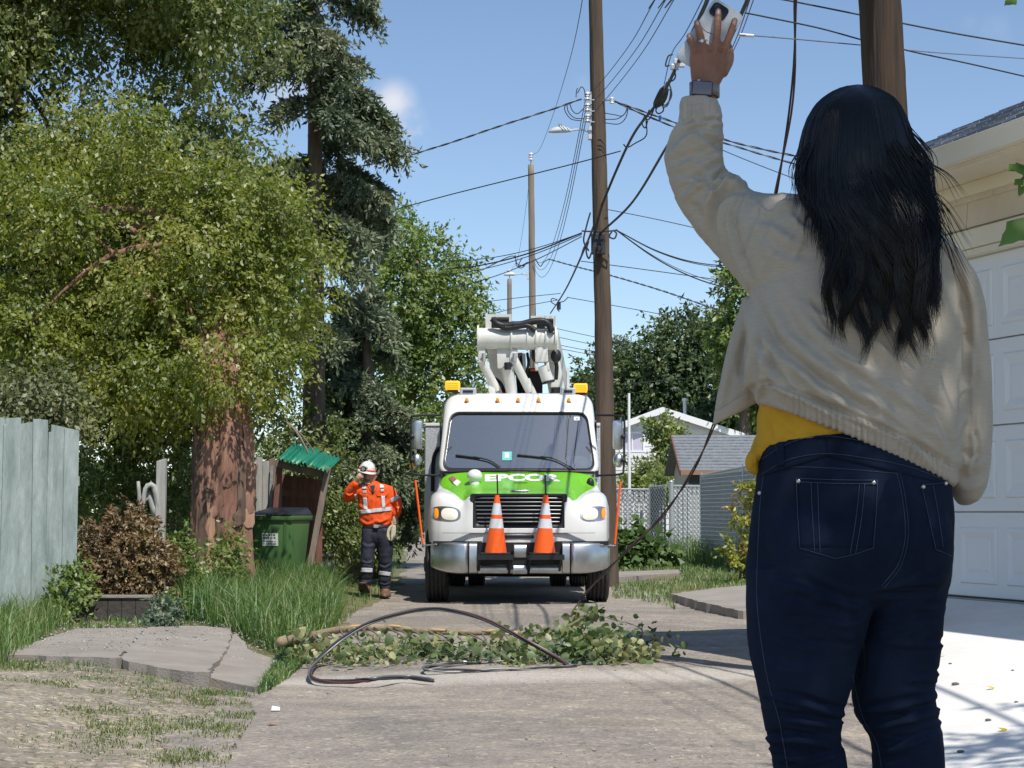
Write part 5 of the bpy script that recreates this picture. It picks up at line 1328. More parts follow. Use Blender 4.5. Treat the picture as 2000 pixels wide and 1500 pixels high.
# service drops to the right
cable('service_drop', [W(1200, 198, 29.7), W(1215, 203, 29.6), W(1320, 240, 29), W(1430, 277, 28.5), W(1560, 306, 28), W(1700, 330, 27)], .014, 'upper twisted cable from the pole to behind the hair', [m_wire, m_wire_g], strands=2, pitch=.55, n=50)
cable('service_drop', [W(1206, 200, 29.7), W(1225, 210, 29.6), W(1320, 249, 29), W(1430, 284, 28.5), W(1560, 322, 28), W(1700, 352, 27)], .013, 'middle twisted cable from the pole to behind the hair', [m_wire_g, m_wire], strands=2, pitch=.55, n=50)
cable('service_drop', [W(1230, 213, 29.6), W(1320, 250, 29), W(1420, 297, 28.5), W(1560, 352, 28), W(1700, 400, 27)], .011, 'lowest single cable from the pole to behind the hair', n=40)
for k, (y1, r) in enumerate(((491, .016), (494, .012), (530, .02), (524, .009))):
    cable('service_drop', sagged(W(1203, 449, 29.7), W(1480, y1 + 25 * (y1 - 440) / 60, 33), .25), r, ('top', 'second', 'lowest thick', 'fine third')[k] + ' cable of the fan running right under the elbow', n=30, group='cables right of the middle pole')
cable('service_drop', [W(1186, 409, 29.8), W(1290, 430, 31), W(1400, 455, 32), W(1500, 480, 33)], .012, 'cable meeting the elbow of the jacket from the pole', n=24)
cable('service_drop', [W(1135, 510, 42), W(1270, 528, 44), W(1420, 549, 46), W(1520, 565, 47)], .018, 'straight thin cable crossing right above the far trees', n=24)
cable('service_drop', [W(1072, 506, 73), W(1130, 522, 70), W(1200, 540, 66), W(1300, 570, 62), W(1420, 612, 58)], .026, 'twisted cable from the lamp pole to the right', [m_wire, m_wire_g], strands=2, pitch=1.2, n=40)
cable('service_drop', [W(1110, 581, 50), W(1200, 597, 50), W(1300, 616, 50), W(1420, 645, 50)], .016, 'thin cable running right above the boom', n=24)
for k, (ya, yb) in enumerate(((642, 673), (658, 688), (673, 700), (680, 706))):
    cable('service_drop', [W(1088, ya, 80), W(1170, (ya + yb) / 2 + 2, 80), W(1260, yb, 80), W(1330, yb + 10, 80)], .022, ('first', 'second', 'third', 'fourth')[k] + ' wire from the top of the group right of the boom', n=16, group='far wires right of the boom')
cable('service_drop', [W(1100, 762, 60), W(1140, 756, 60), W(1280, 745, 60), W(1420, 730, 60)], .015, 'dark wire in front of the far trees', n=20)
# clutter on the middle pole at cable height
ck = thing('cable_junction', W(1165, 470, 29.7), 'black cable junction box strapped to the middle pole', 'junction box')
c = W(1170, 472, 29.78); B().box(c.x - .13, c.x + .1, c.y - .08, c.y + .02, P(0, 496, 29.7).z, P(0, 455, 29.7).z).link('box', m_wire, ck, bevel=.02)
for lp in ([(1153, 415), (1146, 440), (1140, 470), (1150, 490)], [(1150, 470), (1145, 490), (1150, 505), (1156, 492)], [(1162, 480), (1160, 505), (1163, 518)], [(1172, 455), (1180, 465), (1170, 490), (1165, 480)], [(1136, 451), (1150, 452), (1175, 452), (1195, 451), (1206, 449)],
           [(1195, 452), (1190, 462), (1200, 466), (1204, 456), (1198, 450)], [(1148, 470), (1140, 485), (1134, 505)]):
    link('wire_loop', npmesh('wire_loop', *tube_np(curve_pts([W(*q_, 29.62) for q_ in lp], 20), .014, 5), True), m_wire, ck)
for lp in ([(1105, 202), (1103, 215), (1115, 232), (1135, 236)], [(1107, 202), (1110, 218), (1122, 230), (1140, 232)], [(1112, 200), (1118, 216), (1128, 222), (1140, 212)], [(1225, 210), (1220, 222), (1205, 232), (1182, 233)], [(1227, 210), (1222, 230), (1208, 242), (1182, 240)], [(1226, 212), (1216, 226), (1200, 224), (1182, 221)],
           [(1128, 182), (1135, 170), (1141, 175), (1143, 188)], [(1125, 190), (1126, 178), (1128, 172)]):
    link('jumper_wire', npmesh('jumper_wire', *tube_np(curve_pts([W(*q_, 29.65) for q_ in lp], 18), .008, 5), True), m_wire, pm)
for lp in ([(1020, 503), (1012, 520), (1020, 523), (1029, 512)], [(1045, 505), (1055, 520), (1062, 512), (1072, 506)], [(1006, 498), (1010, 515), (1025, 520)]):
    link('jumper_wire', npmesh('jumper_wire', *tube_np(curve_pts([W(*q_, 73.7) for q_ in lp], 16), .02, 5), True), m_wire, pf)
tf = thing('cable_terminal', W(1090, 590, 50), 'small black terminal hanging on the thick cable above the boom', 'terminal')
c = W(1091, 595, 50); B().box(c.x - .05, c.x + .06, 49.95, 50.05, c.z - .14, c.z + .08).link('body', m_wire, tf, bevel=.02)
for lp in ([(1088, 585), (1078, 583), (1077, 590), (1086, 596)], [(1095, 590), (1102, 588), (1110, 580)], [(1092, 600), (1090, 606), (1093, 608)]):
    link('wire_loop', npmesh('wire_loop', *tube_np(curve_pts([W(*q_, 50) for q_ in lp], 14), .014, 5), True), m_wire, tf)
# wires at the upper right
for k, (pts, r) in enumerate((([(1500, -6), (1560, 5), (1675, 28), (1765, 46), (1880, 68), (2100, 105)], .010), ([(1455, 25), (1500, 34), (1600, 55), (1680, 77)], .009), ([(1443, 68), (1475, 70), (1560, 77), (1680, 88)], .007), ([(1762, 96), (1800, 105), (1900, 126), (2100, 172)], .009), ([(1762, 97), (1830, 103), (1920, 109), (2100, 121)], .006))):
    cable('service_drop', [W(*q_, 13.0 + (q_[0] - 1700) / 400 if k != 0 else 13.2) for q_ in pts], r, ('long dark wire crossing behind the right pole at the top edge', 'wire from the hand to the right pole, upper of two', 'wire from the phone to the right pole, lower of two', 'lower wire from the right pole to the right edge', 'finer upper wire from the right pole to the right edge')[k], m_wire if k not in (2, 4) else m_wire_g, n=30)
cw = W(1462, 69, 13.0 - .6); B().cyl(W(1445, 68, 12.4), W(1472, 70, 12.4), .012).link('wire_sleeve', m_porc, smooth=True, label='short white sleeve on the wire beside the phone', cat='sleeve')
# the fallen cable: hanging down behind the person, then in loops on the ground
gz = lambda px, py, z: PG(px, py, z)
downed = [W(1556, -60, 13.0), W(1553, 10, 13.1), W(1552, 120, 13.3), W(1544, 215, 13.6), (W(1528, 310, 14.0)), W(1512, 395, 14.3), W(1490, 520, 14.9), W(1450, 680, 16), W(1391, 838, 17.4), W(1350, 925, 18.4), W(1290, 1012, 19.5), W(1225, 1075, 20.6), W(1165, 1135, 21.8), gz(1128, 1180, .08), gz(1112, 1215, .03),
          gz(1105, 1260, .02), gz(1112, 1300, .02)]
loop1 = [gz(1112, 1300, .02), W(1085, 1283, 14.6), W(1030, 1252, 14.7), W(960, 1216, 14.8), W(900, 1196, 14.9), W(845, 1189, 15.0), W(790, 1196, 15.0), W(720, 1217, 14.9), W(665, 1250, 14.7), W(622, 1288, 14.5), gz(606, 1312, .03), gz(618, 1328, .02), gz(680, 1332, .02), gz(740, 1325, .05), gz(790, 1322, .03), gz(846, 1329, .02)]
loop2 = [gz(1112, 1302, .02), gz(1160, 1297, .02), gz(1175, 1296, .03), gz(1160, 1291, .03), gz(1080, 1289, .03), gz(1000, 1293, .02), gz(900, 1297, .02), gz(835, 1302, .03), gz(832, 1308, .03), gz(870, 1310, .02), gz(960, 1309, .02), gz(1060, 1306, .02), gz(1125, 1300, .03)]
loop3 = [gz(846, 1329, .02), gz(800, 1324, .02), gz(750, 1323, .02), gz(700, 1329, .015), gz(650, 1334, .015)]
dc = cable('downed_cable', downed, .0095, 'fallen two-strand cable hanging from above and ending on the alley', [m_wire, m_wire_r], strands=2, pitch=2.2, n=140, group='fallen cables')
cable('downed_cable', loop1, .0105, 'fallen cable standing up in a big arch over the branch', [m_wire, m_wire_r, m_wire_g], strands=3, pitch=2.4, n=120, group='fallen cables')
cable('downed_cable', loop2, .010, 'flat narrow loop of fallen cable lying below the leafy branch', [m_wire, m_wire_g], strands=2, pitch=.7, n=120, group='fallen cables')
# fallen branch with leaves
fb = thing('fallen_branch', gz(900, 1260, 0), 'broken leafy branch lying across the alley in front of the truck', 'branch')
bc = curve_pts([gz(548, 1254, .18), W(600, 1243, 16.8), W(680, 1228, 16.9), W(760, 1226, 16.9), W(830, 1233, 16.8), W(920, 1236, 16.7), W(1010, 1237, 16.6), W(1070, 1244, 16.5), W(1115, 1256, 16.4)], 50)
m_brb = M('pale olive branch bark', (.2, .155, .09), .8, c2=(.34, .27, .17), vscale=12, bump=.4, bscale=40)
V, F = tube_np(bc, np.linspace(.042, .014, 50), 8); V += RNG.normal(0, .0018, V.shape)
link('stem', npmesh('stem', V, F, True), m_brb, fb)
m_cut = M('torn pale wood', (.5, .33, .15), .8)
for k in range(5):
    i = int(10 + 36 * k / 5 + random.random() * 4); link('torn_strip', npmesh('torn_strip', *tube_np(bc[i:i + 4] + np.array([0, -.02, .018]), np.array([.004, .016, .014, .003]), 5), True), m_cut, fb)
g_fall = LM('wilting broad leaves', [(.045, .085, .025), (.08, .13, .04), (.14, .19, .06), (.25, .27, .11), (.45, .42, .2)], .3)
def side_leaf(i, up=0): pass
LV = []
def leaf_clump(c, n, spread, size, flat=.5):
    c = np.array(tuple(c)); Q = c + RNG.normal(0, 1, (n, 3)) * np.array([spread[0], spread[1], spread[2]])
    Q[:, 2] = np.maximum(Q[:, 2], .02)
    D_ = unit(RNG.normal(0, 1, (n, 3)) * np.array([1, 1, .6]) + np.array([.2, -.3, -.2])); N_ = unit(RNG.normal(0, .7, (n, 3)) + np.array([0, -.55, flat]))
    s_ = size * (.6 + .7 * RNG.random(n))
    # rounder six-sided leaves
    S_ = unit(np.cross(D_, N_)); Nn = np.cross(S_, D_); z = s_[:, None]
    w = [(0, 0, 0), (.2, .38, -.08), (.55, .44, -.1), (.85, .22, -.03), (1.05, 0, -.06), (.85, -.22, -.03), (.55, -.44, -.1), (.2, -.38, -.08), (.5, 0, 0.03)]
    V = np.stack([Q + D_ * z * a + S_ * z * b_ + Nn * z * e for a, b_, e in w], 1).reshape(-1, 3)
    V[:, 2] = np.maximum(V[:, 2], .012)
    o = 9 * np.arange(n)[:, None]
    F_ = np.concatenate([o + np.array([[8, k, k + 1]]) for k in range(7)] + [o + np.array([[8, 7, 0]])])
    return V, [F_]
twigs = []
for k in range(34):
    f = k / 33; i = min(49, int(3 + 46 * f)); b0 = bc[i]
    px_ = 600 + 600 * f
    tip = np.array(tuple(PG(px_ + random.uniform(-25, 25), random.uniform(1265, 1290), .05)))
    twigs.append(curve_pts([b0, (b0 + tip) / 2 + np.array([0, 0, .03]), tip], 8))
    LV.append(leaf_clump(tip, 26, (.10, .14, .045), .062)); LV.append(leaf_clump((b0 + tip) / 2, 12, (.08, .12, .04), .058))
for (px, py, z, n_, sp_) in ((1150, 1265, .1, 150, (.25, .25, .08)), (1200, 1262, .1, 170, (.22, .25, .08)), (1235, 1275, .07, 100, (.14, .22, .06)), (1090, 1255, .12, 110, (.2, .25, .07)), (1185, 1235, .16, 60, (.13, .15, .05)), (1125, 1218, .22, 26, (.08, .08, .05)), (1165, 1193, .34, 34, (.06, .07, .045)), (1140, 1203, .3, 20, (.06, .06, .04)), (1180, 1258, .14, 120, (.2, .2, .06)), (1130, 1262, .12, 90, (.2, .2, .06)), (1100, 1240, .16, 60, (.13, .15, .05)),
                         (1060, 1270, .08, 80, (.2, .2, .05)), (990, 1240, .16, 24, (.12, .1, .05)), (690, 1262, .12, 50, (.18, .15, .06)), (640, 1272, .06, 24, (.12, .15, .04)), (580, 1240, .22, 16, (.06, .08, .06))):
    c = PG(px, py, z); LV.append(leaf_clump(c, n_, sp_, .066))
for k, tw in enumerate(twigs): link('twig', npmesh('twig', *tube_np(tw, np.linspace(.009, .003, 8), 5), True), m_twig, fb)
for pts in ([bc[-1], gz(1150, 1240, .15), gz(1200, 1240, .12), gz(1240, 1262, .06)], [bc[-3], PG(1112, 1226, .2), PG(1140, 1205, .29), PG(1172, 1190, .34)]):
    link('twig', npmesh('twig', *tube_np(curve_pts(pts, 14), np.linspace(.014, .004, 14), 6), True), m_brb, fb)
V, F = joinVF(LV); o = link('leaves', npmesh('leaves', V, F), g_fall, fb); o['kind'] = 'stuff'; o.name = 'foliage'
# dropped bits
link('bark_chip', big_leaf(PG(520, 1414, .015), PG(545, 1412, .02), .04, (0, 0, 1), 'bark_chip'), M('rusty chip', (.25, .1, .05), .9), label='rust-coloured chip of bark on the alley at lower left', cat='chip')
for (px, py, lab) in ((530, 1388, 'white paper scrap at the gravel edge, lower left'), (905, 1297, 'white scrap lying by the narrow cable loop')):
    a_ = PG(px, py, .012); B().hexa([a_, a_ + Vector((.05, .01, 0)), a_ + Vector((.045, .05, .01)), a_ + Vector((.0, .04, .02)), a_ + Vector((0, 0, .006)), a_ + Vector((.05, .01, .006)), a_ + Vector((.045, .05, .016)), a_ + Vector((0, .04, .026))]).link('paper_scrap', m_white, label=lab, cat='litter')
# ============================================================ the utility truck
m_tw = M('white truck paint', (.78, .78, .77), .3, coat=.4, c2=(.66, .65, .62), vscale=3, contrast=1.5, detail=9)
m_tw2 = M('dusty white boom paint', (.72, .72, .68), .4, c2=(.52, .52, .47), vscale=5, contrast=1.1, detail=9)
m_tg = M('bright green truck paint', (.16, .50, .012), .3, coat=.5)
m_tb = M('black truck trim', (.02, .02, .022), .45)
m_tb2 = M('dark chassis steel', (.025, .025, .027), .6, .3)
m_chrome = M('polished bumper metal', (.50, .51, .52), .36, 1.0, c2=(.62, .63, .64), vscale=6)
m_alu = M('diamond plate aluminium', (.62, .63, .65), .38, .55, bump=.5, bscale=60)
m_rub = M('tyre rubber', (.028, .028, .029), .8, c2=(.05, .048, .045), vscale=8)
m_glassd = bpy.data.materials.new('windscreen glass'); m_glassd.use_nodes = True
n_, l_ = m_glassd.node_tree.nodes, m_glassd.node_tree.links; n_.clear()
o_ = n_.new('ShaderNodeOutputMaterial'); tr_ = n_.new('ShaderNodeBsdfTransparent'); tr_.inputs[0].default_value = (.8, .85, .86, 1); gl_ = n_.new('ShaderNodeBsdfGlossy'); gl_.inputs['Roughness'].default_value = .02
fr_ = n_.new('ShaderNodeFresnel'); fr_.inputs[0].default_value = 2.1; mx_ = n_.new('ShaderNodeMixShader')
ad_ = n_.new('ShaderNodeMath'); ad_.inputs[1].default_value = .36; l_.new(fr_.outputs[0], ad_.inputs[0]); l_.new(ad_.outputs[0], mx_.inputs[0]); l_.new(tr_.outputs[0], mx_.inputs[1]); l_.new(gl_.outputs[0], mx_.inputs[2]); df_ = n_.new('ShaderNodeBsdfDiffuse'); df_.inputs[0].default_value = (.5, .52, .52, 1); mx2_ = n_.new('ShaderNodeMixShader'); mx2_.inputs[0].default_value = .13; l_.new(mx_.outputs[0], mx2_.inputs[1]); l_.new(df_.outputs[0], mx2_.inputs[2]); l_.new(mx2_.outputs[0], o_.inputs[0])
m_amber = M('amber lens', (.8, .25, .01), .25, emit=(1.0, .35, .02), estr=.35)
m_amber_on = M('lit amber beacon', (.9, .4, .02), .25, emit=(1.0, .34, .02), estr=1.3)
m_head = M('lit headlamp lens', (.55, .53, .48), .1, emit=(1.0, .88, .66), estr=0.4)
m_orange = M('fluorescent orange plastic', (.9, .12, .015), .45)
m_refl = M('white reflective band', (.62, .63, .66), .4)
m_seat = M('grey seat cloth', (.15, .165, .19), .9)
m_dash = M('grey cab lining', (.17, .18, .19), .7)

TD = 24.0                                    # front of the bumper
TC = 1013.0
truck = thing('utility_truck', Vector((P(TC, 1172, TD).x, TD, 0)), 'white utility truck with green bonnet, raised boom and amber lights', 'truck')
tX0 = P(TC, 1000, TD).x
def X(px, d): return P(px, 1000, d).x
def Z(py, d): return P(1000, py, d).z
def tl(bb, name, mat, parent=truck, **k): return bb.link(name, mat, parent, **k)

# --- bonnet and fenders as one lofted skin, cut into green bonnet and white front
xs_ = np.array([0, .3, .6, .74, .9, 1.05, 1.16, 1.215])
rows_z = np.array([
 [.80, .80, .80, .80, .80, .80, .80, .82],
 [.98, .98, .98, .98, .98, .98, .98, .98],
 [1.18, 1.18, 1.18, 1.17, 1.18, 1.18, 1.17, 1.15],
 [1.40, 1.40, 1.385, 1.31, 1.35, 1.36, 1.31, 1.22],
 [1.455, 1.455, 1.44, 1.36, 1.43, 1.45, 1.39, 1.26],
 [1.53, 1.53, 1.52, 1.47, 1.465, 1.48, 1.43, 1.29],
 [1.64, 1.64, 1.63, 1.61, 1.56, 1.51, 1.43, 1.28],
 [1.755, 1.755, 1.75, 1.745, 1.73, 1.70, 1.62, 1.35]])
rows_y = np.array([
 [.11, .12, .14, .17, .21, .28, .42, .75],
 [.11, .12, .14, .17, .21, .28, .42, .75],
 [.13, .14, .16, .20, .25, .32, .45, .76],
 [.17, .18, .20, .27, .33, .40, .52, .8],
 [.27, .28, .31, .40, .48, .54, .64, .86],
 [.65, .65, .67, .70, .74, .80, .86, 1.0],
 [1.05, 1.05, 1.05, 1.08, 1.1, 1.12, 1.15, 1.2],
 [1.42, 1.42, 1.42, 1.43, 1.44, 1.45, 1.45, 1.45]])
rows_x = np.repeat(xs_[None], 8, 0)
rows_x[7] *= np.array([1, 1, 1, 1, .99, .95, .92, .9]); rows_x[6] *= np.array([1, 1, 1, 1, 1, .99, .98, .98])
def upsample(A, ny, nx):
    A = np.stack([curve_pts(A[:, j:j + 1], ny)[:, 0] for j in range(A.shape[1])], 1)
    return np.stack([curve_pts(A[i][:, None], nx)[:, 0] for i in range(A.shape[0])], 0)
NY, NX = 141, 127
UX, UY, UZ = upsample(rows_x, NY, NX), upsample(rows_y, NY, NX), upsample(rows_z, NY, NX)
SX = np.hstack([-UX[:, ::-1], UX[:, 1:]]); SY = np.hstack([UY[:, ::-1], UY[:, 1:]]); SZ = np.hstack([UZ[:, ::-1], UZ[:, 1:]])
NW = SX.shape[1]
SV = np.stack([SX + tX0, SY + TD, SZ], -1).reshape(-1, 3)
fg, fw = [], []
for i in range(NY - 1):
    v = (i + .5) / (NY - 1) * 7
    for j in range(NW - 1):
        x = abs((SX[i, j] + SX[i + 1, j + 1]) / 2)
        f = (i * NW + j, i * NW + j + 1, (i + 1) * NW + j + 1, (i + 1) * NW + j)
        if abs(x) < .60 and 1.05 < v < 3.25 : continue               # grille opening
        lim = .64 + .47 * max(0, (v - 3.5) / 3.4) ** .75
        (fg if (v > 3.35 and x < lim) else fw).append(f)
def sub_mesh(name, V, F):
    F = np.array(F); idx, inv = np.unique(F, return_inverse=True); return npmesh(name, V[idx], inv.reshape(F.shape), True)
hood = link('bonnet', sub_mesh('bonnet', SV, fg), m_tg, truck)
front = link('front_fenders', sub_mesh('front_fenders', SV, fw), m_tw, truck)
for o in (hood, front):
    md = o.modifiers.new('thickness', 'SOLIDIFY'); md.thickness = .012; md.offset = -1
for sx in (-1, 1):   # fender side below the crown, with a wheel arch
    prof = []
    ya = np.linspace(.75, 1.45, 15)
    top = np.interp(ya, [.75, .8, .86, 1.0, 1.2, 1.45], [1.15, 1.22, 1.26, 1.28, 1.25, 1.2]) + .02
    bot = np.maximum(.82, .5 + np.sqrt(np.maximum(0, .56 ** 2 - (ya - .95) ** 2)))
    V = []; 
    for a_, t_, b_ in zip(ya, top, bot): V += [(tX0 + sx * 1.205, TD + a_, b_), (tX0 + sx * 1.205, TD + a_, t_), (tX0 + sx * 1.17, TD + a_, b_), (tX0 + sx * 1.17, TD + a_, t_)]
    F = []
    for i in range(14):
        a0 = i * 4; F += [(a0, a0 + 1, a0 + 5, a0 + 4), (a0 + 2, a0 + 6, a0 + 7, a0 + 3), (a0, a0 + 4, a0 + 6, a0 + 2)]
    link('fender_side', npmesh('fender_side', V, F), m_tw, truck)
# seam line above the bumper
tl(B().box(tX0 - 1.0, tX0 + 1.0, TD + .10, TD + .14, .925, .93), 'seam', m_tb)
bvh_t = BVHTree.FromPolygons([Vector(v) for v in SV], [tuple(int(i) for i in f) for f in np.array(fg + fw)])
def on_truck(px, py, off=.004):
    o = Vector((0, 0, CAMZ)); r = ray_dir(px, py).normalized(); h = bvh_t.ray_cast(o, r)
    return (h[0] - r * off, h[1]) if h[0] is not None else (P(px, py, TD + .3), Vector((0, -1, 0)))
# --- grille
gr_d = TD + .2
tl(B().box(tX0 - .63, tX0 + .63, TD + .30, TD + .34, .92, 1.42), 'grille_back', m_tb)
gf = thing('grille', (tX0, TD + .15, 1.2), None, None); gf.parent = truck; gf.matrix_parent_inverse = Matrix.Translation(-truck.location)
def rrect(x0, x1, z0, z1, r, n=6):
    pts = []
    for cx_, cz_, a0 in ((x1 - r, z1 - r, 0), (x0 + r, z1 - r, 90), (x0 + r, z0 + r, 180), (x1 - r, z0 + r, 270)):
        for i in range(n + 1):
            a_ = math.radians(a0 + 90 * i / n); pts.append((cx_ + r * math.cos(a_), cz_ + r * math.sin(a_)))
    return pts
gx0, gx1, gz0, gz1 = X(923, gr_d) , X(1103, gr_d), Z(1031, gr_d), Z(964, gr_d)
def taper(p): return (p[0] + (0.5 - (p[1] - gz0) / (gz1 - gz0)) * .03 * (-1 if p[0] > tX0 else 1), p[1])
out = [taper(p) for p in rrect(gx0 - .02, gx1 + .02, gz0 - .03, gz1, .035)]; inn = [taper(p) for p in rrect(gx0 + .045, gx1 - .045, gz0 + .04, gz1 - .04, .05)]
def gy(x): return TD + .135 + .06 * ((x - tX0) / .6) ** 2
V = [(x, gy(x) - .01, z) for x, z in out] + [(x, gy(x) - .025, z) for x, z in inn] + [(x, gy(x) + .1, z) for x, z in inn]
n = len(out); F = [(i, (i + 1) % n, n + (i + 1) % n, n + i) for i in range(n)] + [(n + i, n + (i + 1) % n, 2 * n + (i + 1) % n, 2 * n + i) for i in range(n)]
link('grille_frame', npmesh('grille_frame', V, F, True), m_tb, gf)
m_gbar = M('grey grille bar', (.16, .165, .17), .35, .6)
for k in range(7):
    z = gz0 + .075 + (gz1 - gz0 - .14) * k / 6; hw = (gx1 - gx0) / 2 - .05 - .05 * (.5 - (z - gz0) / (gz1 - gz0)) * 2 * .5
    b = B(); m_ = 12
    pts = [(tX0 + hw * (2 * i / m_ - 1), gy(tX0 + hw * (2 * i / m_ - 1)), z) for i in range(m_ + 1)]
    V = []; 
    for p in pts: V += [(p[0], p[1] - .012, p[2] - .008), (p[0], p[1] - .012, p[2] + .012), (p[0], p[1] + .05, p[2] + .02), (p[0], p[1] + .05, p[2] - .002)]
    F = [(i * 4 + c_, i * 4 + (c_ + 1) % 4, i * 4 + 4 + (c_ + 1) % 4, i * 4 + 4 + c_) for i in range(m_) for c_ in range(4)]
    link('grille_bar', npmesh('grille_bar', V, F), m_gbar, gf)
for sx in (-.2, .2): tl(B().box(tX0 + sx - .012, tX0 + sx + .012, TD + .19, TD + .22, gz0 + .04, gz1 - .04), 'grille_strut', m_tb, gf)
# badge on the bonnet lip
def text_mesh(body, size, extrude, bold=0.0, sx=1.0):
    cu = bpy.data.curves.new('t', 'FONT'); cu.body = body; cu.size = size; cu.extrude = extrude; cu.offset = bold; cu.align_x = 'CENTER'; cu.align_y = 'CENTER'; cu.resolution_u = 4
    o = bpy.data.objects.new('t', cu); COL.objects.link(o)
    dg = bpy.context.evaluated_depsgraph_get(); me = bpy.data.meshes.new_from_object(o.evaluated_get(dg))
    bpy.data.objects.remove(o); bpy.data.curves.remove(cu)
    bm = bmesh.new(); bm.from_mesh(me)
    for _ in range(2):
        bmesh.ops.subdivide_edges(bm, edges=[e for e in bm.edges if e.calc_length() > size * .22], cuts=1)
    bmesh.ops.triangulate(bm, faces=bm.faces)
    bm.to_mesh(me); bm.free()
    for v in me.vertices: v.co.x *= sx
    return me
def text_on(name, body, mat, bvh, c_px, w_px, h_px, size=1.0, bold=.03, off=.004, parent=truck, skew=0.0):
    """flat lettering laid on a surface, its box centred at a photograph pixel"""
    me = text_mesh(body, size, 0.0, bold)
    co = np.array([v.co for v in me.vertices]); mn, mx = co.min(0), co.max(0); ctr = (mn + mx) / 2
    for v, c in zip(me.vertices, co):
        u = (c[0] - ctr[0]) / (mx[0] - mn[0]); w = (c[1] - ctr[1]) / (mx[1] - mn[1])
        px, py = c_px[0] + u * w_px, c_px[1] - w * h_px - skew * u * u
        r = ray_dir(px, py).normalized(); h = bvh.ray_cast(Vector((0, 0, CAMZ)), r)
        v.co = (h[0] + h[1] * off * (1 if h[1].dot(r) < 0 else -1)) if h[0] is not None else P(px, py, TD + 1)
    me.update()
    return link(name, me, mat, parent)
text_on('lettering', 'EPCOR', m_white, bvh_t, (1021, 933), 148, 14, bold=.05, skew=-4)
c, nrm_ = on_truck(1016, 960)
bd = tl(B().tube(curve_pts([c + Vector((-.13, -.012, 0)), c + Vector((0, -.022, 0)), c + Vector((.13, -.012, 0))], 10), [.012, .024, .028, .028, .028, .028, .028, .028, .024, .012], 10), 'badge', m_chrome, smooth=True)
me_ = text_mesh('FREIGHTLINER', .032, .001, .0005)
for v in me_.vertices: v.co = c + Vector((v.co.x, -.052 + v.co.z, v.co.y))
o = link('badge_text', me_, m_tb, bd)
c2, _ = on_truck(1017, 943); tl(B().box(c2.x - .09, c2.x + .09, c2.y - .02, c2.y + .03, c2.z - .008, c2.z + .004), 'bonnet_slot', m_tb)
# --- headlamps
for sx, (x0_, x1_) in ((-1, (840, 900)), (1, (1133, 1189))):
    hl = thing('headlight', (tX0 + sx, TD + .3, 1.15), None, None); hl.parent = truck; hl.matrix_parent_inverse = Matrix.Translation(-truck.location)
    cx_ = (x0_ + x1_) / 2; w_ = (x1_ - x0_) / 2
    def shape(a_, k, dx=0, kx=1.0):
        ca, sa = math.cos(a_), math.sin(a_)
        px = cx_ + dx + w_ * k * kx * (abs(ca) ** .75) * (1 if ca > 0 else -1)
        py = 1003.5 - 14.5 * k * (abs(sa) ** .8) * (1 if sa > 0 else -1) - (px - cx_) * sx * .06
        return px, py
    def patch(name, k, dx, kx, off, bulge, mat):
        V = []; nA = 28; R_ = 5
        ctr, _ = on_truck(cx_ + dx, 1003, off + bulge); V.append(tuple(ctr))
        for r_ in range(1, R_ + 1):
            f = r_ / R_
            for i in range(nA):
                px, py = shape(2 * math.pi * i / nA, k * f, dx, kx); p, _ = on_truck(px, py, off + bulge * (1 - f * f)); V.append(tuple(p))
        F3 = [(0, 1 + i, 1 + (i + 1) % nA) for i in range(nA)]; F4 = []
        for r_ in range(R_ - 1):
            for i in range(nA): a0 = 1 + r_ * nA; F4.append((a0 + i, a0 + nA + i, a0 + nA + (i + 1) % nA, a0 + (i + 1) % nA))
        link(name, npmesh(name, V, [np.array(F4), np.array(F3)], True), mat, hl)
    patch('bezel', 1.0, 0, 1.0, .006, .004, m_chrome)
    patch('lens', .80, -sx * 8, .68, .016, .02, m_head)
    patch('turn_signal', .70, sx * 18, .2, .016, .012, m_amber)
# --- bumper
def bumper_piece(name, xa, xb, za, zb, mat, ya=0.0, yb=0.0, cut=0.0, n=10):
    V = []
    for i in range(n + 1):
        u = i / n; x = xa + (xb - xa) * u; y = TD + ya + (yb - ya) * u ** 2.2
        zl = za + cut * u ** 3
        for (dz, dy) in ((0, .05), (.02, .008), (.06, 0), (.5, -.006), (.94, 0), (.98, .008), (1, .05)):
            V.append((x, y + dy, zl + (zb - zl) * dz))
    F = [(i * 7 + c_, i * 7 + c_ + 1, (i + 1) * 7 + c_ + 1, (i + 1) * 7 + c_) for i in range(n) for c_ in range(6)]
    o = link(name, npmesh(name, V, F, True), mat, bumper); md = o.modifiers.new('thickness', 'SOLIDIFY'); md.thickness = .02; md.offset = 1 if xb < xa else -1
    return o
bumper = thing('bumper', (tX0, TD, .6), None, None); bumper.parent = truck; bumper.matrix_parent_inverse = Matrix.Translation(-truck.location)
zb0, zb1 = Z(1118, TD), Z(1063, TD)
bumper_piece('bumper_end', X(914, TD), X(842, TD), zb0, zb1, m_chrome, 0, .26, .08)
bumper_piece('bumper_end', X(1115, TD), X(1191, TD), zb0, zb1, m_chrome, 0, .26, .08)
bumper_piece('bumper_section', X(932, TD), X(916, TD), zb0, zb1, m_chrome, .01, .01)
bumper_piece('bumper_section', X(1098, TD), X(1113, TD), zb0, zb1, m_chrome, .01, .01)
bumper_piece('bumper_lower', X(1016, TD), X(933, TD), zb0, Z(1106, TD), m_chrome, .06, .02)
bumper_piece('bumper_lower', X(1017, TD), X(1098, TD), zb0, Z(1106, TD), m_chrome, .06, .02)
bumper_piece('centre_block', X(1003, TD), X(1029, TD), Z(1087, TD), Z(1066, TD), m_chrome, -.02, -.02)
bumper_piece('tow_block', X(1001, TD), X(1029, TD), Z(1119, TD), Z(1106, TD), m_chrome, -.0, .0)
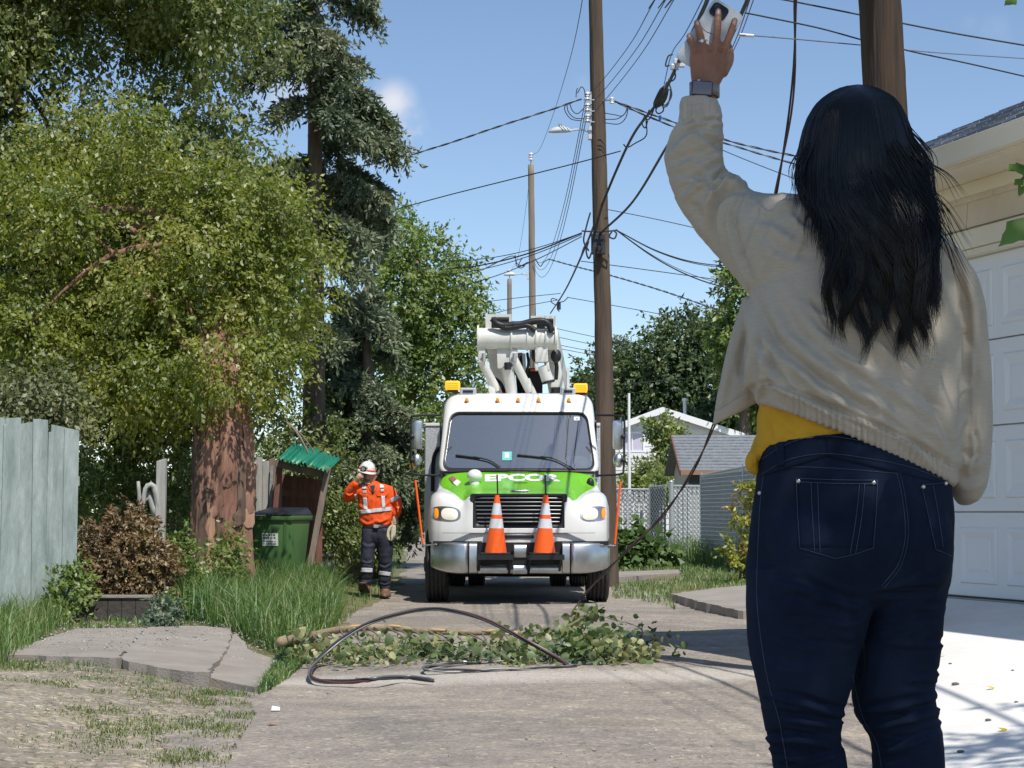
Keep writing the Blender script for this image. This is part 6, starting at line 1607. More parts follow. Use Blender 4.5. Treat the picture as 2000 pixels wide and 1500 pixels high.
tl(B().box(X(932, TD), X(1099, TD), TD + .08, TD + .12, zb0 + .02, zb1 + .02), 'backing', m_tb, bumper)
tl(B().box(X(990, TD), X(1030, TD), TD - .01, TD + .08, Z(1113, TD), Z(1088, TD)), 'licence_recess', m_tb, bumper)
for xa in (932, 1030):
    s_ = tl(B().box(X(xa, TD), X(xa + 71, TD), TD - .30, TD + .06, Z(1090, TD - .2), Z(1085, TD - .2)), 'cone_shelf', M('dark shelf steel', (.10, .10, .105), .5, .4), bumper, bevel=.004)
    tl(B().box(X(xa, TD), X(xa + 71, TD), TD - .31, TD - .295, Z(1093, TD - .2), Z(1083, TD - .2)), 'shelf_lip', m_tb, s_)
    for xx in (xa + 2, xa + 62): tl(B().beam((X(xx, TD), TD + .06, Z(1118, TD)), (X(xx + 3, TD), TD - .2, Z(1090, TD)), .03, .04), 'shelf_bracket', m_tb, s_)
tl(B().box(X(845, TD), X(1190, TD), TD + .13, TD + .5, Z(1065, TD), .82), 'bumper_gap', m_tb)
tl(B().box(tX0 - .2, tX0 + .2, TD + .10, TD + .13, .855, .9), 'lower_vent', m_tb)
# --- cab
dB, dT = TD + 1.42, TD + 1.95           # windscreen foot and head
def wsl(px, py): # screen plane leans back
    f = (918 - py) / 115.0
    bow = .12 * ((px - TC) / 150.0) ** 2
    return P(px, py, dB + (dT - dB) * f + bow)
def loop(pts, n): 
    C = curve_pts(pts + [pts[0]], n + 1)[:-1]; return C
def quad_loop(cs, r, n=8):
    """rounded quadrilateral in pixel space"""
    out = []
    m_ = len(cs)
    for i in range(m_):
        p0, p1, p2 = np.array(cs[i - 1], float), np.array(cs[i], float), np.array(cs[(i + 1) % m_], float)
        a_ = p1 + (p0 - p1) / np.linalg.norm(p0 - p1) * r; b_ = p1 + (p2 - p1) / np.linalg.norm(p2 - p1) * r
        for k in range(n + 1):
            t_ = k / n; out.append(tuple((1 - t_) ** 2 * a_ + 2 * t_ * (1 - t_) * p1 + t_ ** 2 * b_))
        q_ = p2 + (p1 - p2) / np.linalg.norm(p1 - p2) * r
        for k in range(1, 8): out.append(tuple(b_ + (q_ - b_) * k / 8))
    return out
Lg = quad_loop([(863, 919), (1164, 920), (1147, 804), (879, 804)], 20)
Ls = quad_loop([(867, 914), (1160, 915), (1144, 809), (882, 809)], 18)
Lo = quad_loop([(857, 931), (1170, 932), (1153, 772), (873, 772)], 30)
V = [tuple(wsl(*p)) for p in Lo] + [tuple(wsl(*p) + Vector((0, -.0, 0))) for p in Lg]
n = len(Lo); F = [(i, (i + 1) % n, n + (i + 1) % n, n + i) for i in range(n)]
# body side: the outer outline carried back
back = [Vector(v) for v in V[:n]]
ctr_ = sum(back, Vector()) / n
V2 = [tuple(Vector((tX0 + (v.x - tX0) * 1.035, v.y + .35, v.z + (.05 if v.z > 2.3 else 0)))) for v in back]
V3 = [tuple(Vector((tX0 + (v.x - tX0) * 1.04, TD + 3.35, v.z + (.05 if v.z > 2.3 else 0)))) for v in back]
o1 = len(V); V += V2; o2 = len(V); V += V3
F += [(i, o1 + i, o1 + (i + 1) % n, (i + 1) % n) for i in range(n)]
F += [(o1 + i, o2 + i, o2 + (i + 1) % n, o1 + (i + 1) % n) for i in range(n)]
cab = link('cab', npmesh('cab', V, F, True), m_tw, truck)
V = [tuple(wsl(*p) + Vector((0, -.012, 0))) for p in Lg] + [tuple(wsl(*p) + Vector((0, -.012, 0))) for p in Ls] + [tuple(wsl(*p) + Vector((0, .03, 0))) for p in Ls]
n = len(Lg); F = [(i, (i + 1) % n, n + (i + 1) % n, n + i) for i in range(n)] + [(n + i, n + (i + 1) % n, 2 * n + (i + 1) % n, 2 * n + i) for i in range(n)]
link('windscreen_seal', npmesh('windscreen_seal', V, F, True), m_tb, cab)
# glass: concentric rings so it keeps the bow
V = []; rings_ = 8; cxg = (1013, 862)
for r_ in range(1, rings_ + 1):
    f = r_ / rings_
    for p in Ls: V.append(tuple(wsl(cxg[0] + (p[0] - cxg[0]) * f, cxg[1] + (p[1] - cxg[1]) * f) + Vector((0, .006, 0))))
V.append(tuple(wsl(*cxg) + Vector((0, .006, 0)))); n = len(Ls)
F4 = [((r_ * n + i), (r_ + 1) * n + i, (r_ + 1) * n + (i + 1) % n, r_ * n + (i + 1) % n) for r_ in range(rings_ - 1) for i in range(n)]
F3 = [(len(V) - 1, i, (i + 1) % n) for i in range(n)]
link('windscreen', npmesh('windscreen', V, [np.array(F4), np.array(F3)], True), m_glassd, cab)
# rest of the cab shell: lower sides, rear wall, side windows
for sx in (-1, 1):
    xo = tX0 + sx * 1.10
    tl(B().box(min(xo, xo - sx * .05), max(xo, xo - sx * .05), TD + 1.5, TD + 3.35, .75, 1.66), 'door', m_tw, cab, bevel=.015)
    tl(B().box(min(xo, xo + sx * .03), max(xo, xo + sx * .03), TD + 2.9, TD + 3.05, 1.45, 1.5), 'door_handle', m_tb, cab)
    tl(B().box(min(xo, xo + sx * .01), max(xo, xo + sx * .01), TD + 2.0, TD + 2.9, 1.8, 2.5), 'side_window', M('dark side glass', (.03, .035, .04), .08), cab)
    tl(B().box(min(xo, xo - sx * .3), max(xo, xo - sx * .3), TD + 1.6, TD + 3.2, .45, .75), 'fuel_tank', m_alu, truck, bevel=.04)
tl(B().box(tX0 - 1.08, tX0 + 1.08, TD + 3.30, TD + 3.36, 1.0, 2.75), 'rear_wall', m_dash, cab)
tl(B().box(tX0 - .6, tX0 + .6, TD + 3.285, TD + 3.30, 1.9, 2.4), 'rear_window', M('bright rear window glass', (.35, .4, .45), .1), cab)
tl(B().box(tX0 - 1.05, tX0 + 1.05, TD + 1.55, TD + 2.05, 1.5, 1.80), 'dashboard', m_dash, cab, bevel=.05)
tl(B().box(tX0 - 1.05, tX0 + 1.05, TD + 1.5, TD + 3.3, .95, 1.0), 'cab_floor', m_dash, cab)
for x_ in (-.5, .55):
    st = tl(B().hexa([(tX0 + x_ - .27, TD + 2.5, 1.2), (tX0 + x_ + .27, TD + 2.5, 1.2), (tX0 + x_ + .27, TD + 2.75, 1.2), (tX0 + x_ - .27, TD + 2.75, 1.2), (tX0 + x_ - .24, TD + 2.65, 2.15), (tX0 + x_ + .24, TD + 2.65, 2.15), (tX0 + x_ + .24, TD + 2.85, 2.15), (tX0 + x_ - .24, TD + 2.85, 2.15)]), 'seat', m_seat, cab, bevel=.07, smooth=True)
    tl(B().box(tX0 + x_ - .14, tX0 + x_ + .14, TD + 2.68, TD + 2.8, 2.13, 2.36), 'headrest', m_seat, st, bevel=.05, smooth=True)
an = np.linspace(0, 2 * math.pi, 29); sw = [(tX0 + .55 + .22 * math.cos(a_), TD + 2.05 + .08 * math.sin(a_), 1.86 + .2 * math.sin(a_)) for a_ in an]
tl(B().tube(sw, .017, 8, False), 'steering_wheel', m_tb, cab, smooth=True)
# papers and a jacket heap behind the glass
tl(B().ball((tX0 + .8, TD + 1.85, 1.86), .26, .12, .13), 'clothing_heap', M('pale grey blue cloth', (.3, .34, .38), .9, c2=(.45, .5, .54), vscale=7), cab, smooth=True)
c_ = wsl(890, 880) + Vector((0, .06, 0))
tl(B().tube(curve_pts([wsl(881, 855) + Vector((0, .08, 0)), wsl(889, 857) + Vector((0, .05, 0)), wsl(892, 866) + Vector((0, .05, 0)), wsl(890, 880) + Vector((0, .05, 0)), wsl(888, 890) + Vector((0, .05, 0)), wsl(880, 892) + Vector((0, .08, 0))], 24), .016, 8), 'grab_handle', M('yellow handle', (.8, .5, .02), .4), cab, smooth=True)
def glass_patch(name, x0, x1, y0, y1, mat, off=-.006):
    V = [tuple(wsl(x, y) + Vector((0, off, 0))) for x, y in ((x0, y1), (x1, y1), (x1, y0), (x0, y0))] + [tuple(wsl(x, y) + Vector((0, off + .004, 0))) for x, y in ((x0, y1), (x1, y1), (x1, y0), (x0, y0))]
    return B().add(V, [(0, 1, 2, 3), (7, 6, 5, 4), (0, 4, 5, 1), (1, 5, 6, 2), (2, 6, 7, 3), (3, 7, 4, 0)]).link(name, mat, cab)
s_ = glass_patch('sticker', 981, 1000, 882, 899, M('teal sticker', (.12, .5, .45), .5))
glass_patch('sticker_mark', 986, 994, 884, 894, m_white, -.012)
glass_patch('permit', 1121, 1132, 814, 821, m_white); glass_patch('permit_mark', 1125, 1129, 816, 819, m_bin, -.012)
for (pts) in ([(890, 889), (925, 892), (955, 899), (977, 912)], [(1010, 888), (1055, 891), (1085, 897), (1124, 917)]):
    w_ = tl(B().tube(curve_pts([wsl(*p) + Vector((0, -.03, 0)) for p in pts[1:]], 12), .012, 6), 'wiper_arm', m_tb, cab, smooth=True)
    tl(B().tube([wsl(*pts[0]) + Vector((0, -.02, 0)), wsl(pts[1][0] + 12, pts[1][1] + 3) + Vector((0, -.02, 0))], .014, 6), 'wiper_blade', m_tb, w_)
tl(B().tube(curve_pts([wsl(866, 921) + Vector((0, -.03, -.01)), wsl(1013, 919) + Vector((0, -.05, 0)), wsl(1161, 921) + Vector((0, -.03, -.01))], 10), .02, 6), 'cowl', m_tb, cab, smooth=True)
# roof: visor curve already in the outline; marker lamps and beacons
for px in (912, 972, 1012, 1052, 1111):
    c = wsl(px, 781) + Vector((0, -.02, 0)); mk = tl(B().ball(tuple(c), .026, .035, .032, 10, 7), 'marker_lamp', m_amber, cab, smooth=True)
    tl(B().box(c.x - .034, c.x + .034, c.y - .005, c.y + .05, c.z - .04, c.z - .026), 'lamp_base', m_tb, mk)
for sx, (bx0, bx1, mx0, mx1) in ((-1, (869, 898, 898, 930)), (1, (1121, 1148, 1096, 1124))):
    d_ = TD + 2.35
    m1 = tl(B().box(X(mx0, d_), X(mx1, d_), d_ - .1, d_ + .15, Z(772, d_), Z(758, d_)), 'beacon_mount', M('grey mount', (.5, .52, .55), .4, .3), cab, bevel=.015)
    tl(B().box(X(mx0 + 6, d_), X(mx1 - 6, d_), d_ - .115, d_ - .1, Z(768, d_), Z(763, d_)), 'mount_slot', m_tb, m1)
    yb = Z(753 if sx < 0 else 758, d_)
    bb = tl(B().box(X(bx0, d_), X(bx1, d_), d_ - .08, d_ + .1, yb - .065, yb + .065), 'beacon', m_amber_on, cab, bevel=.03, smooth=True)
    for k in (-1, 0, 1): tl(B().box(X(bx0 + 3, d_), X(bx1 - 3, d_), d_ - .088, d_ - .078, yb + k * .03 - .004, yb + k * .03 + .004), 'beacon_rib', m_amber, bb)
    tl(B().box(X(bx0 + 4, d_), X(bx1 - 4, d_), d_ - .05, d_ + .07, yb - .09, yb - .06), 'beacon_base', m_tb, bb)
# --- mirrors
for sx, (ax, ix) in ((-1, (803, 862)), (1, (1219, 1166))):
    d_ = TD + 1.35
    mr = thing('mirror', (X(ax, d_), d_, 1.9), None, None); mr.parent = truck; mr.matrix_parent_inverse = Matrix.Translation(-truck.location)
    s = sx
    pts = [P(ix, 811, d_ + .2), P(ax + (-s) * 10, 812, d_), P(ax, 820, d_), P(ax, 870, d_), P(ax + (-s) * 1, 915, d_), P(ax + (-s) * 8, 926, d_), P(ix + s * -2, 929, d_ + .15)]
    tl(B().tube(curve_pts(pts, 40), .016, 8), 'mirror_arm', m_tb, mr, smooth=True)
    x0_, x1_ = sorted((ax - s * 1, ax - s * 21))
    tl(B().box(X(x0_, d_), X(x1_, d_), d_ + .02, d_ + .15, Z(878, d_), Z(820, d_)), 'mirror_housing', m_chrome, mr, bevel=.045, smooth=True)
    tl(B().ball((X(ax - s * 10, d_), d_ + .08, Z(899, d_)), .075, .07, .10), 'convex_housing', m_chrome, mr, smooth=True)
    for py in (853, 899): tl(B().ball((X(ax - s * 1, d_), d_ - .005, Z(py, d_)), .035, .03, .035), 'clamp', m_tb, mr, smooth=True)
    tl(B().box(X(ix - 3, d_ + .15), X(ix + 3, d_ + .15), d_ + .1, d_ + .2, Z(932, d_), Z(919, d_)), 'arm_bracket', m_tb, mr)
    tl(B().ball((X(ax + s * 2, d_), d_ + .06, Z(860 if s > 0 else 910, d_)), .012, .03, .035), 'side_marker', m_amber, mr, smooth=True)
# --- small fittings on the bonnet
c, _ = on_truck(927, 944); dm = tl(B().cyl(c - Vector((0, 0, .02)), c + Vector((0, 0, .05)), .07, .065, 18), 'dome_base', m_tw, smooth=True)
b = B(); b.ball((c.x, c.y, c.z + .10), .105, .105, .09, 20, 10); tl(b, 'dome', m_tw, dm, smooth=True)
c, _ = on_truck(1153, 945); tl(B().ball(tuple(c), .055, .05, .085, 12, 8), 'air_intake', m_tb, smooth=True)
p0, _ = on_truck(876, 934); p1, _ = on_truck(884, 930); p2, _ = on_truck(900, 942); p3, _ = on_truck(892, 950)
pl = B().add([tuple(q_ + Vector((0, -.006, .004))) for q_ in (p3, p2, p1, p0)] + [tuple(q_ + Vector((0, .02, -.01))) for q_ in (p3, p2, p1, p0)], [(0, 1, 2, 3), (0, 4, 5, 1), (1, 5, 6, 2), (2, 6, 7, 3), (3, 7, 4, 0)]).link('notice', m_white, truck)
pm_ = [p0 * .5 + p3 * .5 * 1.0, p0]
pl2 = B().add([tuple(q_ + Vector((0, -.01, .006))) for q_ in ((p3 * .55 + p0 * .45), (p2 * .55 + p1 * .45), p1, p0)], [(0, 1, 2, 3)]).link('notice_print', M('grey print with red edge', (.15, .12, .12), .6, c2=(.5, .1, .1), vscale=40), pl)
for px in (971, 1065): tl(B().cyl(P(px + 1, 968, TD - .16), P(px, 927, TD - .16), .010), 'cone_rod', m_tb)
for px in (971, 1065):
    tl(B().cyl(P(px, 1082, TD - .16), P(px, 966, TD - .16), .008), 'cone_spike', m_tb)
for (a_, b_) in (((811, 938), (826, 1063)), ((1212, 940), (1201, 1063))):
    rd = tl(B().cyl(P(*b_, TD + .3), P(*a_, TD + .3), .013, .016), 'corner_rod', m_orange, smooth=True)
    tl(B().cyl(P(b_[0], b_[1] + 6, TD + .3), P(b_[0], b_[1], TD + .3), .012), 'rod_foot', m_tb, rd)
tl(B().cyl(P(824, 1066, TD + .3), P(852, 1063, TD + .1), .01), 'rod_bracket', m_galv); tl(B().cyl(P(1202, 1066, TD + .3), P(1172, 1064, TD + .1), .01), 'rod_bracket', m_galv)
# --- wheels
def wheel(cx_, cy_, w, r, name='wheel'):
    wh = thing(name, (cx_, cy_, r), None, None); wh.parent = truck; wh.matrix_parent_inverse = Matrix.Translation(-truck.location)
    prof = [(-.5, .60), (-.5, .86), (-.46, .95), (-.40, .985)]
    for k in range(5):
        a_ = -.36 + k * .18
        prof += [(a_ - .065, 1.0), (a_ + .055, 1.0)]
        if k < 4: prof += [(a_ + .065, .965), (a_ + .105, .965)]
    prof += [(.40, .985), (.46, .95), (.5, .86), (.5, .60)]
    n = 48; V = []
    for i in range(n):
        a_ = 2 * math.pi * i / n
        for (u, q_) in prof: V.append((cx_ + u * w, cy_ + r * q_ * math.cos(a_), r + r * q_ * math.sin(a_)))
    m_ = len(prof); F = [(i * m_ + j, i * m_ + j + 1, ((i + 1) % n) * m_ + j + 1, ((i + 1) % n) * m_ + j) for i in range(n) for j in range(m_ - 1)]
    link('tyre', npmesh('tyre', V, F, False), m_rub, wh)
    rim = tl(B().cyl((cx_ - w * .46, cy_, r), (cx_ + w * .46, cy_, r), r * .62, seg=28), 'rim', M('white steel rim', (.55, .55, .55), .4, .3), wh, smooth=True)
    tl(B().cyl((cx_ - w * .6, cy_, r), (cx_ + w * .6, cy_, r), r * .2, seg=14), 'hub', m_tb2, rim, smooth=True)
wf = TD + .95
wheel(X(852, wf - .5) - .0, wf, .30, .5); wheel(X(1169, wf - .5), wf, .30, .5)
for x_ in (-.98, -.66, .66, .98): wheel(tX0 + x_, TD + 6.1, .27, .5)
tl(B().box(tX0 - .45, tX0 + .45, TD + .3, TD + 8.0, .45, .75), 'chassis', m_tb2)
tl(B().cyl((tX0 - .95, wf, .42), (tX0 + .95, wf, .42), .09), 'front_axle', m_tb2); tl(B().cyl((tX0 - .95, TD + 6.1, .5), (tX0 + .95, TD + 6.1, .5), .11).ball((tX0, TD + 6.1, .48), .2), 'rear_axle', m_tb2)
for sx in (-1, 1): tl(B().box(tX0 + sx * .75 - .32, tX0 + sx * .75 + .32, TD + 1.55, TD + 2.6, .4, .8), 'step_box', m_tb2)
tl(B().box(tX0 - 1.1, tX0 + 1.1, TD + .5, TD + 1.5, .98, 1.02), 'wheel_well', m_tb)
# --- utility body
ub = thing('utility_body', (tX0, TD + 3.6, .5), None, None); ub.parent = truck; ub.matrix_parent_inverse = Matrix.Translation(-truck.location)
d_ = TD + 3.55
tl(B().box(X(830, d_), X(1173, d_), d_, d_ + .04, .75, Z(832, d_)), 'front_panel', m_alu, ub, bevel=.01)
tl(B().box(X(830, d_), X(1173, d_), d_ - .02, d_ + .5, Z(832, d_), Z(826, d_)), 'top_cap', m_tw, ub, bevel=.008)
for (a_, b_) in ((830, 905), (1122, 1173)): tl(B().box(X(a_, d_), X(b_, d_), d_ + .04, TD + 8.2, .75, Z(832, d_)), 'locker', m_tw, ub, bevel=.02)
tl(B().box(X(905, d_), X(1122, d_), d_ + .04, TD + 8.2, .75, 1.15), 'bed', m_tw, ub)
for k, z_ in enumerate((1.25, 1.85)):
    for yk in range(3): tl(B().box(X(829, d_) - .012, X(829, d_) + .02, d_ + .2 + yk * 1.5, d_ + 1.5 + yk * 1.5, z_ - .25, z_ + .28), 'locker_door', m_tw, ub, bevel=.01)
tl(B().tube(curve_pts([P(866, 870, d_ - .1), P(852, 882, d_ - .1), P(846, 905, d_ - .1), P(845, 960, d_ - .1)], 16), .03, 8), 'exhaust_grab', m_tb2, ub, smooth=True)
# --- boom, stowed low over the cab
boom = thing('boom', (tX0, TD + 3.2, 2.9), None, None); boom.parent = truck; boom.matrix_parent_inverse = Matrix.Translation(-truck.location)
d_ = TD + 2.9
def bt(pts, r, name, mat=m_tw2, seg=18, d=d_): return tl(B().tube([P(*q_) if len(q_) == 3 else P(*q_, d) for q_ in pts], r, seg), name, mat, boom, smooth=True)
# elbow drum across
rd_ = .155
dr = bt([(933, 661), (1088, 664)], rd_, 'elbow_drum', m_tw2, 28)
for px, rr_ in ((934, .205), (999, .185), (1030, .178), (1047, .178), (1066, .178), (1085, .19)):
    c = P(px, 662, d_); tl(B().cyl((c.x - .012, c.y, c.z), (c.x + .012, c.y, c.z), rr_, seg=28), 'drum_flange', m_tw2, dr, smooth=True)
# two square lugs on top, with openings
for (x0_, x1_, y0_) in ((948, 999, 614), (1037, 1086, 617)):
    a0, a1, za, zb_ = X(x0_, d_), X(x1_, d_), Z(660, d_), Z(y0_, d_); w_ = .035
    b = B().box(a0, a0 + w_ + .05, d_ - .02, d_ + .5, za, zb_).box(a1 - w_, a1, d_ - .02, d_ + .5, za, zb_)
    tl(b.box(a0 + w_ + .05, a1 - w_, d_ - .02, d_ + .5, zb_ - .04, zb_).box(a0 + w_ + .05, a1 - w_, d_ + .45, d_ + .5, za, zb_ - .04), 'boom_lug', m_tw2, boom)
    tl(B().box(a0 + w_ + .05, a1 - w_, d_ + .40, d_ + .449, za, zb_ - .04), 'lug_cover', M('grey cover', (.3, .32, .34), .6), boom)
# hose bundle
hs_ = bt([tuple(q_) for q_ in curve_pts([(962, 622), (970, 632), (985, 636), (1003, 634), (1020, 633), (1040, 628), (1060, 627), (1072, 634), (1078, 648)], 40)], .05, 'hose_bundle', m_tb, 10, d_ - .16)
bt([tuple(q_) for q_ in curve_pts([(962, 627), (985, 640), (1010, 638), (1030, 636), (1045, 645)], 30)], .04, 'hose_bundle', m_tb, 10, d_ - .17)
for px, py in ((985, 636), (1002, 634)): c = P(px, py, d_ - .16); tl(B().cyl((c.x - .008, c.y, c.z), (c.x + .008, c.y, c.z), .054), 'hose_tie', m_tb2, hs_)
# hanging arms and cylinders
def arm(a_, b_, w, h, name, mat=m_tw2, bevel=.02): return tl(B().beam(P(*a_), P(*b_), w, h, (0, 1, 0)), name, mat, boom, bevel=bevel, smooth=True)
arm((941, 675, d_ - .02), (941, 706, d_ - .02), .11, .10, 'link_fork'); bt([(939, 703, d_ - .06), (971, 762, d_ + .1)], [.065, .06], 'hydraulic_cylinder')
arm((1003, 682, d_ - .02), (1003, 708, d_ - .02), .12, .10, 'link_fork'); bt([(1004, 703, d_ - .06), (1035, 765, d_ + .1)], [.066, .062], 'hydraulic_cylinder')
bt([(945, 690, d_ - .12), (945, 706, d_ - .12)], .03, 'pin_boss', m_galv); bt([(1005, 690, d_ - .12), (1005, 706, d_ - .12)], .03, 'pin_boss', m_galv)
arm((983, 682, d_ + .1), (985, 720, d_ + .1), .20, .3, 'boom_block'); arm((985, 700, d_ + .15), (1000, 772, d_ + .2), .16, .2, 'lower_link')
bt([(992, 716, d_ - .02), (1000, 774, d_ + .1)], [.085, .075], 'hydraulic_cylinder'); bt([(991, 708, d_ - .1), (992, 722, d_ - .1)], .05, 'cylinder_eye', m_tb)
arm((1057, 678, d_ - .03), (1058, 708, d_ - .03), .19, .16, 'hook_plate', m_tw2); arm((1047, 708, d_ - .03), (1049, 724, d_ - .03), .05, .12, 'hook_cheek'); arm((1069, 708, d_ - .03), (1071, 724, d_ - .03), .05, .12, 'hook_cheek')
bt([(1060, 715, d_ - .02), (1071, 746, d_ + .02)], [.085, .09], 'hydraulic_cylinder'); bt([(1071, 744, d_ + .0), (1072, 748, d_ + .0)], .095, 'cylinder_collar', m_tb)
tl(B().ball(tuple(P(1044, 692, d_ + .05)), .05, .08, .11), 'hose_coil', m_tb, boom, smooth=True); tl(B().ball(tuple(P(1086, 695, d_ + .05)), .08, .08, .10), 'hose_coil', m_tb, boom, smooth=True)
arm((1012, 690, d_ + .9), (1020, 775, d_ + .9), .14, .2, 'turret_post', m_tb2); arm((1040, 720, d_ + .8), (1040, 778, d_ + .8), .3, .3, 'turret', m_tb2, .03)  # turret kept dark to stand in for shade between the cylinders
tl(B().box(X(1036, d_ + .5), X(1052, d_ + .5), d_ + .58, d_ + .62, Z(724, d_ + .5), Z(720, d_ + .5)), 'turret_lamp', m_orange, boom)
arm((1023, 690, d_ + .6), (1026, 760, d_ + .6), .05, .05, 'hose_rail', m_wtrim)
# the long boom sections going back on the right, seen from its front end
b = B(); f0_ = [P(1086, 640, d_ + .1), P(1089, 640, d_ + .1), P(1089, 690, d_ + .1), P(1086, 690, d_ + .1)]
tl(B().hexa([(X(1062, d_), d_ + .25, Z(700, d_)), (X(1092, d_), d_ + .25, Z(700, d_)), (X(1100, d_) + .3, d_ + 5.5, 2.95), (X(1080, d_) + .1, d_ + 5.5, 2.95), (X(1062, d_), d_ + .25, Z(640, d_)), (X(1092, d_), d_ + .25, Z(640, d_)), (X(1100, d_) + .3, d_ + 5.5, 3.3), (X(1080, d_) + .1, d_ + 5.5, 3.3)]), 'upper_boom', m_tw2, boom, bevel=.03)
tl(B().hexa([(X(1078, d_), d_ + .5, 2.7), (X(1114, d_), d_ + .5, 2.7), (X(1114, d_) + .1, d_ + 5.0, 2.4), (X(1078, d_) + .1, d_ + 5.0, 2.4), (X(1074, d_), d_ + .5, Z(690, d_)), (X(1093, d_), d_ + .5, Z(682, d_)), (X(1110, d_) + .1, d_ + 5.0, 2.85), (X(1078, d_) + .1, d_ + 5.0, 2.85)]), 'lower_boom', m_tw2, boom, bevel=.03)
tl(B().box(X(1078, d_), X(1096, d_), d_ + .46, d_ + .5, Z(768, d_), Z(752, d_)), 'boom_step', m_tb2, boom)
tl(B().box(X(1108, d_ + 1), X(1113, d_ + 1), d_ + 1, d_ + 1.04, Z(775, d_ + 1), Z(718, d_ + 1)), 'rail_post', m_tw2, boom)
tl(B().hexa([(X(950, d_), d_ + .3, Z(680, d_)), (X(985, d_), d_ + .3, Z(680, d_)), (X(985, d_), d_ + 4.0, 2.95), (X(965, d_), d_ + 4.0, 2.95), (X(948, d_), d_ + .3, Z(650, d_)), (X(999, d_), d_ + .3, Z(650, d_)), (X(1000, d_), d_ + 4.0, 3.3), (X(965, d_), d_ + 4.0, 3.3)]), 'second_boom', m_tw2, boom, bevel=.03)
tl(B().box(X(955, TD + 2.6), X(1110, TD + 2.6), TD + 2.6, TD + 2.75, Z(776, TD + 2.6), Z(768, TD + 2.6)), 'boom_rest', m_tw2, boom, bevel=.01)
arm((958, 742, d_ + .1), (962, 772, d_ + .1), .1, .15, 'rest_cheek'); arm((1030, 740, d_ + .1), (1045, 772, d_ + .1), .07, .12, 'rest_cheek')

# --- traffic cones standing on the bumper shelves
def cone(cx_px, lab):
    d = TD - .16; base = P(cx_px - 3, 1083, d); top = P(cx_px, 967, d)
    t = thing('traffic_cone', base, lab, 'cone', 'cones on the truck bumper')
    tl(B().box(base.x - .19, base.x + .19, d - .14, d + .14, base.z, base.z + .025), 'base_plate', m_tb, t, bevel=.008)
    def at(f): return base + (top - base) * f
    def rad(f): return .148 * (1 - f) + .028 * f
    b = B(); 
    fs = [0.03, .44, .60, .665, .86, 1.0]
    for k in range(5):
        on = k in (1, 3)
        off = .0025 if on else 0
        tl(B().cyl(at(fs[k] + .0005), at(fs[k + 1]), rad(fs[k]) + off, rad(fs[k + 1]) + off, 28), 'reflective_band' if on else 'cone_section', m_refl if on else m_orange, t, smooth=True)
cone(971, 'left of the two orange cones on the truck bumper'); cone(1066, 'right of the two orange cones on the truck bumper')

for (a_, b_, r_) in (((975, 700), (1012, 735), .03), (((1012, 735)), (1030, 770), .03), ((1030, 690), (1024, 740), .022), ((1078, 690), (1086, 740), .03), ((960, 735), (985, 768), .03)):
    tl(B().tube(curve_pts([P(*a_, d_ + .3), P((a_[0] + b_[0]) / 2 + 5, (a_[1] + b_[1]) / 2 - 3, d_ + .2), P(*b_, d_ + .35)], 10), r_, 7), 'gap_shade_hose', m_tb, boom, smooth=True)  # black hoses added as dark backing, standing in for the shaded gaps
# ============================================================ people: shared shaping tools
def interp_rings(R, sub):
    R = np.asarray(R, float); n = (len(R) - 1) * sub + 1
    return curve_pts(R, n)
def sil(rings, d0, sub=4, seg=32, dome=(.5, .5), ex=2.0):
    """a closed body from outline pairs: each ring is (Lx, Ly, Rx, Ry, half depth, depth offset[, tilt]) in photograph pixels at distance d0"""
    R = [tuple(r) + (0.0,) * (7 - len(r)) for r in rings]
    A = interp_rings(R, sub); k = d0 / FPX
    cen, av, bv = [], [], []
    for r in A:
        dd = d0 + r[5] * k; L_ = np.array(P(r[0], r[1], dd)); R_ = np.array(P(r[2], r[3], dd))
        cen.append((L_ + R_) / 2); av.append((R_ - L_) / 2); bv.append(np.array([0, r[4] * k, r[6] * r[4] * k]))
    cen, av, bv = map(np.array, (cen, av, bv))
    for end, dm in ((0, dome[0]), (-1, dome[1])):
        if dm <= 0: continue
        nx = cen[0] - cen[1] if end == 0 else cen[-1] - cen[-2]
        nx = nx / (np.linalg.norm(nx) + 1e-9); h = dm * min(np.linalg.norm(av[end]), np.linalg.norm(bv[end]))
        ex_c = [cen[end] + nx * h * s for s in (.45, .8, .97)]; sc_ = (.88, .6, .22)
        ea = [av[end] * s for s in sc_]; eb = [bv[end] * s for s in sc_]
        if end == 0: cen = np.vstack([ex_c[::-1], cen]); av = np.vstack([ea[::-1], av]); bv = np.vstack([eb[::-1], bv])
        else: cen = np.vstack([cen, ex_c]); av = np.vstack([av, ea]); bv = np.vstack([bv, eb])
    ph = np.arange(seg) * 2 * math.pi / seg
    c_, s_ = np.cos(ph), np.sin(ph)
    c_ = np.sign(c_) * np.abs(c_) ** (2 / ex); s_ = np.sign(s_) * np.abs(s_) ** (2 / ex)
    V = cen[:, None] + c_[None, :, None] * av[:, None] + s_[None, :, None] * bv[:, None]
    n = len(cen); i = np.arange(n - 1)[:, None] * seg; j = np.arange(seg)[None]; j2 = (j + 1) % seg
    F = np.stack([i + j, i + j2, i + seg + j2, i + seg + j], -1).reshape(-1, 4)
    V = V.reshape(-1, 3); m = len(V)
    V = np.vstack([V, cen[0], cen[-1]])
    jj = np.arange(seg); T = np.vstack([np.stack([np.full(seg, m), (jj + 1) % seg, jj], 1), np.stack([np.full(seg, m + 1), (n - 1) * seg + jj, (n - 1) * seg + (jj + 1) % seg], 1)])
    return V, [F, T]
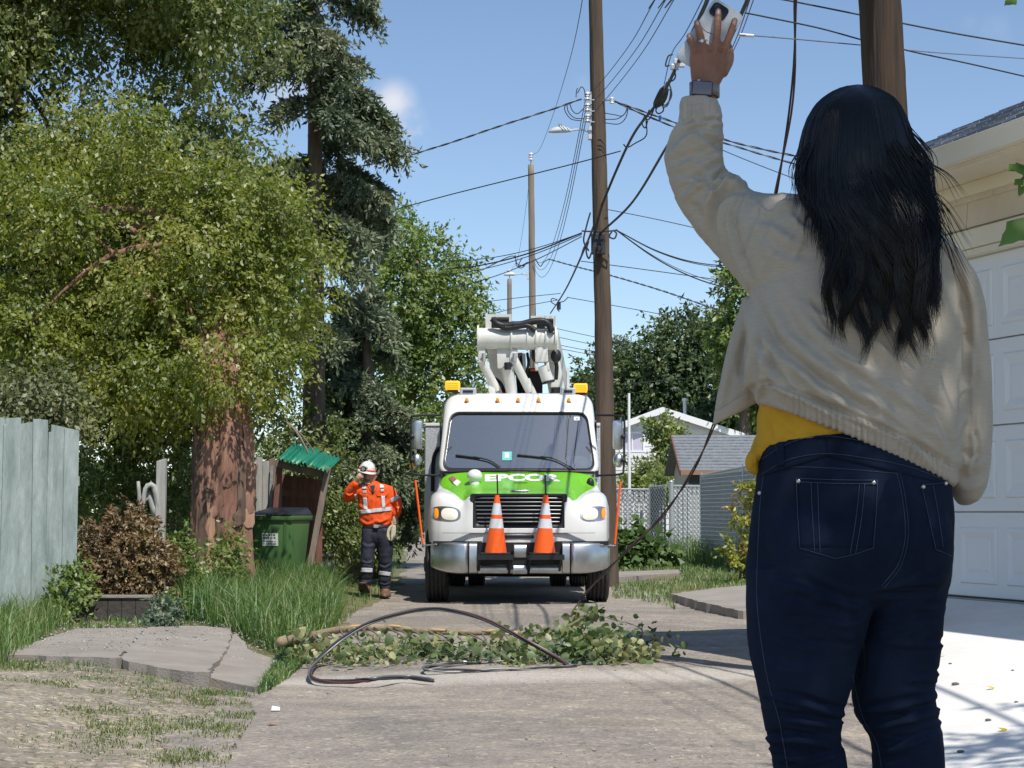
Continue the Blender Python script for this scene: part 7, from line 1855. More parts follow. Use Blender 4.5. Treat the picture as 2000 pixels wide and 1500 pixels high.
def tubep(pts, d0, sub=4, seg=14, dome=1.0):
    """tube through (px, py, depth offset px, radius px)"""
    A = interp_rings(pts, sub); k = d0 / FPX
    C = np.array([tuple(P(r[0], r[1], d0 + r[2] * k)) for r in A]); R = A[:, 3] * k
    t0 = C[0] - C[1]; t1 = C[-1] - C[-2]; t0 /= np.linalg.norm(t0); t1 /= np.linalg.norm(t1)
    C = np.vstack([[C[0] + t0 * R[0] * s * dome for s in (.95, .7, .35)], C, [C[-1] + t1 * R[-1] * s * dome for s in (.35, .7, .95)]])
    R = np.concatenate([R[0] * np.array([.28, .7, .94]), R, R[-1] * np.array([.94, .7, .28])])
    return tube_np(C, R, seg)
def ballp(px, py, dy, rx, ry, rz, d0):
    k = d0 / FPX; c = P(px, py, d0 + dy * k); b = B(); b.ball(tuple(c), rx * k, rz * k, ry * k, 24, 14)
    F4 = [f for f in b.f if len(f) == 4]; F3 = [f for f in b.f if len(f) == 3]
    return np.array(b.v), [np.array(F4), np.array(F3)]
def fuse(parts, voxel, smooth=6, factor=.5, name='fused'):
    V, F = joinVF(parts)
    me = npmesh('tmp', V, F)
    bm = bmesh.new(); bm.from_mesh(me); bmesh.ops.recalc_face_normals(bm, faces=bm.faces); bm.to_mesh(me); bm.free()
    o = bpy.data.objects.new('tmp', me); COL.objects.link(o)
    m1 = o.modifiers.new('r', 'REMESH'); m1.mode = 'VOXEL'; m1.voxel_size = voxel; m1.adaptivity = 0
    if smooth:
        m2 = o.modifiers.new('s', 'SMOOTH'); m2.factor = factor; m2.iterations = smooth
    dg = bpy.context.evaluated_depsgraph_get()
    out = bpy.data.meshes.new_from_object(o.evaluated_get(dg)); out.name = name
    bpy.data.objects.remove(o); bpy.data.meshes.remove(me)
    out.polygons.foreach_set('use_smooth', np.ones(len(out.polygons), bool))
    return out
def vco(me):
    a = np.empty(len(me.vertices) * 3, np.float32); me.vertices.foreach_get('co', a); return a.reshape(-1, 3).astype(float)
def vno(me):
    a = np.empty(len(me.vertices) * 3, np.float32); me.vertex_normals.foreach_get('vector', a); return a.reshape(-1, 3).astype(float)
def set_co(me, V): me.vertices.foreach_set('co', V.astype(np.float32).ravel()); me.update()
def seg_dist(Q, poly):
    """distance of pixels Q to a polyline, signed by side, and the arc parameter"""
    best = np.full(len(Q), 1e9); sign = np.ones(len(Q)); par = np.zeros(len(Q)); n = len(poly) - 1
    for i in range(n):
        a, b = poly[i], poly[i + 1]; ab = b - a; L2 = (ab ** 2).sum() + 1e-9
        t = np.clip(((Q - a) @ ab) / L2, 0, 1); p = a + t[:, None] * ab; d = np.linalg.norm(Q - p, axis=1)
        k = d < best; best[k] = d[k]; sign[k] = np.sign(ab[0] * (Q[k, 1] - a[1]) - ab[1] * (Q[k, 0] - a[0])); par[k] = (i + t[k]) / n
    return best, sign, par
def folds(me, L, k, face=True, low=0.0, low_s=5.0, seed=0.0):
    """cloth folds pressed into a mesh: (polyline px, width px, depth px, kind)"""
    V = vco(me); N = vno(me); Q = to_px(V); D = np.zeros(len(V))
    view = unit(V - np.array([0, 0, CAMZ])); w = np.clip(-(N * view).sum(1) * 2.5 + .5, 0, 1) if face else np.ones(len(V))
    for pts, wd, amp, kind in L:
        poly = curve_pts([(p[0], p[1]) for p in pts], max(8, 5 * len(pts)))
        lo, hi = poly.min(0) - 3.2 * wd, poly.max(0) + 3.2 * wd
        m = (Q[:, 0] > lo[0]) & (Q[:, 0] < hi[0]) & (Q[:, 1] > lo[1]) & (Q[:, 1] < hi[1]) & (w > 0)
        if not m.any(): continue
        d, s, t = seg_dist(Q[m], poly); x = d / wd; fade = np.minimum(1, 4 * t + .12) * np.minimum(1, 4 * (1 - t) + .12)
        if kind == 'r': pr = np.exp(-x * x)
        elif kind == 'g': pr = -np.exp(-x * x) + .35 * np.exp(-((x - 1.7) ** 2) * 1.4)
        else: pr = s * x * np.exp(-x * x) * 1.9
        D[m] += amp * pr * fade
    if low > 0:
        f = np.array([mnoise.fractal(Vector((p[0] * low_s, p[1] * low_s, p[2] * low_s + seed)), 1.0, 2.0, 3) for p in V])
        D += low * f
    V = V + N * (D * w * k if face else D * k)[:, None] if low == 0 else V + N * (D * k)[:, None]
    set_co(me, V)
def bvh_of(me): return BVHTree.FromPolygons([v.co for v in me.vertices], [tuple(p.vertices) for p in me.polygons])
def cast(bvh, px, py, off=0.0, dmax=1e9):
    r = ray_dir(px, py).normalized(); h = bvh.ray_cast(Vector((0, 0, CAMZ)), r)
    if h[0] is None: return None
    return h[0] - r * off
def patch_on(name, bvh, quad, mat, parent, off=.003, nu=8, nv=8, thick=.002):
    """a thin strip laid on a garment: quad corners in pixels (tl, tr, br, bl)"""
    q = [np.array(p, float) for p in quad]; G = []
    for i in range(nv + 1):
        v = i / nv
        for j in range(nu + 1):
            u = j / nu; p = (q[0] * (1 - u) + q[1] * u) * (1 - v) + (q[3] * (1 - u) + q[2] * u) * v
            G.append(cast(bvh, p[0], p[1], off))
    ok = [g for g in G if g is not None]
    if len(ok) < 4: return None
    F = []
    for i in range(nv):
        for j in range(nu):
            f = (i * (nu + 1) + j, (i + 1) * (nu + 1) + j, (i + 1) * (nu + 1) + j + 1, i * (nu + 1) + j + 1)
            if all(G[x] is not None for x in f) and max((G[f[a]] - G[f[a - 1]]).length for a in range(4)) < .35 * 1: F.append(f)
    if not F: return None
    V = [tuple(g) if g is not None else tuple(ok[0]) for g in G]
    o = link(name, sub_mesh(name, np.array(V), F), mat, parent)
    md = o.modifiers.new('thickness', 'SOLIDIFY'); md.thickness = thick; md.offset = -1
    return o
def seam_on(name, bvh, pts, r, mat, parent, off=.001, n=60, jump=.05):
    C = curve_pts([(p[0], p[1]) for p in pts], n); Q = [cast(bvh, x, y, off) for x, y in C]
    Q = [q for q in Q if q is not None]
    if len(Q) < 4: return None
    V, F = tube_np(Q, r, 5); return link(name, npmesh(name, V, F, True), mat, parent)
m_skin_l = M('light skin', (.5, .29, .2), .5, c2=(.56, .34, .24), vscale=9)
m_skin_d = M('brown skin', (.25, .115, .068), .45, c2=(.32, .155, .095), vscale=30, bump=.12, bscale=160)
# ============================================================ the line worker walking beside the truck
KD = 25.9; kk = KD / FPX
def K(cx_, cy_): return (620 + cx_ * .22, 860 + cy_ * .22)
def KR(x0, x1, y, b, dy=0, y1=None): 
    a = K(x0, y); c = K(x1, y if y1 is None else y1); return (a[0], a[1], c[0], c[1], b * .22, dy * .22)
def KT(L): return [(K(x, y)[0], K(x, y)[1], dy * .22, r * .22) for x, y, dy, r in L]
wk = thing('person', (P(K(520, 0)[0], 1000, KD).x, KD, 0), 'worker in orange shirt and white helmet walking beside the truck', 'person')
# body: one continuous figure under the clothes
headR = [KR(425, 500, 395, 40, -8), KR(418, 508, 375, 45, -12), KR(408, 515, 345, 55, -18), KR(402, 520, 310, 60, -18), KR(402, 518, 275, 62, -10), KR(410, 510, 240, 58, -5), KR(425, 495, 212, 45, -5)]
torsoR = [KR(430, 560, 385, 45), KR(410, 620, 425, 55), KR(392, 640, 500, 68), KR(385, 645, 600, 75), KR(395, 640, 700, 76), KR(402, 648, 790, 78)]
armR = KT([(405, 450, 0, 36), (335, 482, 0, 32), (275, 505, -10, 32), (300, 450, -40, 28), (330, 390, -70, 24), (355, 350, -95, 22)])
armL = KT([(632, 455, 0, 36), (692, 515, 5, 32), (722, 575, 0, 32), (708, 630, -25, 27), (692, 680, -45, 22)])
legR = KT([(460, 800, 0, 55), (455, 930, -12, 46), (442, 1040, -25, 38), (434, 1150, -25, 36), (422, 1260, -10, 28), (418, 1300, -10, 28)])
legL = KT([(590, 800, 0, 55), (598, 930, 8, 46), (602, 1050, 16, 38), (598, 1180, 36, 36), (600, 1300, 50, 28), (602, 1345, 50, 28)])
hands = [tubep(KT([(355, 352, -95, 21), (362, 335, -100, 24), (372, 320, -104, 22)]), KD), tubep(KT([(692, 680, -45, 22), (688, 700, -50, 25), (684, 722, -55, 22)]), KD)]
fing = []
for i, (x, y, x2, y2, x3, y3) in enumerate(((368, 318, 385, 300, 402, 298), (374, 322, 394, 308, 408, 308), (376, 330, 396, 318, 408, 318), (372, 338, 392, 330, 404, 328), (352, 330, 360, 305, 378, 292))):
    fing.append(tubep(KT([(x, y, -104, 9), (x2, y2, -108, 8), (x3, y3, -106, 7)]), KD, seg=8))
for i in range(5):
    x = 662 + i * 10; fing.append(tubep(KT([(x + 4, 718, -55, 9), (x, 740, -66, 8.5), (x + 3, 757, -58, 7.5)]), KD, seg=8))
nose = [tubep(KT([(448, 318, -74, 7), (443, 338, -86, 10), (446, 346, -82, 8)]), KD, seg=8), tubep(KT([(512, 305, -10, 9), (516, 325, -8, 10), (510, 342, -8, 7)]), KD, seg=8), tubep(KT([(402, 305, -20, 8), (400, 322, -18, 9), (404, 338, -18, 7)]), KD, seg=8),
        tubep(KT([(430, 380, -62, 14), (455, 385, -62, 14)]), KD, seg=8)]
parts = [sil(headR, KD), sil(torsoR, KD), tubep(armR, KD), tubep(armL, KD), tubep(legR, KD), tubep(legL, KD)] + hands + fing + nose
link('body', fuse(parts, .0055, 2, name='body'), m_skin_l, wk)
# shirt
m_hv = M('orange work shirt', (.78, .085, .012), .75, c2=(.86, .11, .018), vscale=6, bump=.2, bscale=40)
m_navy = M('dark navy work trousers', (.022, .026, .04), .8, c2=(.035, .04, .058), vscale=7, bump=.2, bscale=60)
m_hrefl = M('silver reflective tape', (.6, .61, .63), .4)
sh_t = [KR(445, 555, 380, 55, 0), KR(395, 625, 395, 70), KR(362, 680, 430, 84), KR(356, 678, 490, 90), KR(360, 670, 560, 92), KR(364, 668, 640, 92), KR(370, 668, 700, 92), KR(385, 655, 740, 88), KR(398, 645, 756, 80)]
sh_r = KT([(400, 440, 0, 62), (330, 470, 0, 58), (282, 500, -8, 52), (270, 505, -20, 48), (285, 455, -50, 44), (318, 405, -75, 38), (340, 378, -90, 32)])
sh_l = KT([(632, 445, 0, 52), (684, 512, 5, 47), (712, 565, 3, 42), (716, 600, -8, 40), (704, 645, -32, 36), (697, 672, -42, 31)])
me = fuse([sil(sh_t, KD), tubep(sh_r, KD, dome=.5), tubep(sh_l, KD, dome=.5)], .012, 4, name='shirt')
def kf(L, w, a, kd): return ([K(*p) for p in L], w * .22, a * .22, kd)
folds(me, [kf([(380, 700), (450, 735), (520, 700)], 16, 9, 's'), kf([(640, 700), (560, 735), (500, 720)], 16, 9, 's'), kf([(300, 540), (340, 520), (370, 470)], 14, 10, 'g'), kf([(660, 560), (710, 590), (750, 590)], 12, 9, 'g'), kf([(680, 620), (720, 625), (750, 610)], 10, 8, 'g'),
           kf([(360, 560), (430, 600), (480, 660)], 16, 6, 's'), kf([(650, 540), (600, 600), (560, 660)], 16, 6, 's'), kf([(512, 420), (512, 580), (512, 745)], 7, -5, 'r'), kf([(250, 470), (290, 480), (330, 450)], 10, 8, 's'), kf([(370, 470), (440, 480)], 8, 4, 's')], kk, low=1.1, low_s=9)
shirt = link('shirt', me, m_hv, wk)
bs = bvh_of(me)
def band(q, name='reflective_band', par=shirt, m=m_hrefl, **k): return patch_on(name, bs, [K(*p) for p in q], m, par, .012, thick=.006, **k)
band([(392, 378), (422, 372), (432, 430), (396, 434)]); band([(398, 448), (432, 445), (434, 470), (400, 472)]); band([(402, 508), (436, 508), (445, 615), (410, 620)])
band([(552, 350), (584, 352), (590, 420), (556, 425)]); band([(558, 434), (590, 432), (592, 454), (562, 456)]); band([(566, 492), (598, 492), (602, 598), (574, 604)])
band([(366, 622), (660, 590), (660, 624), (366, 656)], nu=24); band([(650, 518), (720, 478), (740, 502), (656, 556)], nu=14); band([(326, 482), (344, 478), (362, 540), (338, 540)])
m_hvd = M('shadow orange pocket flap', (.68, .07, .01), .8)
band([(368, 476), (452, 480), (452, 500), (410, 512)], 'pocket_flap', shirt, m_hv); band([(528, 478), (632, 470), (612, 500), (530, 496)], 'pocket_flap', shirt, m_hv)
# collar with dark lining, T-shirt
band([(455, 400), (515, 398), (500, 470), (488, 470)], 'lining', shirt, m_navy)
for a in ([(438, 392), (462, 384), (492, 470), (470, 440)], [(524, 330), (552, 380), (500, 470), (508, 420)]): band(a, 'collar', shirt, m_hv)
# trousers
tr_r = [KR(395, 530, 790, 88), KR(388, 527, 880, 82, -10), KR(386, 508, 980, 68, -25), KR(383, 500, 1080, 60, -35), KR(379, 494, 1160, 56, -30), KR(376, 484, 1230, 52, -18), KR(388, 474, 1292, 44, -8)]
tr_l = [KR(520, 660, 790, 88), KR(528, 668, 880, 82, 5), KR(530, 670, 980, 68, 12), KR(538, 664, 1080, 60, 20), KR(540, 658, 1180, 56, 36), KR(542, 650, 1260, 52, 44), KR(552, 646, 1320, 46, 50)]
tr_w = [KR(402, 642, 752, 84), KR(396, 655, 790, 92), KR(390, 664, 850, 92), KR(400, 655, 890, 80)]
me = fuse([sil(tr_w, KD), sil(tr_r, KD, dome=(.3, 0)), sil(tr_l, KD, dome=(.3, 0))], .012, 4, name='trousers')
folds(me, [kf([(395, 900), (440, 930), (520, 920)], 16, 8, 's'), kf([(390, 1060), (440, 1085), (495, 1060)], 12, 8, 's'), kf([(385, 1100), (430, 1105), (480, 1120)], 10, 7, 's'), kf([(540, 1100), (600, 1120), (655, 1090)], 12, 8, 's'), kf([(545, 1260), (600, 1275), (645, 1255)], 10, 8, 's'),
           kf([(550, 1290), (600, 1300), (645, 1290)], 9, 7, 's'), kf([(380, 1240), (430, 1250), (475, 1245)], 10, 7, 's'), kf([(525, 800), (530, 880), (535, 930)], 10, -8, 'r')], kk, low=1.1, low_s=10)
trs = link('trousers', me, m_navy, wk); bs = bvh_of(me)
band([(379, 1132), (492, 1136), (490, 1174), (379, 1168)], 'reflective_band', trs, m_hrefl, nu=14); band([(539, 1160), (656, 1172), (654, 1206), (540, 1192)], 'reflective_band', trs, m_hrefl, nu=14)
belt = band([(402, 752), (642, 748), (640, 774), (404, 778)], 'belt', trs, m_tb, nu=22); 
c = cast(bs, *K(520, 764), .03); B().box(c.x - .035, c.x + .035, c.y - .01, c.y + .01, c.z - .022, c.z + .022).link('buckle', m_galv, trs, bevel=.005)
# boots
m_boot = M('brown work boot leather', (.13, .07, .045), .6, c2=(.2, .11, .07), vscale=14)
b1 = link('boot', fuse([sil([KR(390, 470, 1290, 46, -8), KR(380, 468, 1325, 52, -28)], KD), sil([KR(364, 440, 1262, 14, -130), KR(362, 446, 1290, 26, -100), KR(368, 456, 1318, 30, -60), KR(386, 470, 1348, 30, 10)], KD)], .009, 3, name='boot'), m_boot, wk)
link('sole', fuse([sil([KR(362, 430, 1268, 8, -146), KR(360, 446, 1300, 12, -122), KR(366, 458, 1332, 13, -78), KR(384, 472, 1362, 14, -8)], KD)], .008, 2, name='sole'), m_tb, b1)
b2 = link('boot', fuse([sil([KR(556, 640, 1310, 46, 48), KR(556, 646, 1348, 52, 40)], KD), sil([KR(560, 648, 1360, 110, -10), KR(556, 652, 1378, 118, -14)], KD)], .009, 3, name='boot'), m_boot, wk)
link('sole', fuse([sil([KR(554, 654, 1381, 120, -14), KR(554, 654, 1390, 120, -14)], KD, dome=(0, 0))], .008, 1, name='sole'), m_tb, b2)
# helmet
hc = P(*K(442, 262), KD) + Vector((0, -8 * .22 * kk, 0)); 
b = B(); R_ = 72 * .22 * kk
n1, n2 = 28, 10; V = []; F = []
tilt = Matrix.Rotation(math.radians(13), 3, 'Y') @ Matrix.Rotation(math.radians(8), 3, 'X')
def hp(x, y, z): return tuple(hc + tilt @ Vector((x, y, z)))
for i in range(n2 + 1):
    th = math.pi / 2 * i / n2
    for j in range(n1):
        ph = 2 * math.pi * j / n1; V.append(hp(R_ * 1.0 * math.cos(th) * math.cos(ph) * (1.0), R_ * 1.18 * math.cos(th) * math.sin(ph), R_ * 1.12 * math.sin(th)))
F = [(i * n1 + j, i * n1 + (j + 1) % n1, (i + 1) * n1 + (j + 1) % n1, (i + 1) * n1 + j) for i in range(n2) for j in range(n1)]
hel = link('helmet', npmesh('helmet', V, F, True), m_tw, wk)
V = []; 
for j in range(n1 + 1):
    ph = 2 * math.pi * j / n1; ext = 1.12 + .42 * max(0, -math.sin(ph)) ** 1.2 + .1 * max(0, math.cos(ph)); dz = -.10 * max(0, -math.sin(ph))
    V += [hp(R_ * .97 * math.cos(ph), R_ * 1.14 * math.sin(ph), 0), hp(R_ * ext * math.cos(ph), R_ * 1.15 * ext * math.sin(ph), -R_ * .12 + dz * R_)]
F = [(2 * j, 2 * j + 1, 2 * j + 3, 2 * j + 2) for j in range(n1)]
o = link('brim', npmesh('brim', V, F, True), m_tw, hel); md = o.modifiers.new('t', 'SOLIDIFY'); md.thickness = .008
ring = [hp(R_ * 1.015 * math.cos(2 * math.pi * j / 32), R_ * 1.20 * math.sin(2 * math.pi * j / 32), R_ * .12) for j in range(33)]
link('helmet_band', npmesh('helmet_band', *tube_np(ring, .009, 6, False), True), m_orange, hel)
ridge = [hp(0, R_ * 1.19 * math.cos(a_), R_ * 1.13 * math.sin(a_)) for a_ in np.linspace(.2, math.pi - .3, 18)]
link('ridge', npmesh('ridge', *tube_np(ridge, .014, 6), True), m_tw, hel)
c = Vector(hp(-R_ * .35, -R_ * 1.16, R_ * .16)); b = B().cyl(c, c + Vector((-.004, -.035, 0)), .042, .040, 18); lp_ = b.link('headlamp', m_tb, hel, smooth=True)
B().cyl(c + Vector((-.004, -.035, 0)), c + Vector((-.005, -.04, 0)), .026, seg=14).link('lamp_lens', M('dull lamp lens', (.25, .26, .28), .2), lp_)
# face details
link('moustache', npmesh('moustache', *tube_np(curve_pts([P(*K(422, 358), KD) + Vector((0, -.125, 0)), P(*K(446, 350), KD) + Vector((0, -.14, 0)), P(*K(472, 358), KD) + Vector((0, -.12, 0))], 10), [.003, .008, .01, .01, .011, .011, .01, .009, .007, .003], 6), True), M('grey brown moustache', (.16, .11, .085), .9), wk)
for x in (428, 470):
    c = P(*K(x, 316), KD) + Vector((0, -.112, 0)); b = B(); b.ball(tuple(c), .013, .008, .007, 10, 6); b.link('eye', M('dark eye', (.03, .02, .015), .2), wk, smooth=True)
    link('eyebrow', npmesh('eyebrow', *tube_np([c + Vector((-.02, -.006, .018)), c + Vector((0, -.01, .023)), c + Vector((.02, -.004, .018))], .005, 5), True), M('brown eyebrow', (.12, .08, .06), .9), wk)
# gloves held in the lowered hand
gl = thing('work_gloves', P(*K(655, 830), KD), 'pale work gloves held in the lowered hand of the worker', 'gloves')
m_glove = M('cream leather', (.52, .47, .33), .7, c2=(.62, .57, .43), vscale=12)
for q in ([(675, 745), (650, 775), (630, 820), (632, 860), (645, 890)], [(680, 750), (672, 800), (668, 850), (660, 895)], [(690, 755), (688, 800), (682, 840), (672, 870)]):
    C = [P(*K(*p), KD) + Vector((0, -.10, 0)) for p in q]; C = curve_pts(C, 14)
    link('glove', npmesh('glove', *tube_np(C, np.interp(np.linspace(0, 1, 14), [0, .3, .7, 1], [.014, .024, .026, .012]), 8), True), m_glove, gl)
link('glove_cuff', npmesh('glove_cuff', *tube_np(curve_pts([P(*K(x, y), KD) + Vector((0, -.085, 0)) for x, y in ((690, 752), (668, 790), (656, 850), (664, 888))], 14), np.interp(np.linspace(0, 1, 14), [0, .4, 1], [.012, .026, .016]), 8), True), M('dark glove lining', (.05, .05, .05), .8), gl)
# ============================================================ the person waving in the foreground
WD = 3.4; wk_ = WD / FPX
wm = thing('person', (P(1655, 1000, WD).x, WD, float(Hroad(.6, WD))), 'person with long black hair seen from behind, waving with a phone', 'person')
AD = 100                                     # the raised arm lies a little farther off
# ---- body
hand_px = [(1350, 236, 1400, 236, 24, AD), (1351, 200, 1400, 204, 23, AD), (1352, 172, 1401, 178, 19, AD), (1349, 150, 1413, 152, 16, AD), (1347, 127, 1422, 128, 15, AD), (1347, 108, 1424, 106, 14, AD), (1350, 94, 1421, 92, 12, AD + 2)]
fingers = [[(1357, 104, AD, 8.2), (1352, 86, AD - 3, 7.4), (1346, 70, AD + 4, 6.4)],
           [(1374, 100, AD, 9.0), (1369, 74, AD - 6, 8.1), (1364, 56, AD - 3, 7.6), (1361, 43, AD + 2, 6.5)],
           [(1397, 98, AD, 9.3), (1400, 66, AD - 7, 8.3), (1402, 42, AD - 5, 7.9), (1403, 22, AD + 1, 6.9)],
           [(1413, 102, AD, 9.0), (1423, 76, AD - 6, 7.9), (1430, 56, AD - 4, 7.6), (1435, 40, AD + 1, 6.7)],
           [(1412, 142, AD + 6, 11.2), (1424, 118, AD + 24, 9.9), (1424, 96, AD + 44, 8.6), (1416, 78, AD + 52, 7.4)]]
hand = [sil(hand_px, WD, 5, 28)] + [tubep(f, WD, 6, 14) for f in fingers]
for x, y in ((1358, 98), (1375, 92), (1397, 88), (1415, 95)): hand.append(ballp(x, y, AD - 8, 9, 9, 8, WD))
for (x0_, y0_, x1_, y1_) in ((1397, 96, 1382, 150), (1376, 100, 1376, 150), (1413, 102, 1390, 150)): hand.append(tubep([(x0_, y0_, AD - 11, 4.5), ((x0_ + x1_) / 2, (y0_ + y1_) / 2, AD - 13, 3.5), (x1_, y1_, AD - 15, 3)], WD, 4, 8))
arm_ = tubep([(1570, 470, 10, 40), (1480, 445, 50, 34), (1382, 400, 88, 28), (1362, 330, AD, 28), (1374, 236, AD, 25)], WD)
arm2 = tubep([(1815, 540, 25, 34), (1872, 640, 30, 32), (1888, 760, 34, 28), (1880, 880, 44, 24), (1830, 930, 90, 26)], WD)
hd = [sil([(1640, 420, 1738, 420, 52, 20), (1635, 380, 1736, 384, 58, 20), (1616, 350, 1748, 350, 66, 50), (1606, 310, 1754, 310, 74, 56), (1604, 270, 1754, 270, 76, 52), (1616, 230, 1742, 230, 64, 42), (1642, 204, 1718, 204, 40, 34)], WD),
      tubep([(1640, 300, 118, 8), (1635, 322, 138, 12), (1642, 330, 128, 9)], WD), tubep([(1600, 300, 20, 9), (1596, 320, 22, 12), (1602, 340, 24, 8)], WD), tubep([(1762, 300, 20, 9), (1766, 320, 22, 12), (1760, 340, 24, 8)], WD), tubep([(1630, 352, 108, 10), (1660, 354, 112, 10)], WD)]
torso = sil([(1620, 420, 1770, 425, 60, 20), (1565, 470, 1800, 490, 70, 20), (1540, 560, 1820, 570, 85, 20), (1510, 680, 1830, 690, 92, 20), (1500, 780, 1825, 790, 88, 15), (1500, 880, 1832, 880, 95, 10), (1490, 1000, 1845, 1000, 105, 10), (1490, 1100, 1845, 1100, 105, 10)], WD)
legs = [tubep([(1585, 1100, -10, 84), (1572, 1250, -15, 74), (1572, 1400, -15, 50), (1585, 1600, -10, 46), (1590, 1800, 0, 46), (1595, 1955, 10, 34)], WD), tubep([(1768, 1100, 30, 66), (1758, 1250, 40, 58), (1755, 1400, 42, 46), (1772, 1600, 50, 44), (1770, 1800, 60, 44), (1770, 1955, 70, 34)], WD)]
body = fuse(hand + [arm_, arm2, torso] + hd + legs, .0030, 3, .5, 'body')
def hf(L, w, a, kd): return (L, w, a, kd)
fl = []
for pts in ([(1351, 84), (1356, 82)], [(1365, 72), (1374, 70)], [(1395, 62), (1407, 62)], [(1418, 72), (1428, 76)], [(1397, 44), (1408, 44)], [(1425, 56), (1435, 60)], [(1360, 56), (1370, 54)]): fl.append((pts, 2.0, .8, 'g'))
for pts in ([(1366, 106), (1364, 96)], [(1386, 104), (1387, 92)], [(1406, 104), (1409, 94)]): fl.append((pts, 4, 3, 'g'))
folds(body, fl, wk_)
bo = link('body', body, m_skin_d, wm)
bvb = bvh_of(body)
m_nail = M('short pale nails', (.5, .3, .24), .3)
for q in ([(1341, 66), (1347, 64), (1349, 73), (1343, 75)], [(1357, 38), (1364, 38), (1366, 49), (1359, 49)], [(1399, 17), (1407, 17), (1407, 29), (1398, 29)], [(1432, 36), (1440, 38), (1437, 50), (1429, 47)]):
    patch_on('nail', bvb, q, m_nail, bo, .0006, 4, 4, .0006)
for sx, x in ((-1, 1625), (1, 1672)):
    c = P(x, 300, WD) + Vector((0, 125 * wk_, 0)); b = B(); b.ball(tuple(c), .011, .009, .009); b.link('eye', M('eye white', (.7, .7, .7), .2), wm, smooth=True)
# ring and watch
ringc = P(1371, 81, WD + (AD - 4) * wk_); rr = .0098
ax = (P(1374, 100, WD) - P(1369, 74, WD)).normalized(); u_ = ax.cross(Vector((0, 1, 0))).normalized(); v_ = ax.cross(u_)
rg = link('ring', npmesh('ring', *tube_np([ringc + (u_ * math.cos(a_) + v_ * math.sin(a_)) * rr for a_ in np.linspace(0, 2 * math.pi, 25)], .0011, 6, False), True), M('silver', (.8, .78, .74), .15, 1.0), wm)
c = cast(bvb, 1371, 80, .002) or ringc; b = B(); b.ball(tuple(c), .0036, .003, .0036, 8, 5); b.link('gem', M('clear stone', (.85, .87, .9), .05, coat=1), rg)
m_strap = M('taupe watch strap', (.26, .22, .19), .5, .2, c2=(.32, .28, .24), vscale=60)
C = P(1376, 176, WD + AD * wk_)
strap = []
for a_ in np.linspace(0, 2 * math.pi, 41): strap.append(C + Vector((math.cos(a_) * .0265, math.sin(a_) * .0232, -math.cos(a_) * .003)))
V = []; 
for p in strap:
    o_ = (p - C); o_.z = 0; o_.normalize()
    V += [tuple(p + Vector((0, 0, -.0115))), tuple(p + Vector((0, 0, .0115))), tuple(p + o_ * .0026 + Vector((0, 0, .0115))), tuple(p + o_ * .0026 + Vector((0, 0, -.0115)))]
F = [(i * 4 + c_, i * 4 + (c_ + 1) % 4, i * 4 + 4 + (c_ + 1) % 4, i * 4 + 4 + c_) for i in range(40) for c_ in range(4)]
ws = link('watch', npmesh('watch', V, F, True), m_strap, wm)
wc = P(1371, 173, WD + (AD - 27) * wk_); R3 = Matrix.Rotation(math.radians(4), 4, 'Y')
def wbox(n_, hx, hy, hz, mat, par, dy=0, bev=.004):
    b = B().box(-hx, hx, -hy, hy, -hz, hz); me = b.mesh(n_, True, bev); me.transform(Matrix.Translation(wc + Vector((0, dy, 0))) @ R3); return link(n_, me, mat, par)
cs = wbox('watch_case', .0208, .0055, .0150, M('dark blue grey case', (.05, .055, .08), .25, .8), ws, 0, .005); wbox('watch_screen', .0180, .001, .0124, M('dark glass screen', (.16, .16, .2), .1), cs, -.0056, .0009)
B().cyl(wc + Vector((-.006, 0, .015)), wc + Vector((-.006, 0, .0168)), .0026).link('crown', M('watch crown', (.6, .6, .62), .2, .9), cs)
# ---- phone, held behind the fingers
ph = thing('phone', P(1390, 60, WD + (AD + 14) * wk_), 'white marbled phone with black camera held in the raised hand', 'phone')
pc = P(1386, 72, WD + (AD + 15) * wk_); PRm = Matrix.Translation(pc) @ Matrix.Rotation(math.radians(-3), 4, 'X') @ Matrix.Rotation(math.radians(33.5), 4, 'Y') 
def pbox(n_, x0, x1, y0, y1, z0, z1, mat, par, bev):
    me = B().box(x0, x1, y0, y1, z0, z1).mesh(n_, True, bev, 3) if False else B().box(x0, x1, y0, y1, z0, z1).mesh(n_, True, bev); me.transform(PRm); return link(n_, me, mat, par)
m_case = M('white marbled case', (.62, .63, .64), .3, c2=(.50, .52, .54), vscale=22, contrast=.5, detail=9)
bm_ = rrect(-.0345, .0345, -.071, .071, .011); b = B(); b.prism([(x, -.0045, z) for x, z in bm_], (0, .009, 0)); me = b.mesh('case', True, .0022); me.transform(PRm); cs_ = link('case', me, m_case, ph)
b = B(); b.prism([(x, .0046, z) for x, z in rrect(-.0318, .0318, -.068, .068, .009)], (0, .0012, 0)); me = b.mesh('screen'); me.transform(PRm); link('screen', me, M('black screen', (.01, .01, .012), .08), ph)
b = B(); b.prism([(x, -.0068, z) for x, z in rrect(-.029, .005, .037, .065, .008)], (0, .0024, 0)); me = b.mesh('camera_bump', True, .0008); me.transform(PRm); cb = link('camera_bump', me, M('black camera glass', (.01, .01, .014), .15), ph)
for x, z in ((-.020, .057), (-.004, .045)):
    b = B().cyl((x, -.0085, z), (x, -.0066, z), .0058, seg=18); me = b.mesh('camera_lens', True); me.transform(PRm); link('camera_lens', me, M('lens', (.03, .03, .04), .05), cb)
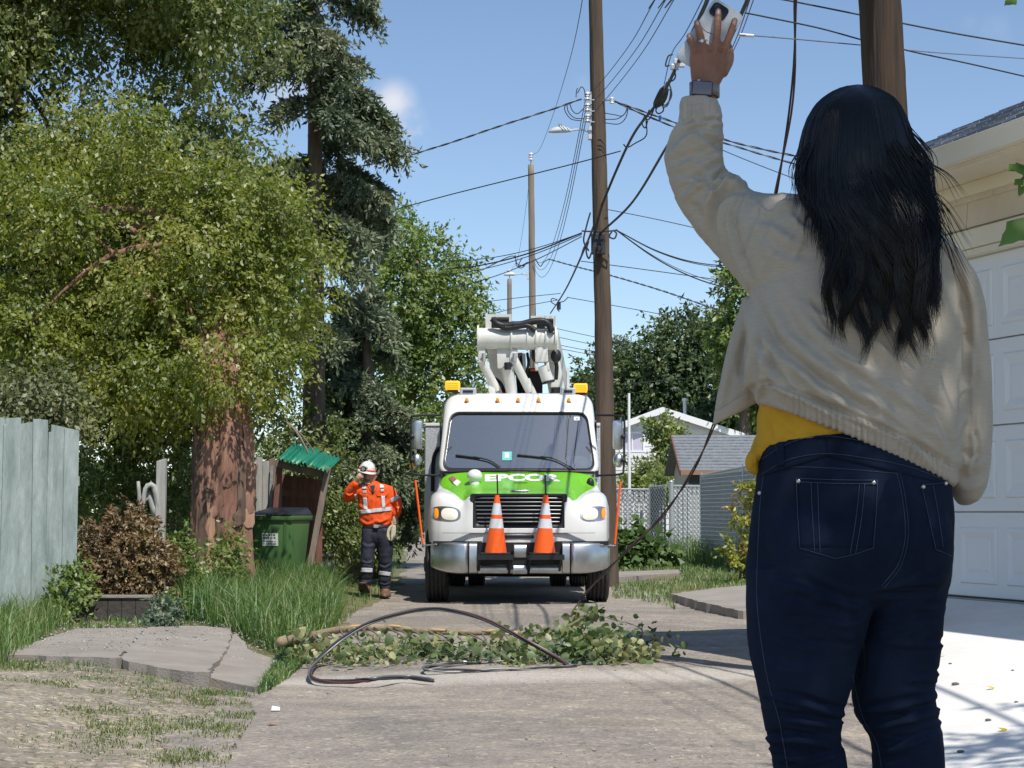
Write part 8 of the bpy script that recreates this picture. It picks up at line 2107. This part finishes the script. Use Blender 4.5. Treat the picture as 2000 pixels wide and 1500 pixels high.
for pts in ([(-.034, .012), (-.015, .004), (.006, .007)], [(.01, .0), (.02, -.002), (.034, .008)], [(-.034, -.03), (-.01, -.045), (.02, -.042), (.034, -.055)]):
    C_ = curve_pts([PRm @ Vector((x, -.0046, z)) for x, z in pts], 14); link('marble_vein', npmesh('marble_vein', *tube_np(C_, .0006, 4), True), M('dark vein', (.1, .1, .12), .4), cs_)

# ---- jeans
def denim():
    m = M('dark indigo denim', (.0045, .0078, .019), .9, c2=(.0165, .027, .055), vscale=6, detail=12, spec=.12, contrast=.95)
    n, l = m.node_tree.nodes, m.node_tree.links; b = n['Principled BSDF']
    tc = n.new('ShaderNodeTexCoord'); w = n.new('ShaderNodeTexWave'); w.inputs['Scale'].default_value = 260; w.bands_direction = 'DIAGONAL'; w.inputs['Distortion'].default_value = 1.5
    l.new(tc.outputs['Object'], w.inputs['Vector']); bp = n.new('ShaderNodeBump'); bp.inputs['Strength'].default_value = .25; bp.inputs['Distance'].default_value = .001
    l.new(w.outputs['Fac'], bp.inputs['Height']); l.new(bp.outputs[0], b.inputs['Normal'])
    return m
m_denim = denim()
m_stitch = M('faded blue stitching', (.022, .038, .07), .9, c2=(.07, .10, .155), vscale=160, contrast=1.0)
hip = [(1484, 882, 1850, 885, 112, 10, -.32), (1478, 930, 1856, 935, 122, 8, -.18), (1468, 1005, 1862, 1005, 128, 5, -.05), (1459, 1080, 1862, 1080, 128, 5), (1456, 1130, 1857, 1130, 118, 10), (1470, 1175, 1846, 1170, 90, 15)]
lgL = [(1457, 1110, 1712, 1110, 120, -5), (1457, 1200, 1700, 1195, 112, -15), (1463, 1270, 1682, 1270, 100, -20), (1480, 1350, 1660, 1350, 84, -22), (1490, 1398, 1647, 1398, 76, -20), (1498, 1440, 1643, 1440, 70, -18), (1510, 1500, 1656, 1500, 68, -15), (1516, 1600, 1655, 1600, 68, -10), (1528, 1780, 1650, 1780, 58, 0), (1542, 1940, 1640, 1940, 48, 8)]
lgR = [(1690, 1110, 1858, 1110, 105, 25), (1690, 1200, 1842, 1195, 98, 35), (1674, 1270, 1836, 1270, 90, 40), (1664, 1350, 1828, 1350, 78, 42), (1673, 1398, 1833, 1398, 72, 44), (1698, 1440, 1841, 1440, 68, 46), (1705, 1500, 1846, 1500, 66, 48), (1708, 1600, 1842, 1600, 66, 50), (1718, 1780, 1830, 1780, 56, 60), (1726, 1940, 1815, 1940, 46, 68)]
jm = fuse([sil(hip, WD, 5, 40, (0, .2)), sil(lgL, WD, 4, 32, (.1, 0)), sil(lgR, WD, 4, 32, (.1, 0)), ballp(1622, 1068, -48, 128, 112, 92, WD), ballp(1802, 1068, -20, 58, 108, 92, WD)], .0042, 8, .5, 'jeans')
jf = [([(1560, 1120), (1610, 1150), (1660, 1168), (1690, 1176)], 9, 4.5, 'g'), ([(1722, 1160), (1770, 1160), (1845, 1150)], 8, 4.5, 'g'), ([(1755, 905), (1772, 985), (1775, 1050), (1762, 1100), (1738, 1130)], 9, 5, 'g'),
      ([(1500, 1128), (1560, 1140), (1620, 1165)], 10, 4, 's'), ([(1515, 1170), (1580, 1185), (1640, 1200), (1690, 1215)], 9, 4, 's'), ([(1600, 1210), (1660, 1215), (1700, 1190)], 8, 3.5, 's'), ([(1700, 1190), (1770, 1180), (1840, 1185)], 8, 4, 's'),
      ([(1500, 1355), (1560, 1365), (1615, 1385), (1655, 1392)], 8, 6, 's'), ([(1505, 1395), (1560, 1402), (1640, 1418)], 8, 6, 's'), ([(1495, 1440), (1560, 1440), (1640, 1445)], 9, 6, 's'), ([(1520, 1470), (1590, 1480), (1650, 1465)], 8, 5, 's'),
      ([(1675, 1385), (1740, 1378), (1830, 1360)], 8, 6, 's'), ([(1690, 1420), (1760, 1405), (1832, 1385)], 8, 6, 's'), ([(1710, 1460), (1770, 1450), (1840, 1425)], 9, 5, 's'), ([(1715, 1240), (1760, 1250), (1830, 1240)], 10, 3, 's'), ([(1676, 1240), (1682, 1290), (1672, 1350)], 8, 4, 'g'),
      ([(1480, 1280), (1540, 1300), (1600, 1295)], 14, 3, 's')]
rj = random.Random(4)
for k in range(46):                                # fine creases behind the knees and at the seat
    leg = k % 2; y = rj.choice([rj.uniform(1330, 1500), rj.uniform(1330, 1500), rj.uniform(1150, 1260)]); xl, xr = ((1470, 1650) if leg == 0 else (1695, 1840))
    x0_ = rj.uniform(xl, xr - 60); ln_ = rj.uniform(40, 110); sl = rj.uniform(-.1, .35) * (1 if leg == 0 else -1)
    jf.append(([(x0_, y), (x0_ + ln_ * .5, y + sl * ln_ * .5 + rj.uniform(-5, 5)), (x0_ + ln_, y + sl * ln_)], rj.uniform(4, 7), rj.uniform(1.5, 3.2), rj.choice('sg')))
folds(jm, jf, wk_ * 1.6, low=1.2, low_s=14, seed=3.0)
jeans = link('jeans', jm, m_denim, wm)
bj = bvh_of(jm)
sm = lambda pts, r=.0008, n=50, off=.0006: seam_on('stitching', bj, pts, r, m_stitch, jeans, off, n)
# waistband, yoke, seams
for dy_ in (0, 4):
    pass
wb = patch_on('waistband', bj, [(1486, 892), (1610, 846), (1614, 890), (1487, 930)], m_denim, jeans, .003, 20, 6, .003)
wb2 = patch_on('waistband', bj, [(1610, 846), (1850, 905), (1848, 945), (1614, 890)], m_denim, jeans, .003, 20, 6, .003)
sm([(1487, 926), (1540, 898), (1612, 886), (1700, 896), (1780, 913), (1850, 940)], .0006, 50, .0045); sm([(1487, 897), (1545, 864), (1610, 851), (1700, 864)], .0006, 50, .0045)
sm([(1500, 915), (1560, 912), (1640, 915), (1720, 922), (1765, 925)], .0007); sm([(1492, 920), (1484, 990), (1480, 1080), (1478, 1160), (1485, 1240), (1500, 1330), (1520, 1400), (1528, 1440), (1538, 1500)], .0009, 80)
sm([(1744, 900), (1760, 960), (1768, 1040), (1755, 1100), (1722, 1145)], .0009); sm([(1750, 898), (1766, 960), (1774, 1040), (1760, 1104), (1726, 1150)], .0007)
sm([(1665, 1320), (1685, 1400), (1712, 1450), (1722, 1500)], .0008)
lp_ = patch_on('belt_loop', bj, [(1516, 862), (1529, 858), (1531, 908), (1518, 911)], m_denim, jeans, .007, 3, 10, .003)
sm([(1515, 864), (1518, 909)], .0007, 14)
# pockets
pk = patch_on('back_pocket', bj, [(1555, 934), (1714, 938), (1706, 1070), (1560, 1070)], m_denim, jeans, .0022, 16, 14, .0015)
pkt = patch_on('back_pocket', bj, [(1560, 1069), (1706, 1069), (1633, 1091), (1632, 1091)], m_denim, jeans, .0022, 14, 5, .0015)
for pts in ([(1555, 934), (1634, 937), (1714, 938)], [(1556, 941), (1634, 944), (1713, 945)], [(1555, 935), (1558, 1005), (1562, 1069)], [(1714, 938), (1711, 1005), (1706, 1070)], [(1562, 1070), (1598, 1081), (1632, 1091)], [(1706, 1070), (1670, 1082), (1632, 1091)],
            [(1584, 942), (1587, 1010), (1591, 1078)], [(1597, 942), (1599, 1010), (1602, 1080)], [(1689, 944), (1683, 1010), (1671, 1080)], [(1679, 944), (1672, 1010), (1660, 1083)]): sm(pts, .0007, 24, .0042)
pk2 = patch_on('back_pocket', bj, [(1800, 947), (1850, 944), (1856, 1060), (1828, 1074)], m_denim, jeans, .0022, 8, 14, .0015)
for pts in ([(1800, 947), (1826, 945), (1848, 942)], [(1800, 947), (1814, 1010), (1828, 1072)], [(1822, 947), (1834, 1010), (1842, 1068)], [(1828, 1073), (1845, 1080), (1858, 1086)]): sm(pts, .0007, 24, .0042)
m_riv = M('pale metal rivet', (.6, .55, .5), .3, .9)
for x, y in ((1560, 940), (1707, 943), (1803, 951), (1847, 944), (1484, 963)):
    c = cast(bj, x, y, .003)
    if c: b = B(); b.ball(tuple(c), .0042, .002, .0042, 10, 6); b.link('rivet', m_riv, jeans, smooth=True)
# ---- yellow top
m_yel = M('mustard yellow jersey', (.62, .33, .02), .85, c2=(.68, .37, .03), vscale=18, bump=.15, bscale=120)
ym = fuse([sil([(1500, 690, 1800, 700, 96, 12), (1486, 770, 1812, 780, 100, 12), (1478, 830, 1822, 830, 104, 12), (1480, 880, 1838, 880, 106, 12, -.3), (1488, 915, 1840, 915, 104, 12, -.2)], WD, 5, 36, (.3, .2)),
           tubep([(1482, 875, 10, 10), (1470, 892, 0, 12), (1466, 908, -2, 12), (1474, 920, 4, 9), (1486, 918, 10, 8)], WD), tubep([(1480, 860, 30, 9), (1472, 890, 24, 9), (1478, 915, 30, 8)], WD)], .0042, 6, .5, 'top')
folds(ym, [([(1482, 800), (1500, 850), (1490, 885)], 7, 4, 's'), ([(1520, 800), (1560, 840), (1600, 850)], 9, 3, 's'), ([(1530, 860), (1570, 850), (1605, 848)], 6, 3, 's'), ([(1466, 890), (1474, 905), (1470, 918)], 3, 2.5, 'g')], wk_, low=.8, low_s=14)
link('yellow_top', ym, m_yel, wm)
# ---- jacket
def linen():
    m = M('beige linen', (.41, .35, .275), .9, c2=(.55, .48, .385), vscale=55, stretch=(1, 1, 5), detail=8, contrast=1.3, sheen=.1)
    n, l = m.node_tree.nodes, m.node_tree.links; b = n['Principled BSDF']
    tc = n.new('ShaderNodeTexCoord'); mp = n.new('ShaderNodeMapping'); mp.inputs['Scale'].default_value = (1, 1, 4); t = n.new('ShaderNodeTexNoise'); t.inputs['Scale'].default_value = 330; t.inputs['Detail'].default_value = 3
    l.new(tc.outputs['Object'], mp.inputs[0]); l.new(mp.outputs[0], t.inputs['Vector']); bp = n.new('ShaderNodeBump'); bp.inputs['Strength'].default_value = .35; bp.inputs['Distance'].default_value = .0012
    l.new(t.outputs['Fac'], bp.inputs['Height']); l.new(bp.outputs[0], b.inputs['Normal'])
    return m
m_lin = linen()
tor = [(1590, 398, 1790, 412, 62, 18), (1545, 402, 1826, 440, 82, 18), (1500, 440, 1862, 490, 100, 16), (1478, 520, 1882, 560, 112, 12), (1464, 590, 1886, 630, 122, 8), (1456, 650, 1888, 710, 128, 5), (1450, 705, 1890, 790, 132, 3), (1455, 745, 1886, 865, 132, 2), (1468, 766, 1874, 915, 126, 2), (1478, 786, 1862, 950, 120, 2)]
# hem lip turned inside
tor += [(1486, 790, 1852, 948, 108, 4), (1492, 765, 1846, 915, 104, 6), (1496, 740, 1842, 880, 102, 8)]
def sil_keep(r, **k): return sil(r, WD, 1, 44, (.3, 0), **k)
T0 = interp_rings([tuple(r) + (0,) for r in tor[:10]], 5); T1 = interp_rings([tuple(r) + (0,) for r in tor[9:]], 3)
tors = sil([tuple(r) for r in np.vstack([T0, T1[1:]])], WD, 1, 48, (.3, 0))
flap = sil([(1452, 585, 1520, 600, 34, 70), (1432, 640, 1510, 660, 30, 74), (1416, 700, 1500, 710, 26, 74), (1402, 762, 1492, 748, 22, 70), (1393, 806, 1488, 772, 18, 66), (1391, 832, 1484, 784, 14, 66)], WD, 5, 26, (.3, .1))
slL = [(1500, 606, 1600, 388, 84, 10), (1462, 572, 1540, 378, 82, 25), (1436, 540, 1500, 380, 78, 45), (1402, 502, 1468, 372, 72, 66), (1362, 452, 1446, 346, 66, 84), (1326, 402, 1420, 332, 60, 94), (1307, 352, 1414, 306, 55, 98), (1298, 306, 1414, 270, 52, AD), (1308, 262, 1413, 240, 48, AD), (1325, 234, 1411, 222, 43, AD), (1327, 206, 1407, 206, 38, AD), (1331, 189, 1403, 194, 33, AD)]
slR = [(1790, 470, 1880, 500, 70, 15), (1830, 520, 1908, 545, 66, 18), (1846, 600, 1924, 605, 58, 22), (1852, 700, 1932, 700, 56, 26), (1856, 800, 1937, 800, 56, 28), (1858, 880, 1935, 880, 54, 30), (1857, 935, 1929, 938, 48, 34), (1862, 968, 1914, 974, 36, 40), (1870, 982, 1898, 984, 20, 44)]
# cup the cuff: the sleeve end is turned in round the wrist
slL += [(1336, 191, 1398, 196, 28, AD), (1340, 206, 1396, 210, 27, AD), (1342, 222, 1396, 226, 27, AD)]
A0 = interp_rings([tuple(r) + (0,) for r in slL[:12]], 5); A1 = interp_rings([tuple(r) + (0,) for r in slL[11:]], 3)
sleeveL = sil([tuple(r) for r in np.vstack([A0, A1[1:]])], WD, 1, 36, (.3, 0))
jk = fuse([tors, flap, sleeveL, sil(slR, WD, 5, 30, (.3, .3))], .0034, 7, .5, 'jacket')
S, G, Rr = 's', 'g', 'r'
jkf = [
 # raised sleeve
 ([(1330, 262), (1375, 252), (1412, 262)], 9, 7, S), ([(1300, 300), (1350, 262), (1400, 290), (1414, 318)], 11, 8, S), ([(1310, 330), (1350, 315), (1400, 330)], 12, 4, S), ([(1325, 380), (1370, 350), (1420, 348), (1452, 362)], 10, 8, S),
 ([(1468, 372), (1430, 372), (1400, 392), (1388, 430), (1396, 478)], 8, 11, G), ([(1340, 400), (1362, 420), (1380, 465)], 10, 5, S), ([(1440, 390), (1428, 420), (1432, 465), (1452, 520), (1470, 560)], 8, 7, S), ([(1310, 350), (1350, 345), (1390, 368), (1398, 385)], 10, 6, S),
 ([(1480, 392), (1500, 410), (1530, 395), (1545, 385)], 8, 6, S), ([(1500, 386), (1530, 400), (1560, 396)], 7, 5, Rr), ([(1545, 410), (1570, 440), (1600, 440)], 10, 5, S), ([(1360, 395), (1380, 390), (1400, 378)], 7, 5, Rr), ([(1470, 430), (1510, 440), (1560, 470)], 14, 5, S), ([(1490, 470), (1530, 500), (1590, 510)], 14, 4, S),
 # armpit pull across the back to the hem
 ([(1466, 572), (1485, 630), (1520, 685), (1580, 735), (1650, 780), (1720, 830)], 14, 11, S), ([(1468, 590), (1478, 660), (1510, 730), (1560, 780)], 10, 8, S), ([(1500, 570), (1550, 650), (1630, 720), (1720, 780), (1800, 850)], 18, 9, S), ([(1540, 560), (1610, 650), (1700, 720), (1800, 790), (1850, 860)], 22, 7, S),
 ([(1530, 705), (1570, 760), (1620, 790), (1690, 812)], 8, 7, G), ([(1560, 700), (1610, 750), (1680, 800), (1760, 860)], 9, 5, G), ([(1680, 790), (1740, 830), (1800, 880), (1840, 920)], 10, 6, S), ([(1780, 720), (1820, 800), (1850, 870), (1862, 905)], 12, 6, S), ([(1650, 560), (1700, 640), (1760, 700)], 20, 4, S),
 ([(1500, 640), (1498, 700), (1490, 770)], 10, 6, S), ([(1462, 640), (1450, 700), (1446, 740)], 8, 8, G), ([(1440, 660), (1424, 740), (1408, 800)], 10, 4, S), ([(1478, 640), (1470, 720), (1462, 780)], 9, 5, S),
 # right sleeve and side
 ([(1870, 520), (1886, 600), (1888, 700), (1882, 790), (1876, 870)], 9, 9, G), ([(1860, 500), (1890, 540), (1905, 600)], 14, 4, S), ([(1876, 640), (1900, 700), (1895, 780)], 10, 4, S), ([(1870, 880), (1895, 900), (1925, 890)], 12, 5, S), ([(1862, 920), (1890, 945), (1925, 930)], 12, 4, S), ([(1800, 500), (1850, 560), (1870, 640)], 16, 4, S),
 # cuff seam and hem seam
 ([(1324, 238), (1368, 234), (1412, 232)], 4, 5, G), ([(1392, 802), (1436, 778), (1480, 748)], 3, 2, G), ([(1480, 750), (1510, 748), (1560, 768), (1640, 800), (1720, 832), (1800, 872), (1868, 915)], 5, 6, G),
]
# gathered elastic at the hem and cuff
hemT = curve_pts([(1484, 752), (1512, 752), (1560, 772), (1640, 803), (1720, 836), (1800, 876), (1866, 915)], 40); hemB = curve_pts([(1482, 786), (1505, 784), (1560, 818), (1640, 852), (1720, 882), (1790, 912), (1858, 950)], 40)
for i in range(1, 39):
    j = random.uniform(-3, 3); jkf.append(([tuple(hemT[i] + np.array([j, -6])), tuple((hemT[i] + hemB[i]) / 2 + np.array([j * .5, 0])), tuple(hemB[i])], 3.4, random.uniform(1.8, 4.4), G))
for x in range(1332, 1408, 8): jkf.append(([(x, 240), (x + random.uniform(-2, 2), 215), (x + 1, 192)], 2.8, random.uniform(1.2, 2.8), G))
rj = random.Random(9)
for k in range(70):                                # small sharp creases
    z_ = rj.random()
    if z_ < .4:                                    # across the raised sleeve
        t_ = rj.random(); i_ = int(t_ * 9); a_, b_ = slL[i_], slL[i_ + 1]; f_ = rj.random(); u0, u1 = sorted((rj.random(), rj.random()))
        lx_, ly_, rx_, ry_ = [a_[q] * (1 - f_) + b_[q] * f_ for q in range(4)]; w_ = rj.uniform(-16, 16)
        p0 = (lx_ + (rx_ - lx_) * u0, ly_ + (ry_ - ly_) * u0); p1 = (lx_ + (rx_ - lx_) * min(1, u1 + .3), ly_ + (ry_ - ly_) * min(1, u1 + .3) + w_)
        pts_ = [p0, ((p0[0] + p1[0]) / 2 + rj.uniform(-8, 8), (p0[1] + p1[1]) / 2 + rj.uniform(-8, 8)), p1]
    elif z_ < .85:                                 # diagonal pull on the back
        x0_ = rj.uniform(1490, 1760); y0_ = rj.uniform(560, 800); ln_ = rj.uniform(50, 150); an_ = math.radians(rj.uniform(28, 58))
        pts_ = [(x0_, y0_), (x0_ + ln_ * .5 * math.cos(an_) + rj.uniform(-8, 8), y0_ + ln_ * .5 * math.sin(an_)), (x0_ + ln_ * math.cos(an_), y0_ + ln_ * math.sin(an_) * .85)]
    else:                                          # hanging sleeve
        x0_ = rj.uniform(1885, 1920); y0_ = rj.uniform(560, 930); pts_ = [(x0_, y0_), (x0_ + rj.uniform(-12, 12), y0_ + 30), (x0_ + rj.uniform(-20, 10), y0_ + rj.uniform(50, 90))]
    jkf.append((pts_, rj.uniform(4.5, 8), rj.uniform(1.6, 3.6), rj.choice('ssg')))
folds(jk, jkf, wk_ * 1.2, low=1.6, low_s=9, seed=8.0)
jacket = link('jacket', jk, m_lin, wm)
bk = bvh_of(jk)
m_lst = M('beige seam thread', (.42, .36, .28), .9)
for pts in ([(1484, 754), (1512, 753), (1560, 773), (1640, 804), (1720, 837), (1800, 877), (1864, 914)], [(1393, 806), (1436, 781), (1480, 752)]):
    seam_on('seam', bk, pts, .0007, m_lst, jacket, .0004, 60)
# ---- hair
m_hair = M('glossy black hair', (.0045, .0042, .005), .36, spec=.4)
Yl = [166, 168, 172, 180, 190, 205, 230, 255, 280, 340, 400, 450, 500, 560, 620, 690]
Lx = [1675, 1656, 1641, 1623, 1608, 1592, 1577, 1568, 1562, 1552, 1553, 1582, 1612, 1632, 1650, 1668]; Rx = [1679, 1698, 1713, 1731, 1746, 1759, 1771, 1780, 1787, 1802, 1814, 1824, 1832, 1832, 1826, 1814]
Bd = [12, 38, 58, 76, 92, 104, 116, 122, 126, 124, 112, 92, 74, 58, 48, 36]; Od = [22, 22, 22, 21, 20, 19, 18, 16, 14, 2, -30, -62, -82, -98, -106, -112]
base_r = [(l + 16, y + 10, r - 32, y + 10, max(8, b - 17), o) for l, y, r, b, o in zip(Lx[4:13:1], Yl[4:13], Rx[4:13], Bd[4:13], Od[4:13])]
hb = fuse([sil(base_r, WD, 4, 36, (.5, .3))], .005, 4, .5, 'hair_base')
hair = link('hair', hb, m_hair, wm)
rs = np.random.default_rng(5)
locks = [(-.92, 606, 0), (-.80, 560, 0), (-.70, 640, 1615), (-.62, 600, 1635), (-.52, 652, 1658), (-.42, 684, 1680), (-.3, 668, 1694), (-.2, 620, 1712), (-.08, 640, 1735), (.04, 662, 1758), (.14, 684, 1772), (.24, 682, 1785), (.34, 672, 1798), (.44, 650, 1812), (.55, 610, 1818), (.66, 590, 1822), (.78, 600, 1824), (.88, 560, 1824), (.96, 540, 1826)]
swing = [(1.0, 574, 1898), (.97, 562, 1872)]
ns, npt = 4200, 30
S_ = np.zeros((ns, npt, 3)); Rr_ = np.zeros((ns, npt))
ang = np.linspace(0, 1, npt)
for s in range(ns):
    u = rs.uniform(-1, 1); front = rs.random() < .16
    li = min(range(len(locks)), key=lambda i: abs(locks[i][0] - u + rs.normal(0, .05)))
    lu, ly, lx = locks[li]
    if u > .72 and rs.random() < .04: li = 30 + int(rs.random() < .4); lu, ly, lx = swing[li - 30]
    yend = ly + rs.normal(0, 18) - (rs.random() ** 3) * 190
    if lx == 0: lx = np.interp(yend, Yl, Lx) - 4
    y0 = 166 + 2.5 * rs.random() ** 2
    y = y0 + (yend - y0) * ang ** 1.35
    l = np.interp(y, Yl, Lx); r = np.interp(y, Yl, Rx); b = np.interp(y, Yl, Bd); od = np.interp(y, Yl, Od)
    shell = 1.0 - .07 * rs.random() ** 2
    x = (l + r) / 2 + u * (r - l) / 2 * shell
    dep = np.sqrt(max(.0, 1 - u * u)) * b * shell
    z = od + dep if front and y0 < 400 else od - dep
    # drawn into locks toward the ends, with waves
    g = sstep(.5, .98, ang) if lx < 1860 else sstep(.7, 1.0, ang); tipx = lx + rs.normal(0, 5)
    x = x * (1 - g * .95) + tipx * g * .95 + (9 if abs(u) < .6 else 4) * np.sin(ang * 9 + li * 2.1) * g
    amp = 15 * sstep(.42, .95, ang); phs = li * 1.7 + rs.normal(0, .25); amp = amp * (1 - .65 * max(0, (abs(u) - .4) / .6))
    x = x + amp * np.sin((y - 380) / 24.0 + phs) * .75 + rs.normal(0, 1.3) * ang * 2
    z = z + amp * .5 * np.cos((y - 380) / 28.0 + phs * 1.3)
    stray = rs.random() < .035 and u < .6
    if stray: x = x + rs.normal(0, 14) * ang ** 2; 
    if lx > 1860 and True:                                 # the lock that swings out over the right shoulder
        h = sstep(.6, .9, ang); x = np.minimum(x, 1838) * (1 - h) + (1832 + (tipx - 1832) * ((ang - .62).clip(0) / .38) ** 1.6) * h; z = z - 26 * h
    cx3 = (x - CX) / FPX; vv = (CY - y) / FPX
    t = (WD + z * wk_) / (math.cos(PITCH) - vv * math.sin(PITCH))
    S_[s, :, 0] = cx3 * t; S_[s, :, 1] = WD + z * wk_; S_[s, :, 2] = CAMZ + (math.sin(PITCH) + vv * math.cos(PITCH)) * t
    Rr_[s] = (.00105 if not stray else .0005) * np.minimum(1, 1.08 - ang ** 4) * (.8 + .4 * rs.random())
# hair lies on the jacket rather than in it
flat = S_.reshape(-1, 3)
for i in range(len(flat)):
    if i % npt > 11:
        p = Vector(flat[i]); d_ = p - Vector((0, 0, CAMZ)); h = bk.ray_cast(Vector((0, 0, CAMZ)), d_.normalized())
        if h[0] is not None and h[0].y < p.y + .004:
            q = h[0] - d_.normalized() * (.003 + .010 * ((i // npt) % 7) / 7); flat[i] = tuple(q)
V, F = multi_tube(S_, Rr_, 4)
o = link('hair_strands', npmesh('hair_strands', V, F, True), m_hair, hair); o['kind'] = 'stuff'
# shoes, below the picture
m_shoe = M('white sneaker', (.6, .6, .6), .6)
for (x, off) in ((1592, 0), (1770, 62)):
    c = P(x, 1980, WD) + Vector((0, off * wk_, 0)); gz_ = float(Hroad(c.x, c.y)) + .012
    b = B(); b.ball((c.x, c.y + .06, gz_ + .045), .045, .135, .045); sh = b.link('shoe', m_shoe, wm, smooth=True)
    B().box(c.x - .045, c.x + .045, c.y - .07, c.y + .19, gz_ - .005, gz_ + .02).link('shoe_sole', M('shoe sole', (.5, .5, .48), .7), sh, bevel=.01)
